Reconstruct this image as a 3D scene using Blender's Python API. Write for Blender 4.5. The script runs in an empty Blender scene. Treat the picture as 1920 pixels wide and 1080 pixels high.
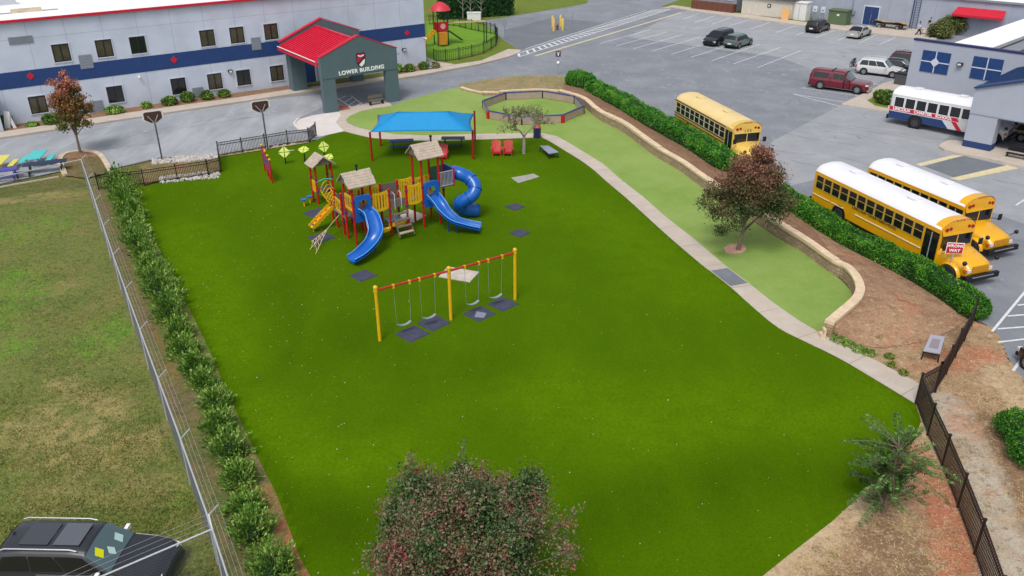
import bpy, math, random
import numpy as np
from mathutils import Vector, Matrix, noise
random.seed(7); rng = np.random.default_rng(7)
R = math.radians; PI = math.pi
sc = bpy.context.scene
C = sc.collection
# ---------------------------------------------------------------- camera
CAMZ = 21.0; FPX = 1585.0
_p, _r = R(26.81), R(0.354)
_right = Vector((1, 0, 0)); _fwd = Vector((0, math.cos(_p), -math.sin(_p))); _down = Vector((0, -math.sin(_p), -math.cos(_p)))
_r2 = _right*math.cos(_r) + _down*math.sin(_r); _d2 = -_right*math.sin(_r) + _down*math.cos(_r)
cam_d = bpy.data.cameras.new('camera'); cam = bpy.data.objects.new('camera', cam_d); C.objects.link(cam)
cam_d.sensor_width = 36; cam_d.lens = FPX/1920*36; cam_d.clip_end = 2000; cam_d.clip_start = 0.1
mw = Matrix.Identity(4)
for i in range(3):
    mw[i][0] = _r2[i]; mw[i][1] = -_d2[i]; mw[i][2] = -_fwd[i]
mw[2][3] = CAMZ
cam.matrix_world = mw
sc.camera = cam
# ---------------------------------------------------------------- light
SUN_EL, SUN_AZ = 58, 200      # overcast: weak, very soft sun
w = bpy.data.worlds.new('World'); sc.world = w; w.use_nodes = True
nt = w.node_tree; nt.nodes.clear()
sky = nt.nodes.new('ShaderNodeTexSky'); sky.sky_type = 'NISHITA'; sky.sun_disc = False
sky.sun_elevation = R(SUN_EL); sky.sun_rotation = R(SUN_AZ); sky.air_density = 1.0; sky.dust_density = 4.0; sky.ozone_density = 1.0
hs = nt.nodes.new('ShaderNodeHueSaturation'); hs.inputs['Saturation'].default_value = 0.42
bg = nt.nodes.new('ShaderNodeBackground'); bg.inputs['Strength'].default_value = 0.15
wo = nt.nodes.new('ShaderNodeOutputWorld')
nt.links.new(sky.outputs[0], hs.inputs['Color']); nt.links.new(hs.outputs[0], bg.inputs['Color']); nt.links.new(bg.outputs[0], wo.inputs['Surface'])
sd = bpy.data.lights.new('sun', 'SUN'); sd.energy = 1.3; sd.angle = R(16); sd.color = (1.0, 0.97, 0.93)
so = bpy.data.objects.new('sun', sd); C.objects.link(so)
so.rotation_euler = (R(90-SUN_EL), 0, R(180-SUN_AZ))
sc.view_settings.view_transform = 'Standard'; sc.view_settings.look = 'None'
sc.view_settings.gamma = 1; sc.view_settings.exposure = 0.1
# ---------------------------------------------------------------- pixel helpers (turn a photo pixel into a point of the place)
def ray(px, py):
    v = _r2*((px-960)/FPX) + _d2*((py-540)/FPX) + _fwd
    return v
def G(px, py, z=0.0):
    d = ray(px, py); t = (z-CAMZ)/d.z
    return Vector((d.x*t, d.y*t, z))
def plane_sz(px, py, A, u):
    n = Vector((-u.y, u.x, 0)); d = ray(px, py); c = Vector((0, 0, CAMZ))
    t = (A-c).dot(n)/d.dot(n); P = c+d*t
    return (P-A).dot(u), P.z
# ---------------------------------------------------------------- materials
def lin(c):
    if isinstance(c, str):
        c = [int(c[i:i+2], 16)/255 for i in (0, 2, 4)]
    return tuple((x/12.92 if x <= .04045 else ((x+.055)/1.055)**2.4) for x in c)
MATS = {}
def mat(name, col, rough=.6, metal=0., var=0., scale=1., bump=0., bscale=None, col2=None, spec=None, det=4, alpha=None, stretch=None):
    if name in MATS: return MATS[name]
    m = bpy.data.materials.new(name); m.use_nodes = True; MATS[name] = m
    t = m.node_tree; b = t.nodes['Principled BSDF']
    c = lin(col); b.inputs['Base Color'].default_value = (*c, 1); b.inputs['Roughness'].default_value = rough; b.inputs['Metallic'].default_value = metal
    if spec is not None: b.inputs['Specular IOR Level'].default_value = spec
    if var or col2:
        tc = t.nodes.new('ShaderNodeTexCoord'); n = t.nodes.new('ShaderNodeTexNoise'); n.inputs['Scale'].default_value = scale; n.inputs['Detail'].default_value = det; n.inputs['Roughness'].default_value = .62
        src = tc.outputs['Object']
        if stretch:
            mp = t.nodes.new('ShaderNodeMapping'); mp.inputs['Scale'].default_value = stretch; t.links.new(src, mp.inputs[0]); src = mp.outputs[0]
        t.links.new(src, n.inputs['Vector'])
        rp = t.nodes.new('ShaderNodeValToRGB'); rp.color_ramp.elements[0].position = .32; rp.color_ramp.elements[1].position = .68
        if col2: c0, c1 = c, lin(col2)
        else: c0 = tuple(x*(1-var) for x in c); c1 = tuple(min(1, x*(1+var)) for x in c)
        rp.color_ramp.elements[0].color = (*c0, 1); rp.color_ramp.elements[1].color = (*c1, 1)
        t.links.new(n.outputs['Fac'], rp.inputs[0]); t.links.new(rp.outputs[0], b.inputs['Base Color'])
    if bump:
        tc = t.nodes.new('ShaderNodeTexCoord'); n2 = t.nodes.new('ShaderNodeTexNoise'); n2.inputs['Scale'].default_value = bscale or scale*4; n2.inputs['Detail'].default_value = 3
        bp = t.nodes.new('ShaderNodeBump'); bp.inputs['Strength'].default_value = bump; bp.inputs['Distance'].default_value = .05
        t.links.new(tc.outputs['Object'], n2.inputs['Vector']); t.links.new(n2.outputs['Fac'], bp.inputs['Height']); t.links.new(bp.outputs[0], b.inputs['Normal'])
    return m
def layered(name, base, layers, rough=.9, bump=.3, bscale=30):
    """ground material: base colour, then noise-masked patches (colour, scale, threshold, softness, amount[, stretch])"""
    m = bpy.data.materials.new(name); m.use_nodes = True; MATS[name] = m
    t = m.node_tree; b = t.nodes['Principled BSDF']; b.inputs['Roughness'].default_value = rough; b.inputs['Specular IOR Level'].default_value = .2
    tc = t.nodes.new('ShaderNodeTexCoord')
    rgb = t.nodes.new('ShaderNodeRGB'); rgb.outputs[0].default_value = (*lin(base), 1); cur = rgb.outputs[0]
    for i, L in enumerate(layers):
        col, s, th, soft, amt = L[:5]
        mp = t.nodes.new('ShaderNodeMapping'); mp.inputs['Location'].default_value = (i*37.3, i*11.1, i*5); mp.inputs['Scale'].default_value = L[5] if len(L) > 5 else (1, 1, 1)
        if len(L) > 6: mp.inputs['Rotation'].default_value = (0, 0, L[6])
        n = t.nodes.new('ShaderNodeTexNoise'); n.inputs['Scale'].default_value = s; n.inputs['Detail'].default_value = 6; n.inputs['Roughness'].default_value = .65
        mr = t.nodes.new('ShaderNodeMapRange'); mr.inputs['From Min'].default_value = th-soft; mr.inputs['From Max'].default_value = th+soft; mr.inputs['To Max'].default_value = amt
        mx = t.nodes.new('ShaderNodeMix'); mx.data_type = 'RGBA'
        t.links.new(tc.outputs['Object'], mp.inputs[0]); t.links.new(mp.outputs[0], n.inputs['Vector']); t.links.new(n.outputs['Fac'], mr.inputs[0]); t.links.new(mr.outputs[0], mx.inputs[0])
        t.links.new(cur, mx.inputs[6]); mx.inputs[7].default_value = (*lin(col), 1); cur = mx.outputs[2]
    t.links.new(cur, b.inputs['Base Color'])
    n2 = t.nodes.new('ShaderNodeTexNoise'); n2.inputs['Scale'].default_value = bscale; n2.inputs['Detail'].default_value = 4
    bp = t.nodes.new('ShaderNodeBump'); bp.inputs['Strength'].default_value = bump; bp.inputs['Distance'].default_value = .04
    t.links.new(tc.outputs['Object'], n2.inputs['Vector']); t.links.new(n2.outputs['Fac'], bp.inputs['Height']); t.links.new(bp.outputs[0], b.inputs['Normal'])
    return m
def leafmat(name, cols, rough=.6, zr=None):
    m = bpy.data.materials.new(name); m.use_nodes = True; MATS[name] = m
    t = m.node_tree; b = t.nodes['Principled BSDF']; b.inputs['Roughness'].default_value = rough; b.inputs['Specular IOR Level'].default_value = .25
    g = t.nodes.new('ShaderNodeNewGeometry'); rp = t.nodes.new('ShaderNodeValToRGB'); rp.color_ramp.interpolation = 'LINEAR'
    tc = t.nodes.new('ShaderNodeTexCoord'); n = t.nodes.new('ShaderNodeTexNoise'); n.inputs['Scale'].default_value = .9
    mr = t.nodes.new('ShaderNodeMapRange'); mr.inputs['From Min'].default_value = .3; mr.inputs['From Max'].default_value = .7
    ml = t.nodes.new('ShaderNodeMath'); ml.operation = 'MULTIPLY_ADD'; ml.inputs[1].default_value = .5
    m2 = t.nodes.new('ShaderNodeMath'); m2.operation = 'MULTIPLY'; m2.inputs[1].default_value = .5
    t.links.new(tc.outputs['Object'], n.inputs['Vector']); t.links.new(n.outputs['Fac'], mr.inputs[0]); t.links.new(mr.outputs[0], m2.inputs[0])
    t.links.new(g.outputs['Random Per Island'], ml.inputs[0]); t.links.new(m2.outputs[0], ml.inputs[2])
    if zr:   # leaf colour turns with height in the crown (autumn tips)
        sp = t.nodes.new('ShaderNodeSeparateXYZ'); mz = t.nodes.new('ShaderNodeMapRange'); mz.inputs['From Min'].default_value = zr[0]; mz.inputs['From Max'].default_value = zr[1]; mz.inputs['To Min'].default_value = 0; mz.inputs['To Max'].default_value = .62
        ml.inputs[1].default_value = .2; m2.inputs[1].default_value = .32; ad = t.nodes.new('ShaderNodeMath'); ad.operation = 'ADD'
        t.links.new(tc.outputs['Object'], sp.inputs[0]); t.links.new(sp.outputs[2], mz.inputs[0]); t.links.new(m2.outputs[0], ad.inputs[0]); t.links.new(mz.outputs[0], ad.inputs[1]); t.links.new(ad.outputs[0], ml.inputs[2])
    cr = rp.color_ramp
    while len(cr.elements) < len(cols): cr.elements.new(.5)
    for i, c in enumerate(cols):
        cr.elements[i].position = .12+.76*i/(len(cols)-1); cr.elements[i].color = (*lin(c), 1)
    t.links.new(ml.outputs[0], rp.inputs[0]); t.links.new(rp.outputs[0], b.inputs['Base Color'])
    return m
# ---------------------------------------------------------------- mesh builder
class MB:
    def __init__(s): s.v = []; s.f = []; s.m = []; s.sm = []
    def add(s, vs, fs, m=0, smooth=False):
        o = len(s.v); s.v += [tuple(v) for v in vs]
        for f in fs: s.f.append(tuple(i+o for i in f)); s.m.append(m); s.sm.append(smooth)
        return s
    def box(s, c, d, rz=0, m=0, taper=1.0, rot=None):
        hx, hy, hz = d[0]/2, d[1]/2, d[2]/2; vs = []
        for z, k in ((-hz, 1), (hz, taper)):
            for x, y in ((-hx, -hy), (hx, -hy), (hx, hy), (-hx, hy)): vs.append(Vector((x*k, y*k, z)))
        M_ = rot if rot is not None else Matrix.Rotation(rz, 3, 'Z')
        vs = [M_ @ v + Vector(c) for v in vs]
        return s.add(vs, [(0, 3, 2, 1), (4, 5, 6, 7), (0, 1, 5, 4), (1, 2, 6, 5), (2, 3, 7, 6), (3, 0, 4, 7)], m)
    def beam(s, a, b, wd, ht, m=0):
        a = Vector(a); b = Vector(b); d = b-a; L = d.length; q = d.to_track_quat('X', 'Z').to_matrix()
        return s.box((a+b)/2, (L, wd, ht), m=m, rot=q)
    def prism(s, poly, z0, z1, m=0, top=None):
        n = len(poly); vs = [(p[0], p[1], z0 if not callable(z0) else z0(i)) for i, p in enumerate(poly)] + [(p[0], p[1], z1) for p in poly]
        ar = sum(poly[i][0]*poly[(i+1) % n][1]-poly[(i+1) % n][0]*poly[i][1] for i in range(n))
        up = tuple(range(n, 2*n)); dn = tuple(reversed(range(n)))
        if ar < 0: up = tuple(reversed(up)); dn = tuple(reversed(dn))
        s.add(vs, [up, dn], m if top is None else top)
        fs = []
        for i in range(n):
            j = (i+1) % n; q = (i, j, n+j, n+i); fs.append(q if ar > 0 else tuple(reversed(q)))
        return s.add(vs, fs, m)
    def tube(s, pts, r, n=8, m=0, cap=True, smooth=True):
        pts = [Vector(p) for p in pts]; k = len(pts); rs = r if isinstance(r, (list, tuple)) else [r]*k
        vs = []; ref = None
        for i, p in enumerate(pts):
            d = (pts[min(i+1, k-1)]-pts[max(i-1, 0)]).normalized()
            if ref is None: ref = d.orthogonal().normalized()
            else: ref = (ref-d*ref.dot(d)).normalized() if (ref-d*ref.dot(d)).length > 1e-5 else d.orthogonal().normalized()
            b = d.cross(ref)
            for j in range(n):
                a = 2*PI*j/n; vs.append(p+(ref*math.cos(a)+b*math.sin(a))*rs[i])
        fs = [(i*n+j, i*n+(j+1) % n, (i+1)*n+(j+1) % n, (i+1)*n+j) for i in range(k-1) for j in range(n)]
        s.add(vs, fs, m, smooth)
        if cap: s.add(vs[:n], [tuple(reversed(range(n)))], m); s.add(vs[-n:], [tuple(range(n))], m)
        return s
    def cyl(s, c, r, h, n=16, m=0, r2=None):
        c = Vector(c); return s.tube([c, c+Vector((0, 0, h))], [r, r if r2 is None else r2], n, m)
    def grid(s, rows, m=0, smooth=True, flip=False):
        nr, nc = len(rows), len(rows[0]); vs = [p for r_ in rows for p in r_]
        fs = [(i*nc+j, i*nc+j+1, (i+1)*nc+j+1, (i+1)*nc+j) for i in range(nr-1) for j in range(nc-1)]
        if flip: fs = [tuple(reversed(q)) for q in fs]
        return s.add(vs, fs, m, smooth)
    def ball(s, c, r, n=10, m=0, sq=(1, 1, 1)):
        rows = []
        for i in range(n//2+1):
            a = PI*i/(n//2); rows.append([(c[0]+r*sq[0]*math.sin(a)*math.cos(2*PI*j/n), c[1]+r*sq[1]*math.sin(a)*math.sin(2*PI*j/n), c[2]+r*sq[2]*math.cos(a)) for j in range(n+1)])
        return s.grid(rows, m)
    def build(s, name, mats, parent=None, bevel=0):
        me = bpy.data.meshes.new(name); me.from_pydata(s.v, [], s.f)
        for q in (mats if isinstance(mats, (list, tuple)) else [mats]): me.materials.append(q)
        me.polygons.foreach_set('material_index', s.m); me.polygons.foreach_set('use_smooth', s.sm); me.update()
        o = bpy.data.objects.new(name, me); C.objects.link(o)
        if parent: o.parent = parent
        if bevel:
            b = o.modifiers.new('bevel', 'BEVEL'); b.width = bevel; b.segments = 2; b.limit_method = 'ANGLE'
        return o
def tag(o, label=None, cat=None, group=None, kind=None):
    if label: o['label'] = label
    if cat: o['category'] = cat
    if group: o['group'] = group
    if kind: o['kind'] = kind
    return o
def empty(name, loc, rz=0, label=None, cat=None, group=None):
    o = bpy.data.objects.new(name, None); C.objects.link(o); o.location = loc; o.rotation_euler = (0, 0, rz); o.empty_display_size = .3
    return tag(o, label, cat, group)
def kids(o): return [c for c in C.objects if c.parent == o]
def copy_tree(o, loc=None, rz=None, label=None, parent=None):
    c = o.copy(); C.objects.link(c); c.parent = parent
    if loc is not None: c.location = loc
    if rz is not None: c.rotation_euler = (0, 0, rz)
    if label: c['label'] = label
    for k in kids(o):
        copy_tree(k, parent=c)
    return c
def text(name, s, size, m, parent, origin, right, up, depth=.02, spacing=1.0, bold=.0, align='CENTER', xs=1.0, label=None):
    cu = bpy.data.curves.new('t', 'FONT'); cu.body = s; cu.size = size; cu.extrude = depth/2; cu.align_x = align; cu.align_y = 'CENTER'; cu.space_character = spacing; cu.offset = bold
    to = bpy.data.objects.new('t', cu); C.objects.link(to); bpy.context.view_layer.update()
    me = bpy.data.meshes.new_from_object(to.evaluated_get(bpy.context.evaluated_depsgraph_get()))
    bpy.data.objects.remove(to); bpy.data.curves.remove(cu)
    me.materials.clear(); me.materials.append(m)
    r_ = Vector(right).normalized(); u_ = Vector(up).normalized(); n_ = r_.cross(u_)
    M_ = Matrix((( r_.x*xs, u_.x, n_.x, origin[0]), (r_.y*xs, u_.y, n_.y, origin[1]), (r_.z*xs, u_.z, n_.z, origin[2]), (0, 0, 0, 1)))
    me.transform(M_); o = bpy.data.objects.new(name, me); C.objects.link(o); o.parent = parent
    if label: o['label'] = label
    return o
def leaves(name, P, size, m, parent=None, up=.3, aspect=.55, dirs=None):
    """many leaf quads (folded diamonds) at the points P"""
    P = np.asarray(P, float); n = len(P)
    if dirs is None:
        a = rng.normal(size=(n, 3)); a[:, 2] += up
    else: a = dirs+rng.normal(size=(n, 3))*.25
    a /= np.linalg.norm(a, axis=1, keepdims=True)
    b = rng.normal(size=(n, 3)); b -= a*(a*b).sum(1, keepdims=True); b /= np.linalg.norm(b, axis=1, keepdims=True)
    c = np.cross(a, b)
    s = size*rng.uniform(.6, 1.35, (n, 1))
    V = np.empty((n, 4, 3)); V[:, 0] = P-a*s*.5; V[:, 1] = P+b*s*aspect*.5+c*s*.12; V[:, 2] = P+a*s*.5; V[:, 3] = P-b*s*aspect*.5+c*s*.12
    me = bpy.data.meshes.new(name); me.vertices.add(4*n); me.vertices.foreach_set('co', V.ravel())
    me.loops.add(4*n); me.loops.foreach_set('vertex_index', np.arange(4*n, dtype=np.int32))
    me.polygons.add(n); me.polygons.foreach_set('loop_start', np.arange(0, 4*n, 4, dtype=np.int32)); me.polygons.foreach_set('loop_total', np.full(n, 4, dtype=np.int32))
    me.update(calc_edges=True); me.materials.append(m)
    o = bpy.data.objects.new(name, me); C.objects.link(o)
    if parent: o.parent = parent
    return o
# ---------------------------------------------------------------- palette
M_asph = layered('asphalt', '878b92', [('74787f', .12, .5, .16, .7), ('9b9fa5', .35, .56, .12, .5), ('b4b6ba', 1.6, .63, .05, .35, (1, .35, 1), .6), ('5f6268', .7, .66, .03, .4, (1, .25, 1), .9), ('6d7078', 14, .55, .2, .35)], rough=.85, bump=.25, bscale=25)
M_asphL = layered('asphalt_light', '9b9ea2', [('888b90', .15, .5, .15, .6), ('adafb1', .5, .55, .12, .5), ('63656a', .9, .67, .02, .45, (1, .3, 1), 1.2), ('7f8287', 14, .55, .2, .35)], rough=.85, bump=.25, bscale=25)
M_asphW = layered('asphalt_worn', '9a9da2', [('888c92', .2, .5, .14, .7), ('b9bcc0', .45, .56, .12, .6, (1, .3, 1), 2.45), ('777b82', .5, .66, .05, .5, (1, .3, 1), 2.2), ('8e9297', 14, .55, .2, .35)], rough=.85, bump=.25, bscale=25)
M_asphD = layered('asphalt_dark', '777c82', [('686c74', .2, .5, .14, .6), ('888c93', .8, .6, .1, .4), ('5d6168', 14, .55, .2, .3)], rough=.85, bump=.25, bscale=25)
M_conc = layered('concrete', 'bfb3a6', [('aea294', .3, .5, .15, .6), ('cec4b9', 1.2, .58, .1, .5), ('9b9086', 2.5, .66, .05, .4), ('b0a598', 18, .55, .2, .35)], bump=.15)
M_concW = layered('concrete_pale', 'd6d0cb', [('c6beb8', .4, .5, .15, .6), ('e2dedb', 1.2, .58, .1, .5), ('c0b7b0', 18, .55, .2, .3)], bump=.12)
M_curb = mat('curb_stone', 'c4b49c', .85, var=.18, scale=2.2, bump=.2)
M_mulch = layered('mulch', '866650', [('96765c', .5, .5, .12, .7), ('6f5040', 4, .55, .1, .6), ('a8886c', 2, .6, .07, .6), ('5c4234', 12, .58, .07, .6), ('c0a48a', 20, .63, .05, .6), ('7d7a4e', .35, .62, .06, .35)], bump=.6, bscale=14)
M_grass = layered('field_grass', '55602a', [('6d6434', .13, .5, .1, .8), ('43581c', .22, .54, .08, .75), ('7d7048', .6, .56, .07, .65), ('806a50', .45, .62, .05, .7), ('3c501a', 2.2, .55, .1, .6), ('8d8450', 6, .57, .08, .55), ('34441a', 11, .56, .08, .55), ('999160', 22, .62, .05, .5)], bump=.8, bscale=16)
M_grassF = layered('lawn', '6b7a30', [('5f7326', .16, .5, .13, .7), ('84803f', .5, .57, .1, .5), ('54681f', 3, .55, .1, .4)], bump=.4, bscale=16)
M_soil = layered('bare_soil', 'a3886a', [('93765a', .35, .5, .12, .7), ('b5704f', .22, .585, .06, .8), ('bca385', .9, .56, .08, .7), ('7d6549', 2.2, .58, .08, .6), ('c9b79c', 7, .6, .05, .65), ('6f7040', 1.1, .66, .04, .5), ('7a5f47', 12, .58, .07, .55), ('b8a68a', 26, .6, .05, .5)], bump=.7, bscale=14)
M_soilr = layered('red_soil', 'a3684e', [('b37a5e', .9, .5, .12, .7), ('8d5a44', 3, .55, .1, .6), ('bfa287', 10, .62, .05, .6), ('7a5f47', 6, .62, .06, .5)], bump=.6, bscale=14)
M_strip = layered('strip_soil', '76664a', [('5d5a30', .5, .5, .1, .8), ('8a6c50', .3, .55, .08, .7), ('9a6a4c', .35, .62, .05, .7), ('4c5424', 1.6, .56, .08, .7), ('9a8a6c', 5, .6, .06, .6), ('463c2a', 10, .58, .08, .5)], bump=.7, bscale=14)
M_drain = layered('drain_soil', '7a6f4a', [('94684e', .5, .56, .06, .8), ('5a6130', .7, .55, .08, .7), ('a09072', 3, .58, .06, .6), ('4c4630', 6, .58, .08, .5)], bump=.7, bscale=14)
M_bedtop = layered('bed_top', '94825e', [('77784a', .5, .5, .1, .8), ('b38668', .6, .6, .05, .7), ('a8987a', 2, .56, .08, .6), ('6a6a3c', 4, .58, .07, .6), ('c0b296', 9, .62, .05, .5)], bump=.5, bscale=14)
M_bedend = layered('bed_end', '93735a', [('a98b6c', .35, .52, .1, .75), ('b5795c', .3, .6, .05, .6), ('785a45', 1.5, .56, .08, .7), ('bfa586', 3, .61, .05, .6), ('6a4f3c', 9, .58, .07, .6), ('cbb596', 18, .62, .05, .6)], bump=.7, bscale=14)
M_sand = layered('pale_sand', 'b8a283', [('c6b394', 1., .5, .12, .7), ('9a825f', 3, .56, .1, .6), ('d2c5ac', 9, .6, .06, .6), ('8a7353', 16, .6, .06, .5)], bump=.6, bscale=14)
M_grav = layered('gravel', 'a89c8c', [('978a78', 1., .5, .12, .7), ('c0b8ac', 7, .55, .07, .8), ('857a68', 18, .56, .07, .7)], bump=.9, bscale=18)
M_turf = layered('dark_turf', '446200', [('5a7c04', .045, .5, .14, .85), ('3a5600', .06, .56, .12, .7), ('4f7007', .3, .55, .1, .5, (1, .3, 1), .6), ('3a5500', 7, .54, .12, .5), ('5a7c08', 22, .58, .1, .5), ('324a00', 40, .6, .08, .45)], rough=.95, bump=.35, bscale=45)
M_lturf = layered('light_turf', '8ca25a', [('6f8f38', .1, .5, .1, .75), ('8fa45e', .3, .55, .1, .6), ('728c42', 7, .55, .12, .4), ('a6b578', 22, .58, .1, .45), ('63803a', 40, .6, .08, .35)], rough=.95, bump=.3, bscale=45)
M_lturf2 = layered('mid_turf', '6f9636', [('62882a', .3, .5, .12, .6), ('7ca342', 1.2, .56, .12, .5), ('5d8326', 12, .55, .14, .3)], rough=.95, bump=.3, bscale=45)
M_white = mat('white_paint', 'dcdcdc', .6, var=.05, scale=2)
M_line = mat('line_paint', 'd4d6d8', .7, var=.14, scale=3)
M_yline = mat('yellow_line', 'd0c39a', .7, var=.12, scale=3)
M_roofw = mat('white_roof', 'efeff0', .6, var=.05, scale=.25)
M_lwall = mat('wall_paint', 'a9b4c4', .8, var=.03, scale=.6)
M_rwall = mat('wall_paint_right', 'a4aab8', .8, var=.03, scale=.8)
M_band = mat('navy_band', '1b3d73', .7, var=.08, scale=1.5)
M_red = mat('red_paint', 'c4152f', .5)
M_redm = mat('red_metal', 'b8152f', .4)
M_teal = mat('slate_paint', '53676f', .8, var=.05, scale=.8)
M_glass = mat('window_glass', '4f4a3c', .15, var=.3, scale=.9, spec=.6)
M_glassd = mat('dark_glass', '16181c', .08, spec=.8)
M_frame = mat('dark_frame', '1c1b1a', .5)
M_trimw = mat('pale_trim', 'c3cbd6', .7)
M_greyp = mat('grey_panel', '878e98', .7, var=.05, scale=3)
M_black = mat('black_metal', '17171a', .5, spec=.4)
M_blackf = mat('fence_black', '251b1b', .45)
M_galv = mat('galvanized', 'c2c6cc', .4, metal=.35)
M_navy = mat('navy', '1c3a6b', .6)
M_rub = mat('rubber_mat', '3d3f52', .9, var=.2, scale=4)
M_pred = mat('post_red', 'b81420', .35, var=.06, scale=3)
M_pyel = mat('play_yellow', 'dcae18', .4, var=.06, scale=3)
M_pblue = mat('slide_blue', '1a5fb5', .25, var=.08, scale=2)
M_pblued = mat('slide_blue_dark', '12468f', .3)
M_wood = mat('roof_shingle', 'b0a293', .8, var=.15, scale=3, bump=.3)
M_brown = mat('deck_brown', '6b6259', .8, var=.12, scale=4)
M_purp = mat('clamp_purple', '4b2f75', .5)
M_lime = mat('lime', 'c9d96a', .5)
M_teald = mat('aqua', '4fc2c0', .5)
M_bark = mat('bark', '7a6a5c', .9, var=.25, scale=6, bump=.6)
M_barkg = mat('bark_grey', '9b958c', .9, var=.25, scale=6, bump=.6)
M_tire = mat('tyre', '1c1c1e', .85)
M_rim = mat('rim', 'a7abb0', .3, metal=.7)
M_chrome = mat('chrome', 'c8cacc', .15, metal=.9)
M_lampr = mat('lamp_red', 'a01418', .25)
M_lampa = mat('lamp_amber', 'c8601a', .25)
M_lampw = mat('lamp_clear', 'd8dade', .12)
M_stone = mat('wall_stone', 'b59c80', .9, var=.2, scale=2.5, bump=.5)
M_cap = mat('cap_stone', 'd6bfa0', .85, var=.12, scale=2, bump=.2)
M_skin = mat('skin', '8a5c44', .6)
# ---------------------------------------------------------------- ground sheets
def rag(P, amp, step=.22):
    out = []; n = len(P)
    for i in range(n):
        a, c = P[i], P[(i+1) % n]; k = max(1, int((c-a).length/step)); d = (c-a); nn = Vector((-d.y, d.x)); nn = nn.normalized() if nn.length else nn
        for j in range(k):
            q = a.lerp(c, j/k); o = noise.noise(Vector((q.x*.9, q.y*.9, 2)))*amp+noise.noise(Vector((q.x*3.5, q.y*3.5, 7)))*amp*.6; out.append(q+nn*o)
    return out
def sheet(name, px, z, m, label=None, thick=0, world=False, kind='structure', ragged=0):
    P = [Vector(p).to_2d() if world else G(*p, 0).to_2d() for p in px]
    if ragged: P = rag(P, ragged)
    b = MB()
    if thick: b.prism(P, z-thick, z, 0)
    else:
        n = len(P); ar = sum(P[i][0]*P[(i+1) % n][1]-P[(i+1) % n][0]*P[i][1] for i in range(n))
        f = tuple(range(n)) if ar > 0 else tuple(reversed(range(n)))
        b.add([(p[0], p[1], z) for p in P], [f])
    o = b.build(name, m); return tag(o, label, None, kind=kind)
def zones_material(name, base, zones, details, bump=.7, soft=.12, nsc=1.4, bscale=14, rough=.9):
    # colour zones (soil or grass patches, paler and deeper turf bands) are read from per-vertex masks; details are noise flecks on top
    m = layered(name, base, details, bump=bump, bscale=bscale, rough=rough); t = m.node_tree; tc = next(n for n in t.nodes if n.type == 'TEX_COORD')
    rgb = next(n for n in t.nodes if n.type == 'RGB'); dest = [l.to_socket for l in rgb.outputs[0].links]; cur = rgb.outputs[0]
    n = t.nodes.new('ShaderNodeTexNoise'); n.inputs['Scale'].default_value = nsc; n.inputs['Detail'].default_value = 7; n.inputs['Roughness'].default_value = .7; t.links.new(tc.outputs['Object'], n.inputs['Vector'])
    for a, col in zones:
        at = t.nodes.new('ShaderNodeAttribute'); at.attribute_name = a
        ad = t.nodes.new('ShaderNodeMath'); ad.operation = 'ADD'; t.links.new(at.outputs['Fac'], ad.inputs[0]); t.links.new(n.outputs['Fac'], ad.inputs[1])
        mr = t.nodes.new('ShaderNodeMapRange'); mr.inputs['From Min'].default_value = 1-soft; mr.inputs['From Max'].default_value = 1+soft; t.links.new(ad.outputs[0], mr.inputs[0])
        mx = t.nodes.new('ShaderNodeMix'); mx.data_type = 'RGBA'; t.links.new(mr.outputs[0], mx.inputs[0]); t.links.new(cur, mx.inputs[6]); mx.inputs[7].default_value = (*lin(col), 1); cur = mx.outputs[2]
    for d in dest: t.links.new(cur, d)
    return m
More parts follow.
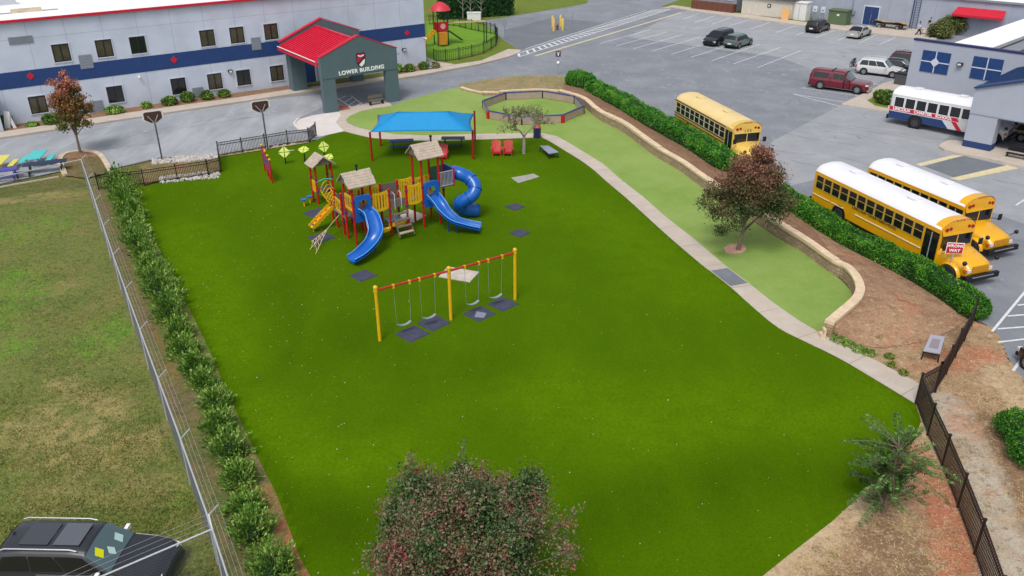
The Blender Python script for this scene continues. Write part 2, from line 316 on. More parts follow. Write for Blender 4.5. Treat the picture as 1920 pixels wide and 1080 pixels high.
def zone_grid(name, label, poly, cell, z, m, blobs, kind='structure', inner=False):
    # blobs: (attribute, [pixel points of a polyline], half width in metres, strength)
    xs_ = [p[0] for p in poly]; ys_ = [p[1] for p in poly]; x0, x1, y0, y1 = min(xs_), max(xs_), min(ys_), max(ys_)
    nx, ny = int((x1-x0)/cell)+1, int((y1-y0)/cell)+1
    X, Y = np.meshgrid(x0+np.arange(nx+1)*cell, y0+np.arange(ny+1)*cell)
    def inside(x, y):
        c = np.zeros(x.shape, bool); n = len(poly); j = n-1
        for i in range(n):
            xi, yi = poly[i]; xj, yj = poly[j]
            if yi != yj: c ^= ((yi > y) != (yj > y)) & (x < (xj-xi)*(y-yi)/(yj-yi)+xi)
            j = i
        return c
    ok = inside(X[:-1, :-1]+cell/2, Y[:-1, :-1]+cell/2)
    if inner: ok = inside(X[:-1, :-1], Y[:-1, :-1]) & inside(X[:-1, 1:], Y[:-1, 1:]) & inside(X[1:, 1:], Y[1:, 1:]) & inside(X[1:, :-1], Y[1:, :-1])
    idx = np.arange((nx+1)*(ny+1)).reshape(ny+1, nx+1); F_ = np.stack([idx[:-1, :-1][ok], idx[:-1, 1:][ok], idx[1:, 1:][ok], idx[1:, :-1][ok]], 1)
    V_ = np.stack([X.ravel(), Y.ravel(), np.full(X.size, z)], 1); me = bpy.data.meshes.new(name); me.from_pydata(V_.tolist(), [], F_.tolist()); me.materials.append(m)
    at = {}
    for a, pts, w_, s_ in blobs:
        P = [G(*p) for p in pts]; D_ = np.full(X.shape, 1e9)
        if len(P) == 1: P = P*2
        for p, q in zip(P, P[1:]):
            dx, dy = q.x-p.x, q.y-p.y; L2 = dx*dx+dy*dy+1e-9; t_ = np.clip(((X-p.x)*dx+(Y-p.y)*dy)/L2, 0, 1); D_ = np.minimum(D_, np.hypot(X-p.x-t_*dx, Y-p.y-t_*dy))
        v = s_*np.clip(1.25-D_/w_*.75, 0, 1); at[a] = np.maximum(at.get(a, 0), v)
    for a, v in at.items(): me.attributes.new(a, 'FLOAT', 'POINT').data.foreach_set('value', v.ravel().astype(np.float32))
    o = bpy.data.objects.new(name, me); C.objects.link(o); return tag(o, label, None, kind=kind)
def smooth(pts, n=5):
    """Catmull-Rom through pixel points"""
    out = []; P = [pts[0]]+list(pts)+[pts[-1]]
    for i in range(1, len(P)-2):
        p0, p1, p2, p3 = [np.array(q, float) for q in P[i-1:i+3]]
        for k in range(n):
            t = k/n; out.append(tuple(.5*((2*p1)+(-p0+p2)*t+(2*p0-5*p1+4*p2-p3)*t*t+(-p0+3*p1-3*p2+p3)*t**3)))
    out.append(tuple(pts[-1])); return out
for _m in (M_turf, M_lturf, M_lturf2): _m.node_tree.nodes['Principled BSDF'].inputs['Specular IOR Level'].default_value = .03
g = MB(); g.add([(-500, -200, -.06), (500, -200, -.06), (500, 600, -.06), (-500, 600, -.06)], [(0, 1, 2, 3)]); tag(g.build('ground', M_grass), 'rough green and brown field grass', None, kind='structure')
# lot and roads (world polygon built from traced edge)
lotpx = [(-300, 420), (0, 345), (110, 322), (205, 318), (300, 296), (410, 292), (592, 262), (650, 262), (760, 250), (950, 200), (1300, 300), (1490, 395), (1700, 510), (1800, 585), (1862, 615), (1880, 645), (1890, 670), (1912, 705), (1940, 745)]
P = [G(*p).to_2d() for p in lotpx] + [Vector(q) for q in ((60, 20), (160, 60), (160, 190), (30, 190), (-5, 165))] + [G(*p).to_2d() for p in ((1060, 12), (900, 40), (930, 75), (975, 98), (955, 108), (897, 123), (780, 145), (640, 165), (480, 188.7), (250, 223), (0, 261.2), (-300, 312))]
sheet('parking_lot', P, 0.0, M_asph, 'grey asphalt of lot and drive', world=True)
sheet('worn_road', [(-300, 313), (0, 262), (250, 223.5), (480, 189.5), (545, 182), (600, 178), (606, 200), (560, 222), (553, 240), (592, 261), (410, 291), (300, 295), (205, 317), (110, 321), (0, 344), (-300, 418)], .006, M_asphW, 'pale worn asphalt of the front drive')
sheet('dark_asphalt_patch', [(945, 56), (975, 49), (1030, 34), (1090, 38), (1136, 44), (1060, 66), (980, 92), (972, 96), (950, 80)], .006, M_asphD, 'darker asphalt patch round the bollards')
sheet('light_lot', [(1175, 70), (1300, 86), (1462, 108), (1522, 130), (1530, 150), (1640, 160), (1720, 100), (1755, 73), (1620, 58), (1512, 48), (1400, 33), (1290, 20), (1270, 24)], .006, M_asphL, 'lighter asphalt of the far stalls')
sheet('concrete_drive', [(1576, 197), (1520, 227), (1452, 263), (1400, 300), (1430, 360), (1560, 330), (1700, 340), (1920, 420), (2050, 400), (2050, 330), (1800, 285), (1765, 268), (1800, 240), (1690, 215)], .006, M_asphL, 'pale drive surface before the white bus')
sheet('grey_rectangle', [(1733, 312), (1806, 292), (1886, 311), (1789, 333)], .010, M_asphD, 'grey painted pad between the yellow bands')
# lawns far away
sheet('lawn', [(803, 119), (796, 113), (790, 60), (760, -40), (1000, -60), (1100, -30), (1102, 6), (1060, 14), (1010, 22), (900, 40), (930, 60), (940, 72), (975, 96), (956, 92), (903, 115), (852, 123)], .012, M_grassF, 'far lawn beyond the small playground')
sheet('lawn', [(1279, 17), (1240, 12), (1290, -6), (1420, -20), (1560, 20), (1600, 44), (1560, 52), (1480, 40)], .012, M_grassF, 'lawn strip under the sheds')
sheet('small_playground_turf', [(800, 108), (800, 40), (845, 36), (880, 40), (920, 52), (934, 68), (930, 84), (905, 95), (870, 103), (830, 112), (803, 112)], .02, M_lturf2, 'green turf of the small fenced playground')
# field grass sheet at left to the base of the tables
# pavements
def slab(name, px, m, label, h=.12, z0=None): return sheet(name, px, h, m, label, thick=h+.05)
slab('pavement', [(-300, 300), (0, 250), (250, 212), (440, 185.5), (540, 170), (640, 158), (750, 141), (830, 127), (852, 123), (903, 115), (953, 93.5), (977, 95), (975, 99), (955, 107.5), (897, 122), (780, 143.5), (640, 164), (480, 188), (250, 222.5), (0, 260.5), (-300, 311)], M_conc, 'pavement along the long wall')
slab('pavement', [(829, 127.5), (803, 118), (799, 108), (818, 117), (852, 122)], M_conc, 'short path at the building corner')
slab('mulch_bed', [(-300, 299), (-300, 270), (0, 238), (25, 234), (420, 179), (560, 160), (545, 169.5), (440, 185), (250, 211.5), (0, 249.5)], M_mulch, 'brown mulch along the wall', h=.11)
slab('mulch_bed', [(745, 141), (745, 128), (800, 120), (829, 127)], M_mulch, 'brown mulch right of the portico', h=.11)
slab('pavement', [(1240, 17), (1262, 15), (1300, 21.5), (1400, 35), (1512, 50), (1600, 60), (1685, 69), (1755, 75), (1790, 45), (1700, 47), (1650, 50), (1590, 49), (1510, 43), (1400, 28), (1300, 16), (1262, 11)], M_conc, 'pavement at the back of the lot')
slab('pavement', [(1577, 197), (1668, 212), (1760, 230), (1800, 205), (1700, 190), (1692, 148), (1655, 158), (1630, 172)], M_conc, 'pavement round the right building')
slab('portico_island', [(1760, 277), (1763, 272), (1776, 266), (1790, 266), (1830, 272), (2050, 310), (2050, 340), (1920, 316), (1850, 300), (1800, 291), (1770, 284)], M_conc, 'concrete island under the right portico', h=.15)
sheet('lawn', [(1625, 190), (1650, 180), (1668, 185), (1664, 205), (1640, 200)], .13, M_grassF, 'little lawn behind the white bus')
# curved white plaza and path
sheet('plaza', [(553, 231), (560, 224), (585, 217), (610, 213), (634, 210), (640, 214), (630, 230), (645, 246.5), (592, 258), (588, 244), (566, 245), (555, 240)], .022, M_concW, 'white concrete apron by the portico')
lowe = [(592, 257), (620, 251), (645, 246.5), (690, 257.5), (730, 261.5), (800, 264), (900, 262), (1000, 258.5), (1017, 258.5), (1055.5, 280.5), (1103, 311), (1139, 342), (1178, 375), (1219, 412.5), (1264, 453), (1319.5, 500), (1332, 509), (1370, 539), (1410, 575), (1459, 615), (1507.5, 640), (1569, 670), (1631, 706), (1716.5, 758)]
uppe = [(1725, 721), (1689, 701), (1643.6, 677), (1585, 649), (1533, 622), (1494.5, 599), (1446, 565), (1404, 531), (1365, 502), (1300, 447), (1250, 408), (1205.5, 369), (1167, 339), (1130.5, 307), (1072, 271), (1045, 256), (1020, 250), (960, 250), (890, 251.5), (800, 254), (740, 252), (690, 244), (665, 237), (650, 229), (649, 224), (657, 217), (675, 209), (697, 204), (735, 198.5), (728, 190), (700, 192), (660, 200), (634, 204), (636, 211), (626, 221), (624, 231), (632, 240), (645, 246.5)]
sheet('path', smooth(lowe[2:], 3)+uppe, .018, M_conc, 'pale concrete path winding across the turf')
sheet('drain_grate', [(1333, 508), (1364, 503), (1402, 531), (1370, 537)], .024, M_asphD, 'dark stained slab in the path')
# turf
turf = [(204, 345), (271, 350), (298, 341), (333, 339), (391, 330), (415, 324), (411, 295), (580, 268)] + lowe[1:] + [(1727, 790), (1718, 815), (1690, 850), (1640, 905), (1560, 978), (1480, 1040), (1430, 1080), (1380, 1130), (620, 1150), (560, 1040), (520, 930), (480, 850), (430, 745), (390, 650), (340, 550), (300, 470), (255, 390)]
_tz = [('lite', '587a06'), ('deep', '375202')]  # broad paler and deeper bands mixed into the turf colour
M_turfz = None
def build_turf():
    m = zones_material('turf_zones', '476604', _tz, [('557605', .3, .55, .12, .45, (1, .3, 1), .6), ('426000', 1.1, .56, .12, .4), ('3a5500', 7, .54, .12, .5), ('5a7c08', 22, .58, .1, .5), ('324a00', 40, .6, .08, .45)], bump=.35, bscale=45, soft=.42, nsc=.5, rough=.95)
    m.node_tree.nodes['Principled BSDF'].inputs['Specular IOR Level'].default_value = .03
    P_ = [tuple(G(*p).to_2d()) for p in turf]
    zone_grid('playground_turf', 'deep green artificial turf of the playground', P_, .3, .010, m, [
        ('lite', [(470, 770), (560, 850), (640, 880), (720, 850)], 1.6, .85), ('lite', [(330, 440), (400, 560), (450, 660)], 2.2, .8), ('lite', [(1000, 720), (1200, 800), (1380, 760)], 2.6, .8), ('lite', [(900, 320), (1150, 420), (1300, 540)], 3, .65), ('lite', [(1500, 800), (1640, 760)], 1.8, .7), ('lite', [(480, 330), (620, 290)], 3, .6),
        ('deep', [(560, 960), (700, 1000), (1000, 1040)], 1.6, .85), ('deep', [(640, 620), (800, 700), (950, 680)], 1.8, .6), ('deep', [(1150, 960), (1400, 900), (1560, 900)], 1.8, .75), ('deep', [(520, 540), (560, 680)], 1.5, .6), ('deep', [(650, 440), (840, 440)], 2, .65), ('deep', [(1650, 840), (1600, 930)], 1., .7), ('deep', [(480, 870), (540, 960)], .8, .75)], inner=True)
    b = MB(); b.add([(p[0], p[1], .008) for p in P_], [tuple(range(len(P_)))]) ; me_o = b.build('turf_edge', m); tag(me_o, 'neat outer edge of the deep green turf', None, kind='structure')

lt = uppe[4:]
wallbase = [(1097, 203), (1133, 223.6), (1178, 253), (1233, 292), (1278, 322), (1322, 351), (1390, 400), (1465, 450), (1507, 474), (1546, 503.5), (1579, 528), (1600, 557), (1592, 580), (1548, 612), (1535, 622)]
ltp = [(650, 229), (649, 224), (657, 217), (675, 209), (697, 204), (735, 198.5), (755, 190), (800, 178), (862, 163), (905, 172), (936, 175), (1040, 172), (1075, 188)]+smooth(wallbase, 3)+[(1533, 622), (1494.5, 599), (1446, 565), (1404, 531), (1365, 502), (1300, 447), (1250, 408), (1205.5, 369), (1167, 339), (1130.5, 307), (1072, 271), (1045, 256), (1020, 250), (960, 250), (890, 251.5), (800, 254), (740, 252), (690, 244), (665, 236), (652, 229)]
sheet('light_turf', ltp, .014, M_lturf, 'light green turf between path and stone wall')
sheet('mulch_ring', [(1357, 466), (1364, 460), (1380, 457), (1396, 460), (1399, 467), (1394, 474), (1377, 477), (1361, 474)], .04, mat('ring_mulch', 'c49a86', .9, var=.15, scale=4, bump=.4), 'round mulch ring at the foot of the red tree', thick=.03)
# soils lower right
soil = [(1535, 622), (1559, 609), (1620, 480), (1700, 520), (1815, 598), (1862, 615), (1878, 640), (1888, 668), (1912, 703), (1945, 745), (2080, 800), (2080, 1300), (1300, 1300), (1400, 1105), (1390, 1070), (1440, 1025), (1530, 960), (1615, 890), (1665, 835), (1695, 800), (1702, 780), (1700, 765), (1700, 735), (1665, 710), (1565, 655)]
M_soilz = zones_material('soil_zones', 'a48866', [('brown', '80644a'), ('red', 'b57054'), ('gravel', 'b0a695'), ('sand', 'c2ab88'), ('green', '6c7438')],
    [('8e7050', .5, .55, .1, .5), ('c0a686', 1.8, .59, .07, .6), ('b87a5a', .4, .62, .05, .5), ('6c5640', 3.5, .58, .07, .6), ('cdbda2', 8, .6, .05, .6), ('5c4a36', 14, .6, .06, .6), ('d0c4b0', 26, .63, .04, .5)])
zone_grid('bare_soil', 'bare brown, sandy and reddish soil at lower right', [tuple(q) for q in [G(*p).to_2d() for p in soil]], .14, .004, M_soilz, [
    ('red', [(1700, 850), (1735, 880), (1770, 960), (1800, 1060), (1820, 1130)], 1.0, .7), ('red', [(1700, 640)], .9, .64), ('red', [(1830, 600)], 1.0, .6), ('red', [(1790, 680), (1840, 665)], 1.4, .62), ('red', [(1690, 690), (1740, 690)], .9, .5),
    ('gravel', [(1770, 745), (1800, 800), (1835, 870), (1870, 960), (1900, 1120)], .95, .74), ('sand', [(1450, 1085), (1540, 1010), (1610, 945), (1640, 905)], 1.0, .66), ('sand', [(1560, 640), (1620, 655)], .7, .5), ('sand', [(1880, 700), (1930, 790)], 1.6, .55), ('sand', [(1730, 790), (1760, 850)], .6, .5),
    ('brown', [(1640, 1000), (1700, 1060), (1600, 1120)], 1.7, .62), ('brown', [(1850, 790), (1900, 900), (1960, 1100)], 1.5, .62), ('brown', [(1600, 560), (1700, 600), (1780, 620)], 1.6, .6), ('brown', [(1650, 960)], .9, .6), ('green', [(1560, 1040)], .35, .55), ('green', [(1580, 640), (1640, 665), (1715, 712)], .4, .5)])
M_fieldz = zones_material('field_zones', '6a7536', [('straw', 'a3925f'), ('lush', '5c8e20'), ('soil', '7c6650'), ('clay', 'a8674a')],
    [('7f7844', .25, .54, .1, .7), ('50682a', .5, .55, .08, .6), ('7c6f4a', 1.2, .58, .06, .6), ('3c501c', 3, .56, .08, .6), ('969058', 6, .59, .06, .6), ('31401a', 12, .57, .07, .6), ('a8a070', 24, .62, .05, .55)], bump=.9)
zone_grid('field_ground', 'patchy green and straw field grass with bare soil along the fence', [tuple(q) for q in [G(*p).to_2d() for p in [(-340, 430), (0, 372), (160, 350), (205, 348), (262, 350), (300, 420), (460, 700), (560, 900), (700, 1200), (-260, 1200)]]], .22, .002, M_fieldz, [
    ('soil', [(175, 350), (215, 450), (250, 560), (290, 650), (330, 760), (375, 860), (415, 980), (450, 1100)], .85, .64), ('soil', [(300, 640), (350, 740), (390, 800)], .9, .62), ('soil', [(60, 385), (150, 370)], .7, .55), ('clay', [(500, 920), (530, 975), (575, 1050), (600, 1110)], .5, .8), ('clay', [(290, 620), (330, 710)], .35, .55), ('soil', [(470, 850), (500, 905)], .4, .7),
    ('lush', [(230, 610), (180, 640)], 2.4, .6), ('lush', [(40, 520), (20, 640)], 2.6, .55), ('lush', [(90, 420), (40, 440)], 3, .5), ('lush', [(250, 700)], 1.4, .55), ('lush', [(350, 930)], 1.2, .5), ('straw', [(60, 800), (180, 850), (260, 830)], 2.2, .62), ('straw', [(100, 540)], 1.8, .5), ('straw', [(120, 720), (220, 770)], 1.3, .58), ('straw', [(10, 375), (150, 360)], 1.6, .55), ('straw', [(100, 930), (300, 920)], 1.5, .56)])
# islands left
def ring(pxo, w, h, m, name, label):
    P = [G(*p) for p in smooth(pxo, 4)]; b = MB(); n = len(P)
    L = []; Rr = []
    for i, p in enumerate(P):
        d = (P[min(i+1, n-1)]-P[max(i-1, 0)]); d.z = 0; d.normalize(); nn = Vector((-d.y, d.x, 0))
        L.append(p+nn*w/2); Rr.append(p-nn*w/2)
    for i in range(n-1):
        b.prism([L[i].to_2d(), L[i+1].to_2d(), Rr[i+1].to_2d(), Rr[i].to_2d()], -.05, h)
    return tag(b.build(name, m), label, None, kind='structure')
ring([(122, 329), (116, 312), (114, 298), (125, 289), (150, 284.5), (175, 286), (188, 292), (198, 305), (207, 322)], .38, .14, M_curb, 'kerb', 'pale kerb round the planted island at left')
sheet('island_soil', smooth([(122, 330), (117, 312), (116, 299), (126, 290.5), (150, 286), (174, 287.5), (186, 294), (195, 306), (204, 323), (160, 335)], 3), .05, M_strip, 'red and grassy soil of the planted island')
sheet('mulch_bed', smooth([(117, 299), (126, 290.5), (150, 286), (174, 287.5), (186, 294), (150, 297), (117, 299)], 3), .07, M_mulch, 'mulch at the top of the planted island')
ring([(-60, 367), (0, 351), (60, 340), (110, 331)], .12, .04, M_conc, 'kerb', 'thin kerb below the coloured tables')
ring([(560, 223), (552, 232), (558, 241), (566, 245)], .2, .1, M_concW, 'kerb', 'kerb at the tip of the white apron')
sheet('drain_bed', [(271, 347), (296, 340), (333, 338), (391, 329), (414, 322), (410, 294), (300, 298), (262, 312), (262, 330)], .012, M_drain, 'eroded soil of the stone drain')
sheet('drain_bed', [(412, 294), (580, 267), (575, 261), (405, 288)], .012, M_sand, 'stony strip behind the long black fence')
sheet('playground_pad', [(958, 334), (1000, 326), (1012, 332), (972, 344)], .03, mat('pad_grey', '9c9b90', .8, var=.12, scale=2), 'pale slab set in the turf')
build_turf()
def stonemat():
    m = bpy.data.materials.new('wall_blocks'); m.use_nodes = True; t = m.node_tree; b_ = t.nodes['Principled BSDF']; b_.inputs['Roughness'].default_value = .9
    tc = t.nodes.new('ShaderNodeTexCoord'); mp = t.nodes.new('ShaderNodeMapping'); sp = t.nodes.new('ShaderNodeSeparateXYZ'); cb = t.nodes.new('ShaderNodeCombineXYZ'); mp.inputs['Rotation'].default_value = (0, 0, R(63))
    br = t.nodes.new('ShaderNodeTexBrick'); br.inputs['Scale'].default_value = 1; br.inputs['Brick Width'].default_value = .42; br.inputs['Row Height'].default_value = .17; br.inputs['Mortar Size'].default_value = .012
    br.inputs['Color1'].default_value = (*lin('b39a7e'), 1); br.inputs['Color2'].default_value = (*lin('98826a'), 1); br.inputs['Mortar'].default_value = (*lin('5c4e40'), 1)
    t.links.new(tc.outputs['Object'], mp.inputs[0]); t.links.new(mp.outputs[0], sp.inputs[0]); t.links.new(sp.outputs[0], cb.inputs[0]); t.links.new(sp.outputs[2], cb.inputs[1]); t.links.new(cb.outputs[0], br.inputs['Vector']); t.links.new(br.outputs['Color'], b_.inputs['Base Color'])
    return m
M_stone = stonemat()
# ---------------------------------------------------------------- retaining wall and raised bed
WH = .8
capin = [(1046, 168.5), (1090, 182), (1111, 199), (1132, 213), (1167, 230), (1200, 254), (1233, 277), (1278, 303), (1317, 331), (1390, 376), (1465, 424), (1507, 450), (1562, 489), (1582, 498), (1598, 515), (1606, 537), (1600, 557), (1579, 576), (1548, 602)]
WC = [G(*p, WH) for p in smooth(capin, 3)]
def offs(P, d):
    out = []
    for i, p in enumerate(P):
        t = (P[min(i+1, len(P)-1)]-P[max(i-1, 0)]); t.z = 0; t.normalize(); out.append(p+Vector((-t.y, t.x, 0))*d)
    return out
wall = empty('retaining_wall', (0, 0, 0), 0, 'long curved tan stone retaining wall with pale cap stones', 'wall')
WI = WC; WO = offs(WC, .38)
b = MB()
for i in range(len(WC)-1):
    a0, a1, c1, c0 = WI[i], WI[i+1], WO[i+1], WO[i]
    b.prism([p.to_2d() for p in (a0, a1, c1, c0)], -.05, WH-.12)
b.build('stone_face', M_stone, wall)
b = MB(); CI = offs(WC, -.05); CO = offs(WC, .42)
for i in range(len(WC)-1):
    k = .005 if (i//7) % 2 else 0
    for j in range(2):
        t0, t1 = j/2+.015, (j+1)/2-.015
        q = [CI[i].lerp(CI[i+1], t0), CI[i].lerp(CI[i+1], t1), CO[i].lerp(CO[i+1], t1), CO[i].lerp(CO[i+1], t0)]
        b.prism([p.to_2d() for p in q], WH-.118, WH+random.uniform(0, .02)+ (0.06 if (i//9) % 2 else 0))
b.build('cap_stones', M_cap, wall)
e = G(1548, 602, WH); b = MB()
e2 = G(1535, 622, .2); dd = (e2-e); dd.z = 0
for k in range(2):
    c0 = e+dd*(k*.5); c1 = e+dd*(k*.5+.48); nn = Vector((-dd.y, dd.x, 0)).normalized()*.36
    b.prism([p.to_2d() for p in (c0, c1, c1+nn, c0+nn)], -.05, WH*(.62-.32*k))
b.build('end_steps', M_cap, wall)
# low stepped part at the top
lw = empty('retaining_wall', (0, 0, 0), 0, 'low stepped stone wall curving behind the octagon pit', 'wall')
for nm, pts, h in (('stone_face', [(862, 163), (878, 168), (903, 173)], .25), ('stone_face', [(904, 172), (936, 173)], .42), ('stone_face', [(937, 171), (975, 168.5), (1013, 167.5), (1046, 170)], .6)):
    Q = [G(*p, h) for p in (smooth(pts, 4))]; O = offs(Q, .36); b = MB()
    for i in range(len(Q)-1):
        b.prism([p.to_2d() for p in (Q[i], Q[i+1], O[i+1], O[i])], -.05, h-.1)
        b.prism([p.to_2d() for p in (Q[i].lerp(Q[i+1], .02), Q[i+1], O[i+1], O[i].lerp(O[i+1], .02))], h-.098, h, 1)
    b.build(nm, [M_stone, M_cap], lw)
# raised bed (terrain from wall top down to the kerb of the lot)
hb = [(862, 158), (905, 151), (945, 145), (1000, 141), (1055, 142), (1062, 150), (1100, 158), (1128, 172), (1160, 192), (1189, 210), (1230, 236), (1278, 262), (1327, 296), (1365, 320), (1420, 352), (1494, 390), (1549, 425), (1619, 462), (1688, 498), (1740, 530), (1790, 562), (1820, 590), (1800, 612), (1740, 640), (1650, 655), (1600, 645), (1560, 628)]
ha = [(862, 163, .22), (878, 168, .22), (903, 173, .25), (936, 173, .4), (960, 170, .55), (1013, 167, .58), (1046, 169, .6)]
A_ = [G(x, y, z)+Vector((0, .3, -.03)) for x, y, z in ha]
for i in range(0, len(WO), 3): q = WO[i].copy(); q.z = WH-.16; A_.append(q)
B_ = [G(*p)+Vector((0, 0, .03)) for p in hb]
def resample(P, n):
    L = [0]
    for i in range(1, len(P)): L.append(L[-1]+(P[i]-P[i-1]).length)
    out = []
    for k in range(n):
        s_ = L[-1]*k/(n-1); i = 0
        while i < len(P)-2 and L[i+1] < s_: i += 1
        t = (s_-L[i])/max(1e-6, L[i+1]-L[i]); out.append(P[i].lerp(P[i+1], min(1, t)))
    return out
# match by nearest arc parameter: split at the long run start
def strip(P, Q, n, m, name, label):
    P = resample(P, n); Q = resample(Q, n); rows = []
    for t in range(9):
        u = t/8; e_ = u*u*(3-2*u)
        rows.append([Vector((p.x*(1-u)+q.x*u, p.y*(1-u)+q.y*u, p.z*(1-e_)+q.z*e_+(noise.noise(Vector((p.x*.5, p.y*.5, u*3)))*.06 if 0 < t < 8 else 0))) for p, q in zip(P, Q)])
    b = MB(); b.grid(rows, flip=False); o = b.build(name, m); return tag(o, label, None, kind='structure')
iw = 7
strip(A_[:iw+1], B_[:6], 24, M_bedtop, 'planting_bed', 'grassy bare bed above the low stepped wall')
strip(A_[iw:20], B_[5:16], 60, M_mulch, 'planting_bed', 'mulch bed between the long hedge and the wall')
strip(A_[19:], B_[15:], 50, M_bedend, 'planting_bed', 'mulch bed behind the curved end of the wall')

b = MB()
LP = resample([G(*p) for p in smooth(lowe[7:], 3)], 60); UPp = [G(*p) for p in uppe[:19]]
def nearest_on(P, q):
    best = None
    for a_, c_ in zip(P, P[1:]):
        d = c_-a_; t = max(0, min(1, (q-a_).dot(d)/d.length_squared)); r_ = a_+d*t
        if best is None or (r_-q).length < (best-q).length: best = r_
    return best
for q in LP[2:-1:4]:
    r_ = nearest_on(UPp, q)
    if (r_-q).length > 2.6 or (r_-q).length < .8: continue
    d = (r_-q); n_ = Vector((-d.y, d.x, 0)).normalized()*.018; b.add([(v.x, v.y, .021) for v in (q-n_, r_-n_, r_+n_, q+n_)], [(0, 1, 2, 3)])
tag(b.build('path_joints', mat('joint_dark', '94897b', .9)), 'saw cut joints across the winding path', None, kind='structure')
b = MB()
def crack(px, py, ang, n, w_=.035):
    p = G(px, py)
    for _ in range(n):
        L_ = random.uniform(.25, .7); a2 = ang+random.gauss(0, .35); q = p+Vector((math.cos(a2), math.sin(a2), 0))*L_; nn = Vector((-math.sin(a2), math.cos(a2), 0))*w_*random.uniform(.3, .6)
        b.add([(v.x, v.y, .013) for v in (p-nn, q-nn, q+nn, p+nn)], [(0, 1, 2, 3)]); p = q
for px, py, a_, n in [(1500, 225, -.7, 22), (1530, 240, -.9, 14), (1460, 250, -.6, 16), (1560, 290, -.75, 12), (1480, 300, -.6, 14), (1440, 280, -.5, 10), (1175, 70, -.78, 46), (1300, 86, -.8, 30), (1400, 100, -.75, 20), (1590, 235, -.7, 20), (1700, 260, -.75, 14), (1330, 110, -.8, 16), (1180, 165, -.3, 8), (1215, 172, -.2, 8), (1120, 130, -.6, 14), (1860, 335, -.8, 8), (1500, 150, -.75, 14), (1800, 420, -.9, 10), (250, 255, .6, 24), (60, 300, .55, 22), (350, 240, .6, 16), (430, 225, .6, 20), (640, 176, .6, 10), (820, 150, .6, 16)]: crack(px, py, a_, n)
for _ in range(60): crack(random.uniform(1080, 1700), random.uniform(60, 230), random.choice([-.75, .8]), random.randint(2, 6), .03)
tag(b.build('asphalt_cracks', mat('crack_dark', '4c4e53', .9)), 'dark cracks in the old asphalt', None, kind='structure')
b = MB()
for _ in range(70):
    px, py = (random.uniform(1100, 1560), random.uniform(110, 260)) if random.random() < .6 else (random.uniform(60, 560), random.uniform(205, 285))
    if px < 600 and py < 262-px*.15+4: continue
    p = G(px, py); r_ = random.uniform(.05, .3); n = 7; b.add([(p.x+r_*math.cos(2*PI*i/n)*random.uniform(.5, 1.6), p.y+r_*math.sin(2*PI*i/n)*random.uniform(.3, .8), .0145) for i in range(n)], [tuple(range(n))])
tag(b.build('asphalt_stains', mat('stain_pale', 'a9abad', .9)), 'small pale stains on the asphalt', None, kind='structure')
# ================================================================ LEFT BUILDING
UA = Vector((math.cos(R(34.7)), math.sin(R(34.7)), 0)); NA = Vector((-UA.y, UA.x, 0)); OA = Vector((-9.7, 98.7, 0))
def FA(px, py): return plane_sz(px, py, OA, UA)
def wallpaint(name, base, groove):
    m = bpy.data.materials.new(name); m.use_nodes = True; t = m.node_tree; b_ = t.nodes['Principled BSDF']; b_.inputs['Roughness'].default_value = .8
    tc = t.nodes.new('ShaderNodeTexCoord'); sp = t.nodes.new('ShaderNodeSeparateXYZ'); cb = t.nodes.new('ShaderNodeCombineXYZ')
    br = t.nodes.new('ShaderNodeTexBrick'); br.offset = 0; br.inputs['Scale'].default_value = 1; br.inputs['Mortar Size'].default_value = .022; br.inputs['Brick Width'].default_value = 3.05; br.inputs['Row Height'].default_value = 7.35
    n = t.nodes.new('ShaderNodeTexNoise'); n.inputs['Scale'].default_value = .5; n.inputs['Detail'].default_value = 5
    mx = t.nodes.new('ShaderNodeMix'); mx.data_type = 'RGBA'; mx.blend_type = 'MULTIPLY'; mx.inputs[0].default_value = 1
    rp = t.nodes.new('ShaderNodeValToRGB'); rp.color_ramp.elements[0].color = (.88, .88, .9, 1); rp.color_ramp.elements[1].color = (1, 1, 1, 1); rp.color_ramp.elements[0].position = .35; rp.color_ramp.elements[1].position = .6
    c = lin(base)
    br.inputs['Color1'].default_value = (*c, 1); br.inputs['Color2'].default_value = (*[x*.965 for x in c], 1); br.inputs['Mortar'].default_value = (*lin(groove), 1)
    t.links.new(tc.outputs['Object'], sp.inputs[0]); t.links.new(sp.outputs[0], cb.inputs[0]); t.links.new(sp.outputs[2], cb.inputs[1]); t.links.new(cb.outputs[0], br.inputs['Vector'])
    t.links.new(tc.outputs['Object'], n.inputs['Vector']); t.links.new(n.outputs['Fac'], rp.inputs[0]); t.links.new(br.outputs['Color'], mx.inputs[6]); t.links.new(rp.outputs[0], mx.inputs[7]); t.links.new(mx.outputs[2], b_.inputs['Base Color'])
    return m
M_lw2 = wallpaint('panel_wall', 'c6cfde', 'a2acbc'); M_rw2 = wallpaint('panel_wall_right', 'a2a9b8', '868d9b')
lb = empty('school_building', OA, R(34.7), 'long pale two storey building with navy band and white roof', 'building')
HB = 8.8
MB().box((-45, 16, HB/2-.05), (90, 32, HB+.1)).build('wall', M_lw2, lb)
rf = MB().box((-45, 16, HB+.06), (90.5, 32.4, .12)).build('roof', M_roofw, lb)
MB().box((-45, -.1, HB+.1), (90.5, .34, .2)).build('roof_edge', M_red, rf)
MB().box((.2, 16, HB+.1), (.3, 32.2, .2)).build('roof_edge', M_red, rf)
b = MB()
b.box((-45, -.012, 3.95), (90.02, .03, 1.42)); b.box((.012, 16, 3.95), (.03, 32, 1.42)); b.build('navy_band', M_band, lb)
MB().box((-45.6, -.9, 1.6), (4.2, 1.8, 3.3), m=0).build('buttress', M_lw2, lb)
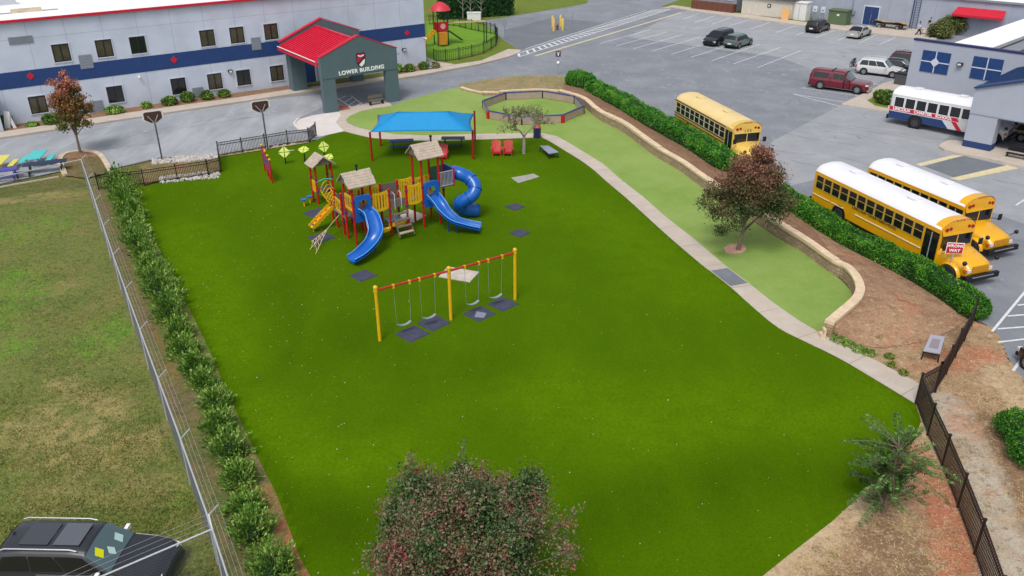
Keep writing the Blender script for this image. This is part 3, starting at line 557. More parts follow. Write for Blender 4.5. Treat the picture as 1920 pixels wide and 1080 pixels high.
def win(parent, cx, cz, w_, h_, y=-.03, curtain=None, name='window', gl=None):
    f = MB(); t = .08
    f.box((cx, y, cz+h_/2+t/2), (w_+2*t, .06, t)); f.box((cx, y, cz-h_/2-t/2), (w_+2*t, .1, t)); f.box((cx-w_/2-t/2, y, cz), (t, .06, h_)); f.box((cx+w_/2+t/2, y, cz), (t, .06, h_))
    fr = f.build(name, M_trimw, parent)
    k = MB(); t = .1; y2 = y+.012
    for dx in (-w_/2+t/2, 0, w_/2-t/2): k.box((cx+dx, y2, cz), (t if dx else .1, .05, h_))
    k.box((cx, y2, cz+h_/2-t/2), (w_-2*t, .046, t)); k.box((cx, y2, cz-h_/2+t/2), (w_-2*t, .046, t)); k.build('sash', M_frame, fr)
    MB().box((cx, y+.03, cz), (w_-.04, .02, h_-.04)).build('pane', gl or M_glass, fr)
    return fr
M_glass2 = mat('window_glass_dark', '1d2023', .12, var=.3, scale=1.2, spec=.7)
for i, (px, py) in enumerate([(115, 99), (195.5, 90.5), (258.7, 84.2), (388.7, 71.3), (444.2, 65.8), (508, 59.2), (71.7, 196), (216.2, 176.7), (335, 161.3), (403, 152.5), (456.7, 145.3), (519.2, 137)]):
    s, z = FA(px, py); win(lb, s, z, 1.42, 1.55, gl=M_glass2 if i in (2, 7, 8, 10) else M_glass)
for px, py, ww, hh in [(38.7, 75, 1.9, .62), (161, 115.5, 1.1, 1.25), (480, 81.7, .95, 1.25), (182.5, 201, 1.1, 1.25), (371.7, 175, 1.05, 1.2)]:
    s, z = FA(px, py); k = MB().box((s, -.03, z), (ww, .06, hh)); 
    for q in range(5): k.box((s, -.07, z-hh/2+hh*(q+.5)/5), (ww-.1, .03, .03))
    k.build('louvre_panel', M_greyp, lb)
for px, py in [(57, 142.5), (325.7, 112), (763, 61.7)]:
    s, z = FA(px, py); r_ = .33
    MB().prism([(-r_, 0), (0, r_), (r_, 0), (0, -r_)], -.02, .02).build('red_diamond', M_red, lb)
    o = C.objects[-1]; o.location = (s, -.05, z); o.rotation_euler = (PI/2, 0, 0)
for px, py in [(431, 133), (756.7, 92.5)]:
    s, z = FA(px, py); k = MB().box((s, -.12, z), (.42, .24, .26)).build('wall_lamp', M_black, lb); MB().box((s, -.15, z-.03), (.3, .2, .18)).box((s, -.245, z), (.3, .02, .14)).build('lens', M_lampw, k)
s, z = FA(260, 144); MB().ball((s, -.3, z), .13).box((s, -.15, z+.08), (.12, .3, .1)).build('security_camera', M_white, lb)
s, z = FA(795, 72); MB().ball((s+.1, -.3, z), .13).box((s, -.15, z+.08), (.12, .3, .1)).build('security_camera', M_white, lb)
# entrance under the portico
b = MB().box((-14.6, -.04, 1.35), (2.0, .1, 2.7)); b.build('door', M_navy, lb)
MB().box((-14.6, -.07, 2.85), (2.3, .12, .14)).box((-15.68, -.07, 1.4), (.14, .12, 2.8)).box((-13.52, -.07, 1.4), (.14, .12, 2.8)).build('door_frame', M_trimw, lb)
MB().box((-11.5, -.05, 1.2), (1.5, .1, 1.9)).build('entrance_panel', M_navy, lb)
# roof units
for px, py, d in [(7, 9, (2.2, 1.2, .6)), (50, 23, (2.6, .5, .35))]:
    P_ = G(px, py, HB+.1); L_ = Matrix.Rotation(-R(34.7), 3, 'Z') @ (P_-OA)
    u_ = empty('roof_unit', P_, R(34.7), 'grey vent box on the white roof' if px < 10 else 'low pinkish curb box with a long flashing on the roof', 'roof vent')
    k = MB().box((0, 0, d[2]/2), d, taper=.95)
    k.build('housing', M_galv if px < 10 else M_curb, u_)
    if px < 10: MB().box((0, 0, d[2]+.06), (d[0]*.8, d[1]*.7, .1)).build('lid', M_greyp, u_)
    else: MB().box((0, 0, .04), (5.2, .3, .08)).build('flashing', M_greyp, u_)
# ================================================================ PORTICO (left)
PB = G(610.6, 213); UP = (G(749.6, 189.2)-PB).normalized(); rzP = math.atan2(UP.y, UP.x)
po = empty('entrance_portico', PB, rzP, 'slate grey gabled portico with red ribbed roof and LOWER BUILDING sign', 'portico')
T = .5; W = 7.86
b = MB()
b.box((.65, T/2, 1.57), (1.3, T, 3.14)); b.build('pillar', M_teal, po)
MB().box((7.2, T/2, 1.52), (1.32, T, 3.14)).build('pillar', M_teal, po)
prof = [(0, 3.14), (W, 3.14), (W, 5.1), (3.97, 6.62), (0, 5.1)]
def gable(parent, name, prof, y0, y1, m):
    b = MB(); n = len(prof); vs = [(x, y0, z) for x, z in prof]+[(x, y1, z) for x, z in prof]
    b.add(vs, [tuple(range(n)), tuple(reversed(range(n, 2*n)))]+[(i, i+n, (i+1) % n+n, (i+1) % n) for i in range(n)])
    return b.build(name, m, parent)
fp = gable(po, 'front_gable', prof, 0, T, M_teal)
MB().box((W/2, -.012, 3.13), (W, .02, .05)).build('joint_strip', mat('joint', '43545c', .8), fp)
b = MB()
for a, c in (((-.06, 5.1), (3.97, 6.66)), ((3.97, 6.66), (W+.06, 5.1))):
    b.beam((a[0], T/2, a[1]+.02), (c[0], T/2, c[1]+.02), T+.06, .08)
b.build('front_coping', M_red, po)
gable(po, 'rear_gable', [(.35, 4.0), (9.0, 4.0), (9.0, 5.2), (4.9, 6.75), (.35, 5.0)], 10.3, 10.7, M_teal)
b = MB(); b.beam((.2, 10.5, 4.95), (4.9, 10.5, 6.83), .5, .09); b.beam((4.9, 10.5, 6.83), (9.15, 10.5, 5.2), .5, .09); b.build('rear_coping', M_red, po)
# ribbed roof, two slopes between the gables
M_redr = mat('red_roof', 'cc2040', .28, var=.08, scale=2)
for nm, x0, z0, x1, z1 in (('roof_slope', .1, 4.55, 4.2, 6.1), ('roof_slope', 7.8, 4.6, 4.2, 6.1)):
    b = MB(); y0, y1 = T+.02, 10.28
    b.add([(x0, y0, z0), (x0, y1, z0), (x1, y1, z1), (x1, y0, z1), (x0, y0, z0-.12), (x0, y1, z0-.12), (x1, y1, z1-.12), (x1, y0, z1-.12)], [(0, 1, 2, 3), (7, 6, 5, 4), (0, 4, 5, 1), (1, 5, 6, 2), (2, 6, 7, 3), (3, 7, 4, 0)])
    for k in range(19):
        y = y0+.25+k*(y1-y0-.5)/18; b.beam((x0, y, z0+.05), (x1, y, z1+.05), .1, .13)
    b.build(nm, M_redr, po)
MB().beam((4.2, T, 6.16), (4.2, 10.3, 6.16), .3, .12).build('ridge_cap', M_redr, po)
b = MB().beam((.02, T, 4.38), (.02, 10.3, 4.38), .16, .36); b.build('fascia', M_red, po)
MB().beam((7.76, T, 4.42), (7.76, 10.3, 4.42), .12, .36).build('fascia', M_red, po)
MB().tube([(-.08, 1.0, 4.6), (-.08, 10.2, 4.6)], .05).build('gutter', M_white, po)
MB().box((1.55, 10.0, 2.2), (1.5, 1.1, 4.4)).build('pillar', M_teal, po)
MB().box((8.1, 10.0, 2.2), (1.2, 1.1, 4.4)).build('pillar', M_teal, po)
MB().box((4.6, 5.6, 4.3), (8.2, 9.3, .06)).build('ceiling', M_greyp, po)
text('sign_lettering', 'LOWER BUILDING', .5, mat('sign_white', 'f0f0f0', .5), po, (4.05, -.03, 3.5), (1, 0, .013), (0, 0, 1), .05, 1.12, .014, xs=1.04)
# emblem: shield, navy rim, red and white quarters
sh = [(-.46, .62), (-.3, .72), (0, .62), (.3, .72), (.46, .62), (.46, -.1), (.36, -.42), (0, -.72), (-.36, -.42), (-.46, -.1)]
def shield(name, k, y, m, poly=sh, parent=po):
    b = MB(); P_ = [(4.05+x*k, y, 4.42+z*k) for x, z in poly]; Q = [(a, y+.03, c) for a, _, c in P_]; n = len(P_)
    b.add(P_+Q, [tuple(reversed(range(n))), tuple(range(n, 2*n))]+[(i, (i+1) % n, (i+1) % n+n, i+n) for i in range(n)]); return b.build(name, m, parent)
em = shield('emblem', 1.0, -.035, mat('emblem_navy', '1d2340', .5))
shield('emblem_field', .84, -.05, M_red, parent=em)
shield('emblem_quarter', .84, -.06, M_roofw, [(.46, .1), (.46, -.1), (.36, -.42), (0, -.72), (-.3, -.47), (0, -.15)], parent=em)
shield('emblem_band', .84, -.07, mat('emblem_navy', '1d2340'), [(-.42, -.28), (-.3, -.45), (.46, .22), (.46, .46)], parent=em)
shield('emblem_crown', .84, -.07, M_roofw, [(-.4, .62), (-.3, .45), (0, .38), (.3, .45), (.4, .62), (.2, .56), (0, .5), (-.2, .56)], parent=em)
# ================================================================ RIGHT BUILDING
OB = G(1690, 195); AB = R(-46.4); UB = Vector((math.cos(AB), math.sin(AB), 0)); NB = Vector((-UB.y, UB.x, 0))
rb = empty('school_building', OB, AB, 'pale wing with navy cross windows and standing seam roof behind the white bus', 'building')
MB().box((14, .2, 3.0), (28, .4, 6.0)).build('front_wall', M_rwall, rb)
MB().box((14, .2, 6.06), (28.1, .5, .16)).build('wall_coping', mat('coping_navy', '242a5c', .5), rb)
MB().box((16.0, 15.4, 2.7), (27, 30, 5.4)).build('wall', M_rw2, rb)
rr = MB().box((16.0, 15.6, 5.5), (27.4, 29.8, .16)).build('roof', M_roofw, rb)
b = MB(); b.box((17.4, 15, 5.64), (23, 26, .1))
for k in range(24): b.box((17.4, 2.2+k*1.15, 5.72), (23, .12, .06)) if False else None
b.build('roof_membrane', mat('roof_grey', '7f8389', .7, var=.12, scale=.4), rr)
b = MB()
for k in range(14): b.box((6.6+k*1.7, 15, 5.72), (.16, 26, .08))
b.build('roof_seam', mat('seam_dark', '33363b', .7), rr)
for y in (4.5, 9.5):
    k = MB().box((12, y+4, 5.95), (1.4, 1.2, .5)).build('roof_vent', M_galv, rr); MB().cyl((12, y+4, 6.2), .3, .4).build('vent_pipe', M_galv, k)
def crosswin(x, z, w_=2.5, h_=1.92, diamond=False):
    f = MB().box((x, -.03, z), (w_, .06, h_)).build('navy_window', mat('window_navy', '1d3f74', .35, var=.15, scale=1.5), rb)
    k = MB().box((x, -.07, z), (.09, .03, h_)).box((x, -.072, z), (w_, .03, .09)); k.build('cross_bar', M_trimw, f)
    if diamond: MB().prism([(-.42, 0), (0, .42), (.42, 0), (0, -.42)], -.02, .02).build('centre_diamond', M_trimw, f); o = C.objects[-1]; o.location = (x, -.1, z); o.rotation_euler = (PI/2, 0, 0)
crosswin(2.27, 4.28, diamond=True); crosswin(6.72, 4.36)
k = MB().box((4.48, -.15, 4.45), (.46, .3, .28)).build('wall_lamp', M_black, rb); MB().box((4.48, -.31, 4.45), (.3, .03, .16)).build('lens', M_lampw, k)
# right portico
OP = G(1803, 276.7); UPR = (G(1854.4, 287.1)-OP).normalized(); aP = math.atan2(UPR.y, UPR.x)
pr = empty('entrance_portico', OP, aP, 'pale portico with navy base band and blue metal roof at right edge', 'portico')
b = MB(); b.box((1.05, .5, 2.4), (2.1, 1.0, 4.8)); b.build('pillar', M_rwall, pr)
MB().box((1.05, .5, .33), (2.14, 1.04, .66)).build('pillar_base', M_navy, pr)
MB().box((10.4, .5, 2.4), (2.1, 1.0, 4.8)).build('pillar', M_rwall, pr); MB().box((10.4, .5, .33), (2.14, 1.04, .66)).build('pillar_base', M_navy, pr)
gable(pr, 'front_beam', [(-.02, 2.79), (11.5, 2.79), (11.5, 4.82), (5.75, 6.6), (-.02, 4.82)], -.01, .98, M_rwall)
MB().box((5.75, -.03, 2.86), (11.5, .02, .06)).build('joint_strip', mat('joint_r', '8f96a4', .8), pr)
b = MB(); b.beam((-.1, .45, 4.86), (5.75, .45, 6.72), 1.25, .12); b.beam((5.75, .45, 6.72), (11.6, .45, 4.86), 1.25, .12); b.build('coping', M_navy, pr)
M_blueroof = mat('blue_roof', '1d3a66', .4, var=.1, scale=2)
for x0, x1 in ((.0, 5.75), (11.5, 5.75)):
    b = MB(); z0, z1 = 4.9, 6.72; y0, y1 = 1.1, 9.8
    b.add([(x0, y0, z0), (x0, y1, z0), (x1, y1, z1), (x1, y0, z1), (x0, y0, z0-.12), (x0, y1, z0-.12), (x1, y1, z1-.12), (x1, y0, z1-.12)], [(0, 1, 2, 3), (7, 6, 5, 4), (0, 4, 5, 1), (1, 5, 6, 2), (2, 6, 7, 3), (3, 7, 4, 0)])
    for k in range(18): b.beam((x0, y0+.2+k*.48, z0+.03), (x1, y0+.2+k*.48, z1+.03), .06, .06)
    b.build('roof_slope', M_blueroof, pr)
MB().box((5.7, 5.5, 4.7), (11.2, 8.9, .06)).build('ceiling', M_greyp, pr)
MB().box((1.05, 9.2, 2.4), (2.1, 1.0, 4.8)).build('pillar', M_rwall, pr)
MB().box((10.4, 9.2, 2.4), (2.1, 1.0, 4.8)).build('pillar', M_rwall, pr)
# ================================================================ FAR BUILDING (back of the lot)
OF = G(1620, 45); AF = R(-42); UF = Vector((math.cos(AF), math.sin(AF), 0))
def FF(px, py): return plane_sz(px, py, OF, UF)
fb = empty('school_building', OF, AF, 'long pale low building at the back of the lot with navy double door', 'building')
s0, _ = FF(1400, 20); 
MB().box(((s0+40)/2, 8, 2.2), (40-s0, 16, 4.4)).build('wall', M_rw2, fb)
MB().box(((s0+40)/2, 8, 4.5), (40-s0+.4, 16.4, .2)).build('roof', M_roofw, fb)
MB().box(((s0+40)/2, -.1, 4.5), (40-s0+.4, .3, .24)).build('roof_edge', M_greyp, fb)
s, z = FF(1633, 31)
d_ = MB().box((s, -.05, 1.2), (2.0, .1, 2.4)).build('double_door', M_navy, fb); MB().box((s, -.115, 1.2), (.04, .03, 2.3)).box((s+.12, -.13, 1.2), (.05, .05, .25)).build('door_handle', M_chrome, d_)
MB().box((s, -.06, 2.48), (2.3, .14, .14)).box((s-1.08, -.06, 1.2), (.12, .14, 2.42)).box((s+1.08, -.06, 1.2), (.12, .14, 2.42)).build('door_frame', M_trimw, fb)
for px in (1594, 1707): 
    s, z = FF(px, 45); MB().tube([(s, -.12, .1), (s, -.12, 4.3)], .07).build('downpipe', M_greyp if px < 1650 else M_navy, fb)
s, z = FF(1600, 33); MB().box((s, -.12, 1.4), (.35, .24, .5)).build('meter_box', M_greyp, fb)
for px in (1414, 1448, 1456):
    s, z = FF(px, 20); MB().tube([(s, -.12, .1), (s, -.12, 4.3)], .08).build('conduit', M_navy if px > 1420 else M_greyp, fb)
# red awning
P_ = G(1845, 36, 2.2); s, z = FF(1840, 40)
aw = empty('awning', OF+UF*FF(1838, 30)[0], AF, 'red fabric awning on the far wall above the shrubs', 'awning')
b = MB(); b.add([(-2.9, -.02, 3.5), (2.9, -.02, 3.5), (3.1, -1.5, 2.75), (-3.1, -1.5, 2.75), (-3.1, -1.5, 2.5), (3.1, -1.5, 2.5), (-2.9, -.02, 3.44), (2.9, -.02, 3.44)], [(0, 3, 2, 1), (3, 4, 5, 2), (0, 6, 4, 3), (1, 2, 5, 7)]); b.build('canopy', mat('awning_red', 'c01530', .7, var=.08, scale=2), aw)
MB().tube([(-3, -.05, 2.5), (-3.05, -1.48, 2.55)], .03).tube([(3, -.05, 2.5), (3.05, -1.48, 2.55)], .03).build('bracket', M_greyp, aw)
# ladder against far wall
s, z = FF(1716, 45); ld = empty('wall_ladder', OF+UF*s, AF, 'navy caged ladder fixed to the far pale wall', 'ladder')
for x in (-.3, .3): MB().box((x, -.3, 2.2), (.07, .07, 4.4)).build('rail', M_navy, ld)
for k in range(13): MB().box((0, -.3, .3+k*.33), (.53, .04, .04)).build('rung', M_navy, ld)
# sheds at the back
def shed(px, py, L, D, H_, wallm, label, roofm, win_=True, yaw=AF):
    e_ = empty('shed', G(px, py), yaw, label, 'shed')
    MB().box((0, D/2, H_/2+.15), (L, D, H_)).build('wall', wallm, e_)
    b = MB(); b.box((0, D/2, H_+.25), (L+.3, D+.3, .2)); b.build('roof', roofm, e_); return e_
M_shedb = mat('shed_brown', '6a4032', .8, var=.2, scale=3, stretch=(1, 1, 8)); M_shedw = mat('shed_cream', 'c3beb2', .8, var=.08, scale=2)
e_ = shed(1340, 20, 7.2, 4, 3.2, M_greyp, 'brown skirted wooden cabin with white framed windows at the top edge', M_greyp)
MB().box((0, -.5, .65), (7.3, 1.0, 1.3)).build('deck_skirt', M_shedb, e_)
for k in range(9): MB().box((-3.55+k*.89, -1.02, .7), (.12, .06, 1.4)).build('deck_post', M_shedb, e_)
for x in (-2.2, 0, 2.2): win(e_, x, 2.3, 1.2, 1.0)
e_ = shed(1435, 32.5, 8.0, 4, 2.6, M_shedw, 'cream storage shed with grey shingle roof', mat('shingle', '5e5c60', .8, var=.2, scale=4))
b = MB(); b.add([(-4.2, -.3, 2.55), (4.2, -.3, 2.55), (4.2, 2.2, 3.7), (-4.2, 2.2, 3.7), (4.2, 4.6, 2.55), (-4.2, 4.6, 2.55)], [(0, 1, 2, 3), (3, 2, 4, 5), (5, 0, 3), (1, 4, 2)]); b.build('gable_roof', MATS['shingle'], e_)
MB().box((.4, -.04, 1.7), (.5, .08, .5)).build('wall_sign', M_black, e_); MB().box((.4, -.09, 1.7), (.2, .03, .3)).build('sign_mark', M_white, e_)
e_ = empty('sign_board', G(1471, 39), AF+.3, 'orange folding board leaning on the kerb by the cream shed', 'sign'); MB().box((0, 0, .85), (1.0, .08, 1.7), rot=Matrix.Rotation(-.12, 3, 'X')).build('panel', mat('board_orange', 'd9a566', .7), e_); MB().box((0, .25, .75), (.9, .05, 1.5), rot=Matrix.Rotation(.2, 3, 'X')).build('rear_panel', MATS['board_orange'], e_)
e_ = empty('electrical_cabinet', G(1496, 38), AF, 'tall white electrical cabinet beside the cream shed', 'cabinet'); MB().box((0, .8, 1.2), (2.1, 1.5, 2.4)).build('housing', M_white, e_); MB().box((0, .8, 2.45), (2.3, 1.7, .12)).build('lid', M_white, e_); MB().box((0, .03, 1.2), (.04, .03, 2.1)).build('door_seam', M_greyp, e_)
for i, (px, py, L_) in enumerate([(1514, 36, 'slim grey meter post next to the white cabinet'), (1526, 38, 'pale twin meter boxes on a stand by the far wall'), (1541, 40, 'small pale meter box between the meters and the green transformer')]):
    e_ = empty('electric_meter', G(px, py), AF, L_, 'meter'); MB().box((0, 0, 1.6), (.7 if i else .45, .3, .8)).build('box', M_trimw, e_); MB().tube([(-.15, 0, 0), (-.15, 0, 1.3)], .05).tube([(.15, 0, 0), (.15, 0, 1.3)], .05).build('conduit', M_greyp, e_); MB().ball((0, -.18, 1.65), .14).build('dial', M_galv, e_)
e_ = empty('transformer_box', G(1567, 48), AF, 'dull green transformer box on the verge beside the dark car', 'transformer')
M_gbox = mat('green_box', '55684a', .6, var=.1, scale=3); MB().box((0, .9, 1.0), (2.6, 1.8, 2.0)).build('housing', M_gbox, e_); MB().box((0, .85, 2.04), (2.75, 1.95, .1)).build('lid', M_gbox, e_); MB().box((.1, -.02, 1.45), (.35, .03, .25)).build('label_plate', M_white, e_)
# ================================================================ VEHICLES
def wheel(parent, x, y, r, wd, side, rimm=None, dual=False):
    w_ = empty('wheel', (x, y, r)); w_.parent = parent
    prof = [(r*.62, wd/2), (r*.93, wd/2), (r, wd*.3), (r, -wd*.3), (r*.93, -wd/2), (r*.62, -wd/2)]
    rows = [[(q*math.cos(2*PI*j/24), a*side, q*math.sin(2*PI*j/24)) for q, a in prof] for j in range(25)]
    MB().grid(rows, flip=side > 0).build('tyre', M_tire, w_)
    b = MB(); n = 24; d = wd*.46
    b.tube([(0, -wd*.3*side, 0), (0, d*side, 0)], r*.68, 24, smooth=False)
    hub = b.build('rim', rimm or M_rim, w_)
    k = MB()
    for i in range(5):
        a = 2*PI*i/5+.3; k.tube([(math.cos(a)*r*.38, d*side, math.sin(a)*r*.38), (math.cos(a)*r*.38, (d+.012)*side, math.sin(a)*r*.38)], r*.1, 8)
    k.build('rim_holes', M_tire, w_)
    return w_
PAINTS = {}
def paint(name, col, rough=.25):
    m = mat('paint_'+name, col, rough, var=.04, scale=1); b_ = m.node_tree.nodes['Principled BSDF']; b_.inputs['Coat Weight'].default_value = .6; b_.inputs['Coat Roughness'].default_value = .08; return m
def pl(tab, x):
    if x <= tab[0][0]: return tab[0][1]
    for (a, va), (b, vb) in zip(tab, tab[1:]):
        if x <= b:
            t = (x-a)/(b-a); return va+(vb-va)*t
    return tab[-1][1]
def car(name, label, cat, pos, yaw, L, W, H, pm, kind='suv', group='cars parked in the lot', extra=None):
    """loft: levels across the half section, stations along x; windows are patches offset from the same surface"""
    e = empty(name, pos, yaw, label, cat, group)
    h = W/2; bl = H*.56 if kind != 'sedan' else H*.62
    gc = .22
    # tables over x (0 rear .. L front)
    if kind == 'sedan': roof = [(0, bl), (.13*L, bl+.02), (.32*L, H-.03), (.5*L, H), (.6*L, H-.05), (.76*L, bl+.0), (L, bl-.1)]; glass = dict(rear=(.14, .31), front=(.61, .755), side=(.2, .72, .3, .6)); hood = [(0, bl-.02), (.13*L, bl+.02), (.76*L, bl), (.97*L, bl-.2), (L, bl-.3)]
    elif kind == 'van': roof = [(0, H*.8), (.03*L, H-.1), (.08*L, H-.02), (.4*L, H), (.6*L, H-.06), (.82*L, bl+.02), (L, bl-.3)]; glass = dict(rear=(.004, .03), front=(.615, .81), side=(.05, .78, .06, .6)); hood = [(0, bl), (.82*L, bl+.02), (.96*L, bl-.18), (L, bl-.3)]
    elif kind == 'truck': roof = [(0, H*.7), (.03*L, H-.12), (.07*L, H-.04), (.36*L, H-.03), (.4*L, H), (.6*L, H-.04), (.71*L, bl+.04), (L, bl-.02)]; glass = dict(rear=(.008, .035), front=(.61, .70), side=None); hood = [(0, bl), (.7*L, bl+.02), (.96*L, bl-.03), (L, bl-.12)]
    else: roof = [(0, bl+.1), (.035*L, H*.8), (.09*L, H-.06), (.2*L, H-.0), (.5*L, H), (.58*L, H-.05), (.72*L, bl+.03), (L, bl-.04)]; glass = dict(rear=(.01, .08), front=(.59, .715), side=(.07, .69, .11, .57)); hood = [(0, bl), (.72*L, bl+.02), (.95*L, bl-.12), (L, bl-.28)]
    def ztop(x): return max(pl(roof, x) if x < (roof[-2][0]) else pl(hood, x), 0) if x < roof[-2][0] else pl(hood, x)
    wtab = [(0, h*.86), (.03*L, h*.95), (.12*L, h), (.85*L, h), (.95*L, h*.93), (L, h*.78)]
    def S(x, v):
        wx = pl(wtab, x); zt = ztop(x); zb = min(pl(hood, x), zt) if x > .12*L else min(bl, zt)
        up = max(0., min(1., (zt-zb)/(H-bl))); endk = 0 if .1*L < x < .9*L else (.12 if x < .05*L or x > .95*L else .05)
        wt = wx*(.93-.17*up)
        lv = [(wx*.86, gc+endk), (wx*.97, gc+.1+endk), (wx, gc+.32), (wx*.995, zb-.12), (wx*.95, zb-.01), (wt+.02, zt-.10*up-.012), (wt-.14, zt-.01), (0, zt+.03)]
        i = min(6, int(v)); t = v-i; a, b = lv[i], lv[i+1]
        return a[0]+(b[0]-a[0])*t, a[1]+(b[1]-a[1])*t
    xs = sorted(set([0, L*.01, L*.03, L*.07]+[L*i/40 for i in range(1, 40)]+[L*.985, L]+[p[0] for p in roof+hood]))
    vv = [0, .5, 1, 1.5, 2, 2.5, 3, 3.4, 3.7, 4, 4.25, 4.6, 5, 5.35, 5.7, 6, 6.5, 7]
    rows = []
    for x in xs:
        hf = [S(x, v) for v in vv]; rows.append([(x, -y, z) for y, z in hf]+[(x, y, z) for y, z in reversed(hf[:-1])])
    b = MB(); b.grid(rows, flip=False)
    for r_, fl in ((rows[0], True), (rows[-1], False)):
        n = len(r_); b.add(r_, [tuple(range(n)) if fl else tuple(reversed(range(n)))])
    body = b.build('body', pm, e)
    def patch(name, x0b, x1b, x0t, x1t, v0, v1, m, sides=(1, -1), nx=8, nv=4, off=.012, parent=e):
        for sd_ in sides:
            k = MB(); rr = []
            for j in range(nv+1):
                t = j/nv; v = v0+(v1-v0)*t; xa = x0b+(x0t-x0b)*t; xb = x1b+(x1t-x1b)*t; row = []
                for i in range(nx+1):
                    x = xa+(xb-xa)*i/nx; y, z = S(x, v); row.append((x, sd_*(y+off), z+off*.4))
                rr.append(row)
            k.grid(rr, flip=sd_ > 0); k.build(name, m, parent)
    def across(name, xa, xb, v0, m, n=8):
        k = MB(); rr = []
        for i in range(n+1):
            x = xa+(xb-xa)*i/n; hf = [S(x, v) for v in (v0, 5.4, 5.8, 6.2, 6.6, 7)]
            rr.append([(x, -y, z+.012) for y, z in hf]+[(x, y, z+.012) for y, z in reversed(hf[:-1])])
        dx = .012 if xa > L/2 else -.012
        rr = [[(x+dx, y, z) for x, y, z in r_] for r_ in rr]
        k.grid(rr); return k.build(name, m, e)
    across('windscreen', glass['front'][0]*L, glass['front'][1]*L, 5.12, mat('screen_glass', '4d6468', .06, spec=.9) if kind != 'van' else M_glassd)
    across('rear_window', glass['rear'][0]*L, glass['rear'][1]*L, 5.15, M_glassd, 4)
    if kind == 'truck':
        for (a, c_, d, f_) in ((.06, .325, .075, .325), (.40, .50, .405, .50), (.515, .665, .515, .60)): patch('side_window', a*L, c_*L, d*L, f_*L, 4.12, 4.85, M_glassd)
        k = MB()
        for sd_ in (1, -1): k.box((.36*L, sd_*(h+.0), .9), (.03, .03, .9))
        k.box((.362*L, 0, H-.0), (.05, W*.72, .1)); k.build('cab_gap', M_black, e)
        patch('chrome_sill', .22*L, .78*L, .22*L, .78*L, .6, 1.1, M_chrome, off=.05)
    else:
        a, c_, d, f_ = glass['side']; m1 = (a+c_)/2
        ww = (c_-a); segs = [(0, .3), (.325, .62), (.645, 1)] if kind != 'sedan' else [(0, .48), (.51, 1)]
        for s0_, s1_ in segs: patch('side_window', (a+ww*s0_)*L, (a+ww*s1_)*L, (d+(f_-d)*s0_)*L, (d+(f_-d)*s1_)*L, 4.12, 4.88, M_glassd)
    patch('lower_trim', .02*L, .98*L, .02*L, .98*L, 0, .8, M_black, off=.01)
    r = .36 if kind != 'truck' else .42
    wx = (.19*L, .81*L) if kind != 'truck' else (.21*L, .83*L)
    for x in wx:
        for sd_ in (1, -1): MB().tube([(x, sd_*(h-.3), r), (x, sd_*(h+.012), r)], r*1.17, 24, smooth=False).build('wheel_arch', M_black, e)
        for sd_ in (1, -1): wheel(e, x, sd_*(h-.09), r, .24, sd_)
    for sd_ in (1, -1):
        y, z = S(.97*L, 3.3)
        MB().box((L*.965, sd_*(y-.14), pl(hood, .97*L)-.13), (.3, .34, .15), rz=-sd_*.35).build('headlight', M_lampw, e)
        MB().box((.012*L+.02, sd_*(h*.8), bl-.12), (.14, .22, .3)).build('tail_light', M_lampr, e)
        k = MB().box((.66*L if kind != 'van' else .7*L, sd_*(h+.12), bl+.06), (.12, .26, .17)); k.build('mirror', M_roofw if name == 'near_suv' else pm, e)
    MB().box((L-.005, 0, .58), (.06, W*.5, .22)).build('grille', M_black if kind != 'truck' else M_chrome, e)
    MB().box((L-.02, 0, .36), (.14, W*.82, .16)).build('front_bumper', M_black if kind != 'truck' else M_chrome, e)
    MB().box((.0, 0, .42), (.14, W*.84, .22)).build('rear_bumper', M_black if kind != 'sedan' else pm, e)
    MB().box((-.03, 0, bl-.3), (.03, .5, .16)).build('number_plate', M_white, e)
    if extra: extra(e, S, L, W, H)
    return e
def rails(e, S, L, W, H):
    for sd_ in (1, -1):
        MB().tube([(.14*L, sd_*W*.34, H+.0), (.16*L, sd_*W*.34, H+.08), (.5*L, sd_*W*.34, H+.09), (.55*L, sd_*W*.34, H+.02)], .025).build('roof_rail', M_galv, e)
def rackbars(e, S, L, W, H):
    rails(e, S, L, W, H)
    for x in (.22, .42): MB().box((x*L, 0, H+.12), (.08, W*.8, .04)).build('cross_bar', M_galv, e)
def bikerack(e, S, L, W, H):
    k = MB().box((-.3, 0, .6), (.6, .08, .08)).box((-.45, 0, 1.0), (.08, .08, .9)).box((-.5, 0, 1.4), (.12, 1.1, .06)); k.build('rear_rack', M_black, e)
    for q in (0, 1):
        k = MB()
        for y in (-.5, .5):
            k.tube([(-.5-.16*q, y+.33*math.cos(a), .9+.33*math.sin(a)) for a in [2*PI*i/14 for i in range(15)]], .03, 6)
        k.tube([(-.5-.16*q, -.5, .9), (-.5-.16*q, -.1, 1.35), (-.5-.16*q, .35, 1.3), (-.5-.16*q, .5, .9)], .025, 6); k.build('bicycle', M_black, e)
def vat(p, yaw, W, front=False, fx=.19, L=4.6):
    """origin (rear centre) from the ground point under the rear right wheel"""
    u = Vector((math.cos(yaw), math.sin(yaw), 0)); n = Vector((-u.y, u.x, 0)); return p-u*(fx*L)+n*(W/2-.1)
Y1 = R(48.5); Y2 = R(-36)
car('minivan', 'black minivan parked nose out next to the green SUV', 'car', G(1346, 87)+Vector((math.cos(Y1), math.sin(Y1), 0))*(4.1)+Vector((-math.sin(Y1), math.cos(Y1), 0))*.85, Y1+PI, 5.1, 1.95, 1.75, paint('black_blue', '1b1e26'), 'van')
car('parked_car', 'dull green SUV parked with its tail out beside the black minivan', 'car', vat(G(1385, 91.5), Y1, 1.9, L=4.7), Y1, 4.7, 1.88, 1.65, paint('green', '556b66'), 'suv')
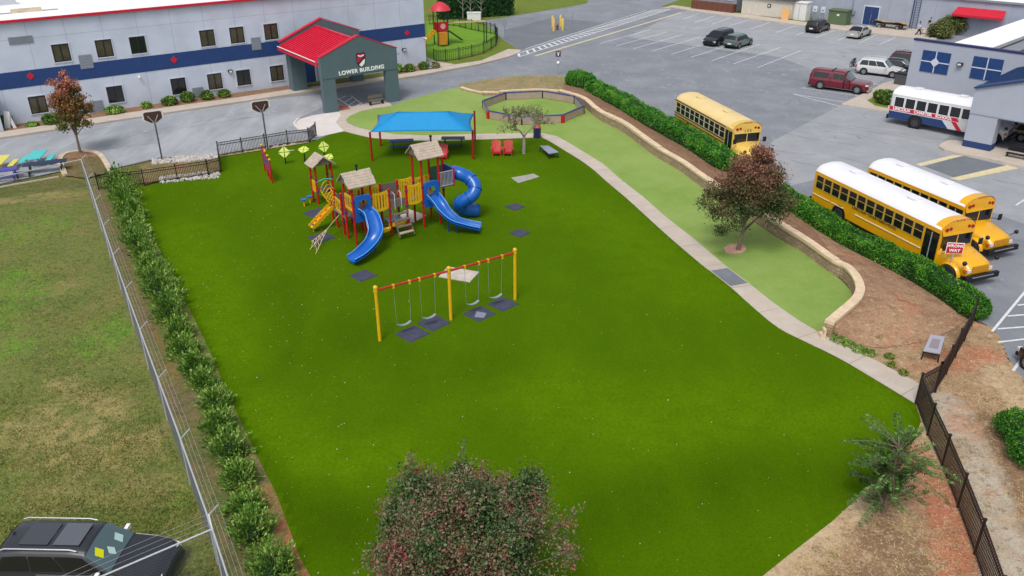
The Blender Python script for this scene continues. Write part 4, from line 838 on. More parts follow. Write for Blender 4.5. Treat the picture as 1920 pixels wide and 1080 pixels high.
car('parked_car', 'black crossover nose in at the far kerb by the green transformer', 'car', vat(G(1536, 62.5), Y1, 1.9, L=4.5), Y1, 4.5, 1.88, 1.68, paint('black', '17161a'), 'suv')
car('parked_car', 'silver sedan nose in at the far kerb beside hatched stall', 'car', vat(G(1613, 73), Y1, 1.8, L=4.7), Y1, 4.7, 1.8, 1.45, paint('silver', 'a9aaa6'), 'sedan')
car('pickup_truck', 'maroon crew cab pickup with matching bed cover', 'pickup truck', vat(G(1537, 167), Y2, 2.0, fx=.21, L=5.9), Y2, 5.9, 2.02, 1.95, paint('maroon', '6a1226'), 'truck')
p_ = vat(G(1618.5, 140), Y2, 1.9, L=4.8)
car('parked_car', 'white SUV with a bicycle rack on its tail beside the maroon pickup', 'car', p_, Y2, 4.8, 1.9, 1.75, paint('white', 'c9cacb'), 'suv', extra=lambda *a: (rails(*a), bikerack(*a)))
n2_ = Vector((-math.sin(Y2), math.cos(Y2), 0)); u2_ = Vector((math.cos(Y2), math.sin(Y2), 0))
car('parked_car', 'black sedan between the white SUV and the dark red one', 'car', p_+n2_*2.9+u2_*1.1, Y2, 4.8, 1.85, 1.45, paint('ink', '131a20'), 'sedan')
car('parked_car', 'dark red SUV with roof rack half hidden by the right building', 'car', p_+n2_*5.9+u2_*2.0, Y2, 4.8, 1.9, 1.75, paint('darkred', '4a1a28'), 'suv', extra=rackbars)
# near SUV at lower left
def nearextra(e, S, L, W, H):
    for sd_ in (1, -1):
        MB().tube([(.1*L, sd_*W*.36, H-.02), (.13*L, sd_*W*.36, H+.04), (.5*L, sd_*W*.36, H+.04), (.54*L, sd_*W*.36, H-.02)], .022).build('roof_rail', M_galv, e)
    MB().box((.46*L, 0, H+.035), (.85, 1.0, .012)).build('sunroof', mat('sunroof_glass', '5a5f66', .1), e)
    MB().box((.27*L, 0, H+.034), (.95, 1.0, .012)).build('sunroof', mat('sunroof_grey', '43464c', .12), e)
    MB().tube([(.1*L, .1, H+.03), (.1*L-.12, .1, H+.1)], [.06, .02]).build('antenna', M_black, e)
    def paper(x, y, w_, h_, rz, m, nm='paper_sheet'):
        k = MB(); q = []
        for dx, dy in ((-1, -1), (1, -1), (1, 1), (-1, 1)):
            X = x+(dx*w_*math.cos(rz)-dy*h_*math.sin(rz))/2; Y = y+(dx*w_*math.sin(rz)+dy*h_*math.cos(rz))/2
            best = min(range(0, 60), key=lambda i: abs(S(X, 5+i/30)[0]-abs(Y)) if S(X, 5)[0] > abs(Y) else i)
            q.append((X+.016, Y, S(X, 5+best/30)[1]+.022))
        k.add(q, [(0, 1, 2, 3)]); k.build(nm, m, e)
    paper(.635*L, -.46, .22, .28, .35, mat('yellow_paper', 'd8d800', .6)); paper(.675*L, -.16, .2, .22, .6, mat('pale_paper', 'b4d0cc', .5)); paper(.67*L, .42, .22, .28, .3, mat('pale_paper', 'b4d0cc', .5))
    for y in (-.35, .3): MB().tube([(.70*L, y, H*.56+.06), (.66*L, y+.5, H*.56+.16)], .012).build('wiper', M_black, e)
    for k_ in (1, -1): MB().beam((.30*L, k_*W*.5, .98), (.68*L, k_*W*.5, .98), .03, .04).build('chrome_strip', M_chrome, e)
YN = R(-2)
car('near_suv', 'dark grey SUV with papers behind its windscreen, parked on the grass at lower left', 'car', Vector((-16.75, 20.85, -.05)), YN, 5.6, 1.98, 1.75, paint('graphite', '24272c', .3), 'suv', group=None, extra=nearextra)
car('parked_car', 'dark car cut off by the right edge beside the fence', 'car', Vector((25.1, 29.3, 0)), R(100), 4.7, 1.9, 1.7, paint('black', '17161a'), 'suv', group=None)
car('parked_car', 'tan car under the right portico in front of the white bus', 'car', G(1905, 268)+Vector((.5, 1.5, 0)), AB, 4.7, 1.9, 1.6, paint('tan', '8a7460'), 'suv', group=None)
# ---------------------------------------------------------------- buses
def bus(label, pos, yaw, Lb, nwin, pm, roofm, trim, stripe, Lh=1.95, small=False, colours=None, windw=None, lcs=False, side_text=None, name='school_bus'):
    e = empty(name, pos, yaw, label, 'bus', 'school buses standing in the lot' if not small else None)
    # local: x forward from rear, y=0 is right side of the body, body spans y 0..2.44
    W_ = 2.44; zb, ze = .55, 2.66
    cs = [(0, zb), (0, .9), (0, 1.6), (0, 2.3), (.0, ze), (.06, ze+.1), (.2, ze+.26), (.45, ze+.39), (.8, ze+.46), (W_/2, ze+.49)]
    full = cs+[(W_-y, z) for y, z in reversed(cs[:-1])]
    xs = [(0, .12, .0), (.06, .05, .0), (.16, 0, 0), (.5, 0, 0), (Lb*.5, 0, 0), (Lb-.5, 0, 0), (Lb-.12, 0, 0), (Lb, .02, 0)]
    rows = []
    for x, ins, _ in xs:
        rows.append([(x, ins+(y)*(W_-2*ins)/W_, z if z < 2.4 else z-ins*.9) for y, z in full])
    b = MB(); rr = [[p for p in r_] for r_ in rows]; nlo = 4
    nf = len(full)
    lower = MB(); upper = MB()
    lower.grid([r_[:nlo+1] for r_ in rr], smooth=False); lower.grid([r_[nf-nlo-1:] for r_ in rr], smooth=False)
    lower.add(rr[0], [tuple(range(nf))]); lower.add(rr[-1], [tuple(reversed(range(nf)))])
    k0 = MB().box((Lb/2, W_/2, .6), (Lb-.1, W_-.06, .1)); lower.v, lower.f, lower.m, lower.sm = lower.v+k0.v and lower.v, lower.f, lower.m, lower.sm
    lower.box((Lb/2, W_/2, .6), (Lb-.1, W_-.08, .08))
    body = lower.build('body', pm, e)
    up = [[(x, y, z) for x, y, z in r_[nlo:nf-nlo]] for r_ in rr]
    upper.grid(up); rf_ = upper.build('roof', roofm, e)
    for hx in (Lb*.22, Lb*.68): MB().box((hx, W_/2, ze+.53), (.62, .6, .07)).build('roof_hatch', roofm, rf_)
    # front header cap in body colour
    hd = MB(); hd.grid([[(Lb+d, .02+(y)*(W_-.04)/W_+(0 if d < .1 else 0), z-.012+(.02 if d < .1 else -.03)) for y, z in full[4:nf-4]] for d in (-.55, -.2, .02)]); hd2 = [(Lb+.02, .04+y*(W_-.08)/W_, z-.03) for y, z in full[4:nf-4]]
    hd.add(hd2+[(Lb+.1, W_-.1, 2.3), (Lb+.1, .1, 2.3)], [tuple(reversed(range(len(hd2)+2)))]); 
    hd.v = [(x, y, z+.014 if z > ze+.05 else z) for x, y, z in hd.v]; hd.build('front_header', pm, e)
    for y in (.32, W_-.32):
        MB().tube([(Lb+.04, y, 2.66), (Lb+.11, y, 2.65)], .1, 14).tube([(Lb+.04, y+(.26 if y < 1 else -.26), 2.7), (Lb+.1, y+(.26 if y < 1 else -.26), 2.69)], .09, 14).build('warning_lamp', M_lampr, e)
    for y in (W_/2-.22, W_/2, W_/2+.22): MB().box((Lb+.0, y, ze+.43), (.08, .12, .05)).build('marker_lamp', M_lampa, e)
    # windows
    x1 = Lb-1.15; x0 = .32; ww = (x1-x0)/nwin
    for sd_, y in ((-1, -.012), (1, W_+.012)):
        for i in range(nwin):
            cx = x0+ww*(i+.5); wd = ww*.87; k = MB()
            o = MB().box((cx, y, 2.03), (wd, .02, .86)).build('window', M_glassd, e)
            t = .035
            if not small: k.box((cx, y+sd_*.014, 2.08), (wd, .014, .035))
            for dz in (-.43, .43): k.box((cx, y+sd_*.012, 2.03+dz), (wd+.06, .02, t))
            for dx in (-wd/2, wd/2): k.box((cx+dx, y+sd_*.012, 2.03), (t, .018, .86))
            k.build('window_frame', trim, o)
    # windscreen and door
    MB().box((Lb+.03, W_/2, 1.97), (.04, W_-.34, .72)).build('windscreen', M_glassd, e)
    MB().box((Lb+.056, W_/2, 1.97), (.02, .06, .72)).build('screen_bar', pm, e)
    MB().box((Lb-.56, -.012, 1.45), (1.0, .03, 1.95)).build('door', M_black, e); o = C.objects[-1]
    for dx in (-.25, .25): MB().box((Lb-.56+dx, -.03, 1.5), (.36, .012, 1.6)).build('door_glass', M_glassd, o)
    MB().box((Lb-.56, -.038, 1.47), (.05, .02, 1.8)).build('door_bar', M_galv, o)
    MB().box((Lb-.5, W_+.012, 2.0), (.7, .02, .7)).build('driver_window', M_glassd, e)
    # rub rails
    if stripe:
        for sd_, y in ((-1, -.02), (1, W_+.02)):
            k = MB()
            for z, hh, xx0, xx1 in stripe: k.box(((xx0+min(xx1, Lb-1.15))/2, y, z), (min(xx1, Lb-1.15)-xx0, .035, hh))
            k.build('rub_rail', colours or M_black, e)
    # hood
    if Lh:
        hb_ = MB(); st = [(Lb-.02, 1.14, 1.62), (Lb+.5, 1.1, 1.56), (Lb+Lh*.6, .98, 1.45), (Lb+Lh*.88, .9, 1.32), (Lb+Lh, .84, 1.12)]
        rr = []
        for x, hw, zt in st:
            c_ = W_/2; pts = [(-hw*1.02, .62), (-hw*1.04, zt-.42), (-hw*.98, zt-.2), (-hw*.8, zt-.05), (-hw*.45, zt), (0, zt+.03)]
            pts = pts+[(-a, z) for a, z in reversed(pts[:-1])]
            rr.append([(x, c_+a, z) for a, z in pts])
        hb_.grid(rr); hb_.add(rr[-1], [tuple(reversed(range(len(rr[-1]))))]); hood_ = hb_.build('hood', pm, e)
        MB().box((Lb+Lh+.015, W_/2, .98), (.03, 1.15, .42)).build('grille', mat('grille_gold', 'a87410', .5) if not small else M_black, hood_)
        k = MB()
        for i in range(6): k.box((Lb+Lh+.035, W_/2, .8+i*.07), (.02, 1.12, .02))
        k.build('grille_slats', pm, hood_)
        for s_ in (-1, 1):
            MB().box((Lb+Lh-.02, W_/2+s_*.74, .93), (.1, .26, .18)).build('headlight', M_lampw, e)
            MB().box((Lb+Lh-.1, W_/2+s_*.93, .93), (.16, .12, .16)).build('turn_signal', M_lampa, e)
            # fenders
            fd = MB(); fr_ = []
            for i in range(13):
                a = PI*i/12; fr_.append([(Lb+Lh*.52+.68*math.cos(a), W_/2+s_*1.0, .5+.62*math.sin(a)), (Lb+Lh*.52+.66*math.cos(a), W_/2+s_*1.2, .5+.58*math.sin(a)), (Lb+Lh*.52+.62*math.cos(a), W_/2+s_*1.22, .5+.52*math.sin(a))])
            fd.grid(fr_, flip=s_ < 0); fd.build('fender', pm, e)
            k = MB().tube([(Lb+.05, W_/2+s_*1.1, 1.65), (Lb+.5, W_/2+s_*1.25, 1.75), (Lb+.5, W_/2+s_*1.25, 2.0)], .02, 6).box((Lb+.5, W_/2+s_*1.27, 1.85), (.06, .26, .36)); k.build('mirror', M_black, e)
            k = MB().tube([(Lb+Lh-.3, W_/2+s_*.95, 1.2), (Lb+Lh-.1, W_/2+s_*1.12, 1.4)], .02, 6).ball((Lb+Lh-.08, W_/2+s_*1.13, 1.45), .13); k.build('crossover_mirror', M_black, e)
        MB().box((Lb+Lh+.18, W_/2, .62), (.2, W_-.1, .3)).build('front_bumper', M_black, e); MB().box((Lb+Lh+.29, W_/2, .68), (.02, 1.5, .07)).build('bumper_plate', M_chrome, C.objects[-1])
    MB().box((-.05, W_/2, .62), (.16, W_-.06, .34)).build('rear_bumper', M_black, e)
    MB().box((-.01, W_/2, 1.5), (.04, .9, 1.7)).build('rear_door', pm, e)
    for y in (.35, W_-.35): MB().box((-.01, y, 2.05), (.03, .42, .6)).build('rear_window', M_glassd, e)
    rx = Lb*.26 if not small else Lb*.3
    for x in ((rx, Lb+Lh*.52) if Lh else (rx,)):
        for s_, y in ((-1, .16), (1, W_-.16)):
            if x == rx:
                MB().tube([(x, y+s_*.1, .55), (x, y+s_*.178, .55)], .64, 24, smooth=False).build('wheel_arch', M_black, e)
            wheel(e, x, y+s_*.06, .49, .3, s_, mat('bus_rim', '3c3f42', .5))
    if lcs: text('header_lettering', 'L C S', .26, M_black, e, (Lb+.115, W_/2, 2.5), (0, 1, 0), (0, 0, 1), .012)
    if side_text:
        n_ = 0
        for wd_, fr in zip(side_text.split(), (.42, .55, .66)):
            text('side_lettering', wd_, .27, mat('letter_black', '2a2010', .6), e, (Lb*fr, -.03, 1.5), (1, 0, 0), (0, 0, 1), .01, 1.1)
    return e
def place(pe, ze, yaw): return Vector((pe.x, pe.y, 0))
M_by = paint('bus_yellow', 'e4a80c', .35); M_bp = paint('bus_pale', 'dcb857', .4); M_bpr = mat('pale_bus_roof', 'e3c98c', .45, var=.06, scale=.7)
M_br = mat('bus_roof_white', 'e6e6ea', .4, var=.03, scale=1.0); M_btrim = mat('bus_window_trim', 'cfc9b4', .5)
M_oct = mat('rail_cream', 'e2d7c0', .5)
bus('old pale yellow school bus with black stripes, LCS over its windscreen', Vector((14.2, 72.4, 0)), R(-74.3), 10.0, 10, M_bp, M_bpr, M_btrim, [(2.57, .05, .05, 99), (1.52, .06, .05, 99), (1.28, .05, .05, 99), (1.05, .06, .05, 3.2), (1.05, .05, 3.5, 99)], lcs=True)
bus('bright yellow white roofed school bus nearest the hedge with WRONG WAY sign before it', Vector((20.05, 53.3, 0)), R(-70.3), 10.95, 12, M_by, M_br, mat('bus_trim_yellow', 'b5a050', .5), [(1.12, .05, .2, 1.9), (1.12, .05, 2.05, 3.2), (1.12, .05, 4.3, 99)], colours=M_oct, side_text='LINCOLN CHARTER SCHOOL')
bus('shorter yellow school bus with white roof behind the nearer yellow one', Vector((23.75, 53.9, 0)), R(-68.5), 8.0, 9, M_by, M_br, mat('bus_trim_yellow', 'b5a050', .5), [(1.12, .05, .2, 99)], colours=M_oct)
wb = bus('white bus with navy skirt, red stripe and LINCOLN CHARTER SCHOOL lettering', Vector((33.35, 73.6, 0)), R(-46.4), 8.1, 7, paint('bus_white', 'd0d2d4', .35), M_br, M_roofw, None, small=True, Lh=1.6, name='minibus')
b = MB(); b.prism([(0.05, .56), (5.2, .56), (4.6, 1.18), (.05, 1.18)], 0, .012); o = b.build('navy_skirt', M_navy, wb); o.rotation_euler = (PI/2, 0, 0); o.location = (0, -.003, 0)
b = MB(); b.prism([(0.05, 1.27), (6.0, 1.27), (5.75, 1.59), (.05, 1.59)], 0, .014); o = b.build('red_stripe', M_red, wb); o.rotation_euler = (PI/2, 0, 0); o.location = (0, -.003, 0)
b = MB(); b.prism([(5.35, 1.22), (5.95, .56), (6.35, .56), (5.75, 1.22)], 0, .014); o = b.build('red_slash', M_red, wb); o.rotation_euler = (PI/2, 0, 0); o.location = (0, -.003, 0)
for wd_, x in (('LINCOLN', 1.1), ('CHARTER', 2.95), ('SCHOOL', 4.7)): text('side_lettering', wd_, .34, M_roofw, wb, (x, -.03, 1.43), (1, 0, 0), (0, 0, 1), .012, 1.02, .012, xs=1.0)
# ================================================================ VEGETATION
L_hedge = leafmat('hedge_leaf', ['1c4610', '2f6a16', '4f8c24', '78aa3c'])
L_hedge2 = leafmat('hedge_leaf_far', ['1f5214', '357a1c', '55962a', '74ac3a'])
L_shrub = leafmat('shrub_leaf', ['2c4e1c', '4a7626', '6c9636', '98b658', 'b8ca78'])
L_maple = leafmat('red_tree_leaf', ['26401c', '384e26', '4e5a34', '665a3c', '7a5644', '946858'], zr=(2.0, 6.4))
L_myrtle = leafmat('myrtle_leaf', ['203a18', '34522a', '4c6a38', '6a7850', '86705a', '905c54', '9a5258'])
L_left = leafmat('autumn_leaf', ['36451e', '4c5826', '66642e', '86653c', 'a06650', 'b0705e'], zr=(1.6, 6.6))
L_bare = leafmat('sparse_leaf', ['4c5030', '6b6a45', '87825c', 'a09a78'])
L_bare2 = leafmat('rough_shrub_leaf', ['35451f', '556430', '7a7f48', '8f8a58'])
L_fern = leafmat('feathery_leaf', ['223c18', '345622', '47702e', '688a46', '8aa664'])
L_coni = leafmat('conifer_leaf', ['0d2a10', '143a16', '1f4d1e', '2c5f26'])
L_round = leafmat('round_bush_leaf', ['27401a', '426023', '6b8a34', '87a246'])
L_tuft = leafmat('tuft_leaf', ['4a6a20', '63802a', '8a8f4a', 'a39a62'])
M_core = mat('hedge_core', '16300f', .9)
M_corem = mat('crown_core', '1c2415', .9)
M_flower = mat('petal_red', 'a8302c', .6); M_petal = mat('petal_pale', 'd9d5c0', .7)
def hedge(label, front, w_, h_, n, lm, core, size=.11, group='clipped hedges along the lot'):
    F_ = [G(*p) for p in smooth(front, 3)]; e = empty('hedge', (0, 0, 0), 0, label, 'hedge', group)
    Cc = []
    for i, p in enumerate(F_):
        t = F_[min(i+1, len(F_)-1)]-F_[max(i-1, 0)]; t.z = 0; t.normalize(); nn = Vector((-t.y, t.x, 0)); Cc.append((p+nn*w_/2, t, nn))
    def sect(k):   # rounded box outline, k scale
        q = []
        for i in range(17):
            a = PI*i/16; ca, sa = math.cos(a), math.sin(a); q.append((math.copysign(abs(ca)**.42, ca)*w_/2*k, abs(sa)**.42*h_*(k if k < 1 else 1)))
        return q
    b = MB(); rows = []
    for j, (c, t, nn) in enumerate(Cc):
        kk = .88*(1+.05*math.sin(j*1.7)); end = .55 if j in (0, len(Cc)-1) else 1
        rows.append([c+nn*x*end+Vector((0, 0, z*end)) for x, z in sect(kk)])
    b.grid(rows); b.add(rows[0], [tuple(range(17))]); b.add(rows[-1], [tuple(reversed(range(17)))])
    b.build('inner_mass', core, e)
    L_ = [0]
    for i in range(1, len(Cc)): L_.append(L_[-1]+(Cc[i][0]-Cc[i-1][0]).length)
    P_ = []
    for _ in range(n):
        s_ = random.uniform(-.15, L_[-1]+.15); i = 0
        while i < len(L_)-2 and L_[i+1] < s_: i += 1
        tt = (s_-L_[i])/max(.01, L_[i+1]-L_[i]); c = Cc[i][0].lerp(Cc[i+1][0], tt); nn = Cc[i][2]
        a = random.uniform(0, PI); ca, sa = math.cos(a), math.sin(a)
        wob = 1+.13*noise.noise(Vector((c.x*.8+ca, c.y*.8, sa*1.5)))+.07*noise.noise(Vector((c.x*3, c.y*3, a*3)))
        k = wob*random.uniform(.84, 1.05)
        x = math.copysign(abs(ca)**.42, ca)*w_/2*k; z = abs(sa)**.42*h_*k; P_.append((c.x+nn.x*x, c.y+nn.y*x, max(.03, z)))
    for c, t, s0 in ((Cc[0][0], Cc[0][1], -1), (Cc[-1][0], Cc[-1][1], 1)):   # rounded ends
        nn = Vector((-t.y, t.x, 0))
        for _ in range(1500):
            v = Vector(rng.normal(size=3)).normalized(); q = random.uniform(.8, 1.05)
            p = c+nn*(v.x*w_/2*q)+t*(s0*abs(v.y)*.75*q); P_.append((p.x, p.y, max(.03, h_*(.5+.52*v.z*q))))
    leaves('foliage', P_, size, lm, e, up=.5)
    return e
# z of the planting bed is near the lot level along the hedge
hedge('short clipped hedge at the far end of the row by the do not enter sign', [(1061, 163), (1074, 167), (1090, 171), (1103, 172)], 2.0, 1.5, 5000, L_hedge2, M_core, .13)
hedge('long clipped hedge running beside the pale yellow bus', [(1097, 178), (1144, 201), (1189, 229), (1233, 253), (1278, 278), (1327, 311), (1345, 322)], 1.7, 1.35, 24000, L_hedge2, M_core, .13)
hedge('clipped hedge in front of the bright yellow buses', [(1440, 376), (1494, 411), (1549, 450), (1619, 487), (1688, 521), (1745, 554), (1780, 578), (1800, 594)], 1.45, 1.05, 36000, L_hedge, M_core, .11)
def clump(name, label, cat, pos, r, h_, n, lm, size, group=None, core=True, sq=1., stem=True):
    e = empty(name, pos, 0, label, cat, group)
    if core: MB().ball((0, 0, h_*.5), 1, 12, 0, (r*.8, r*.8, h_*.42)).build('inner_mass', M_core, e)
    P_ = []
    for _ in range(n):
        v = Vector(rng.normal(size=3)).normalized(); k = random.uniform(.75, 1.05)*(1+.18*noise.noise(v*2.2+Vector(pos)))
        P_.append((v.x*r*k, v.y*r*k, max(.02, h_*.5+v.z*h_*.5*k)))
    leaves('foliage', P_, size, lm, e)
    if stem: MB().tube([(0, 0, -.05), (0, 0, h_*.6)], [.05, .03], 6).build('stem', M_bark, e)
    return e
# bushes by the left building
for i, (px, py, r, h_, lm, L_) in enumerate([
 (98, 233, .95, 1.1, L_round, 'yellow green bush behind the crown of the autumn tree'), (62, 237, .6, .45, L_shrub, 'low dark ground shrub left of the autumn tree'), (216, 213, 1.0, .8, L_shrub, 'spreading dark juniper beside the grey louvre on the ground floor'),
 (276, 203, .55, .7, L_shrub, 'small dark conical shrub on the mulch below the wall camera'), (319, 197, .9, .95, L_round, 'round green bush under the curtained ground floor window'), (352.5, 191.5, .85, 1.15, L_round, 'taller round bush left of the grey louvre'),
 (389, 187, .75, 1.05, L_round, 'round bush just right of the grey louvre'), (421, 182.5, .75, .85, L_round, 'low round bush before the bare mulch stretch'),
 (746, 136, .7, 1.1, L_shrub, 'bush half hidden behind the right portico leg'), (767.5, 135, .75, 1.0, L_round, 'round bush between the portico and the building corner'), (794.5, 131, .7, 1.0, L_round, 'round bush just left of the white flowered shrub'), (813, 128, .85, .8, L_bare, 'grey green shrub at the building corner'), (8, 238, 1.0, 1.2, L_hedge, 'dark round bush beside the wall buttress at the left edge')]):
    clump('bush', L_, 'bush', G(px, py, .05), r*.82, h_*.88, 900, lm, .2, 'bushes along the wall')
clump('bush', 'bush with small white flowers between two green bushes', 'bush', G(804, 130, .05), .45, .8, 250, leafmat('white_flower', ['3a5a2a', 'd0d0d0', 'e0e0e0']), .16, 'bushes along the wall')
# right planting
for px, py, r, h_, n, L_ in [(1661, 195, 1.0, 1.3, 1400, 'yellow green shrub on the little lawn behind the white bus'), (1650, 186, .7, .9, 700, 'smaller shrub beside the yellow green one near the pickup'), (1762, 70, 1.7, 1.9, 2000, 'rough tall shrub at the left end of the row under the awning'), (1785, 62, 2.0, 2.5, 2400, 'second tall shrub under the left of the awning'), (1808, 54, 2.1, 2.6, 2400, 'tall shrub under the middle of the red awning'), (1835, 46, 2.1, 2.5, 2400, 'tall shrub under the right of the red awning')]:
    clump('shrub', L_, 'shrub', G(px, py, .05), r, h_, n, L_round if px < 1700 else L_bare2, .24, core=px < 1700 or True)
clump('shrub', 'dense dark leaved bush at the right edge outside the fence', 'shrub', G(1912, 825), 1.05, 1.2, 6000, L_hedge, .09)
clump('shrub', 'dark leaved bush just beyond the one cut by the right edge', 'shrub', G(1938, 868), 1.1, 1.2, 5000, L_hedge, .09)
for px, py, r, L_ in [(1555, 627, .35, 'weed tuft at the foot of the wall steps'), (1572, 640, .4, 'low weed clump along the path edge nearest the wall'), (1590, 648, .35, 'second low weed clump along the path edge'), (1610, 657, .4, 'third low weed clump along the path edge'), (1628, 664, .35, 'last dense weed clump of the path edge row'), (1671, 687, .22, 'small dry weed before the bench'), (1694, 702, .25, 'small weed near the fence end of the path'), (1645, 636, .3, 'light green weed alone on the bare soil'), (1667, 671, .25, 'dry tuft between the path and the bench')]:
    clump('weed', L_, 'weed', G(px, py), r, .22, 220, L_shrub if r > .3 else L_tuft, .1, 'weeds by the path', core=False, stem=False)
# loose shrub row by the chain link fence
row = smooth([(222, 352), (238, 385), (254, 425), (270, 465), (287, 515), (306, 560), (328, 615), (350, 668), (374, 722), (398, 775), (422, 830), (442, 890), (462, 950), (484, 1015), (506, 1080), (530, 1150)], 3)
row = [tuple(p) for p in row]; _w = resample([G(*p) for p in row], 26); row = _w
LN = []
_o = ['first', 'second', 'third', 'fourth', 'fifth', 'sixth', 'seventh', 'eighth', 'ninth', 'tenth', 'eleventh', 'twelfth', 'thirteenth', 'fourteenth', 'fifteenth', 'sixteenth', 'seventeenth', 'eighteenth', 'nineteenth', 'twentieth', 'twenty first', 'twenty second', 'twenty third', 'twenty fourth', 'twenty fifth', 'twenty sixth']; LN = _o
for i, c in enumerate(row):
    c = c+Vector((random.gauss(0, .12), random.gauss(0, .12), 0)); r = random.uniform(.85, 1.35); h_ = random.uniform(1.1, 1.9)
    if i >= 14: r *= .84; h_ *= .8
    e = empty('evergreen_shrub', c, 0, '%s feathery shrub from the far end of the row by the chain link fence' % LN[i], 'shrub', 'feathery shrubs in a row by the chain link fence')
    P_ = []; D_ = []; sb = MB()
    nb = 70
    for k in range(nb):
        a = random.uniform(0, 2*PI); el = random.uniform(.15, 1.35); L_ = random.uniform(.6, 1.15)
        d = Vector((math.cos(a)*math.cos(el)*r*L_, math.sin(a)*math.cos(el)*r*L_, math.sin(el)*h_*L_)); 
        if k < 14: sb.tube([(0, 0, 0), d*.5, d*.9], [.03, .018, .006], 5)
        nl = 34
        for q in range(nl):
            t = random.uniform(.35, 1); sp = .17*(1.25-t); P_.append(d*t+Vector((random.gauss(0, sp), random.gauss(0, sp), random.gauss(0, sp)-.0))); D_.append(d.normalized()+Vector((0, 0, .15)))
    sb.build('branches', M_bark, e)
    MB().ball((0, 0, h_*.3), 1, 10, 0, (r*.42, r*.42, h_*.25)).build('inner_mass', M_core, e)
    P_ = [(p.x, p.y, max(.02, p.z)) for p in P_]
    leaves('foliage', P_, .15, L_shrub, e, aspect=.42, dirs=np.array([tuple(d) for d in D_]))
# trees
def tree(name, label, base, H_, trunk_h, rx, rz_, cz, nclus, nleaf, lm, size, bark=None, tr=.12, group=None, cls=.5, red=None, lean=(0, 0), shape=1.0, limbs=18, core=0, sprigs=0):
    e = empty(name, base, 0, label, 'tree', group); bark = bark or M_bark
    cl = []
    for i in range(nclus):
        v = Vector(rng.normal(size=3)).normalized(); k = random.uniform(.1, 1)**.6*(1+.42*noise.noise(v*1.9+Vector((base[0], base[1], 1))))
        if v.z < -.55: v.z *= .5
        zz = v.z*k; wr = (1-.35*max(0, zz))*(shape if zz > 0 else 1)
        cl.append(Vector((v.x*k*rx*wr+lean[0], v.y*k*rx*wr+lean[1], cz+zz*rz_)))
    b = MB(); top = Vector((lean[0]*.5, lean[1]*.5, trunk_h))
    b.tube([(0, 0, -.1), (0, 0, .25), top*.6, top, Vector((lean[0]*.7, lean[1]*.7, cz))], [tr*1.5, tr*1.05, tr*.9, tr*.8, tr*.4], 9); b.build('trunk', bark, e)
    lb_ = MB()
    for c in cl[:limbs]:
        s_ = top*random.uniform(.85, 1.0)+Vector((0, 0, random.uniform(0, (cz-trunk_h)*.6))); mid = s_.lerp(c, .5)+Vector((0, 0, .15*rx*.4)); lb_.tube([s_, mid, c], [tr*.45, tr*.28, tr*.08], 6)
    P_ = []; per = nleaf//nclus
    for c in cl:
        rr = cls*random.uniform(.6, 1.25)
        q = rng.normal(size=(per, 3))*np.array([rr, rr, rr*.75])*.6+np.array(c); P_.append(q)
    if sprigs:   # upright shoots standing out of the crown
        sg = lb_
        for c in random.sample(cl, min(sprigs, len(cl))):
            d = ((c-Vector((0, 0, cz-1.5))).normalized()+Vector((random.gauss(0, .15), random.gauss(0, .15), .5))).normalized(); L_ = random.uniform(.6, 1.3)
            sg.tube([c, c+d*L_], [.012, .004], 4)
            P_.append(np.array([tuple(c+d*L_*random.uniform(.1, 1.05)+Vector(rng.normal(size=3))*.07) for _ in range(75)]))
    lb_.build('limbs', bark, e)
    P_ = np.concatenate(P_); P_ = P_[P_[:, 2] > .1]
    leaves('crown', P_, size, lm, e)
    if core: MB().ball((lean[0], lean[1], cz-.1), 1, 12, 0, (rx*core, rx*core, rz_*core)).build('inner_shade', M_corem, e)
    if red:
        k = MB()
        Q = []
        for c in random.sample(cl, min(red, len(cl))):
            o = c+(c-Vector((0, 0, cz))).normalized()*cls*.6; Q += [tuple(o+Vector(rng.normal(size=3))*.09) for _ in range(26)]
        leaves('red_sprays', Q, size*.8, leafmat(name+'_red', ['7a2a28', '9c3a34', 'b8564a']), e)
    return e
tree('maple_tree', 'bronze and green leaved tree in a mulch ring between path and wall', G(1384, 469), 6.8, 1.2, 2.6, 2.85, 3.75, 110, 40000, L_maple, .135, tr=.12, cls=.48, limbs=60, shape=.8, lean=(.3, 0))
tree('crape_myrtle', 'big dark green tree with red seed sprays at the bottom of the view', Vector((-1.55, 18.3, 0)), 5.4, 1.0, 3.0, 2.4, 3.4, 230, 112000, L_myrtle, .095, tr=.1, cls=.43, red=34, limbs=60, core=0, sprigs=90)
tree('autumn_tree', 'slim autumn coloured tree standing in the kerbed island at left', G(151, 287), 7, 1.1, 1.6, 3.1, 4.0, 60, 9500, L_left, .19, tr=.11, cls=.4, limbs=50, shape=.8)
# small bare tree
e = empty('bare_tree', G(982, 288), 0, 'small sparse grey barked tree before the octagon pit', 'tree'); b = MB(); b.tube([(0, 0, -.1), (.03, 0, .9), (.02, 0, 1.5)], [.16, .12, .11], 9); b.build('trunk', M_barkg, e)
b = MB(); tips = []
def grow(p, d, L_, r, dep):
    q = p+d*L_; b.tube([p, p.lerp(q, .5)+Vector((random.gauss(0, .03), random.gauss(0, .03), 0)), q], [r, r*.8, r*.6], 5)
    if dep == 0: tips.append((q, d)); return
    for _ in range(3 if dep > 2 else 2):
        nd = (d+Vector((random.gauss(0, .42), random.gauss(0, .42), random.gauss(.1, .2)))).normalized(); grow(q, nd, L_*random.uniform(.68, .9), r*.62, dep-1)
for a in range(5):
    an = a*2*PI/5+.4; grow(Vector((.02, 0, 1.4)), Vector((math.cos(an)*.75, math.sin(an)*.75, .8)).normalized(), .85, .06, 4)
b.build('branches', M_barkg, e)
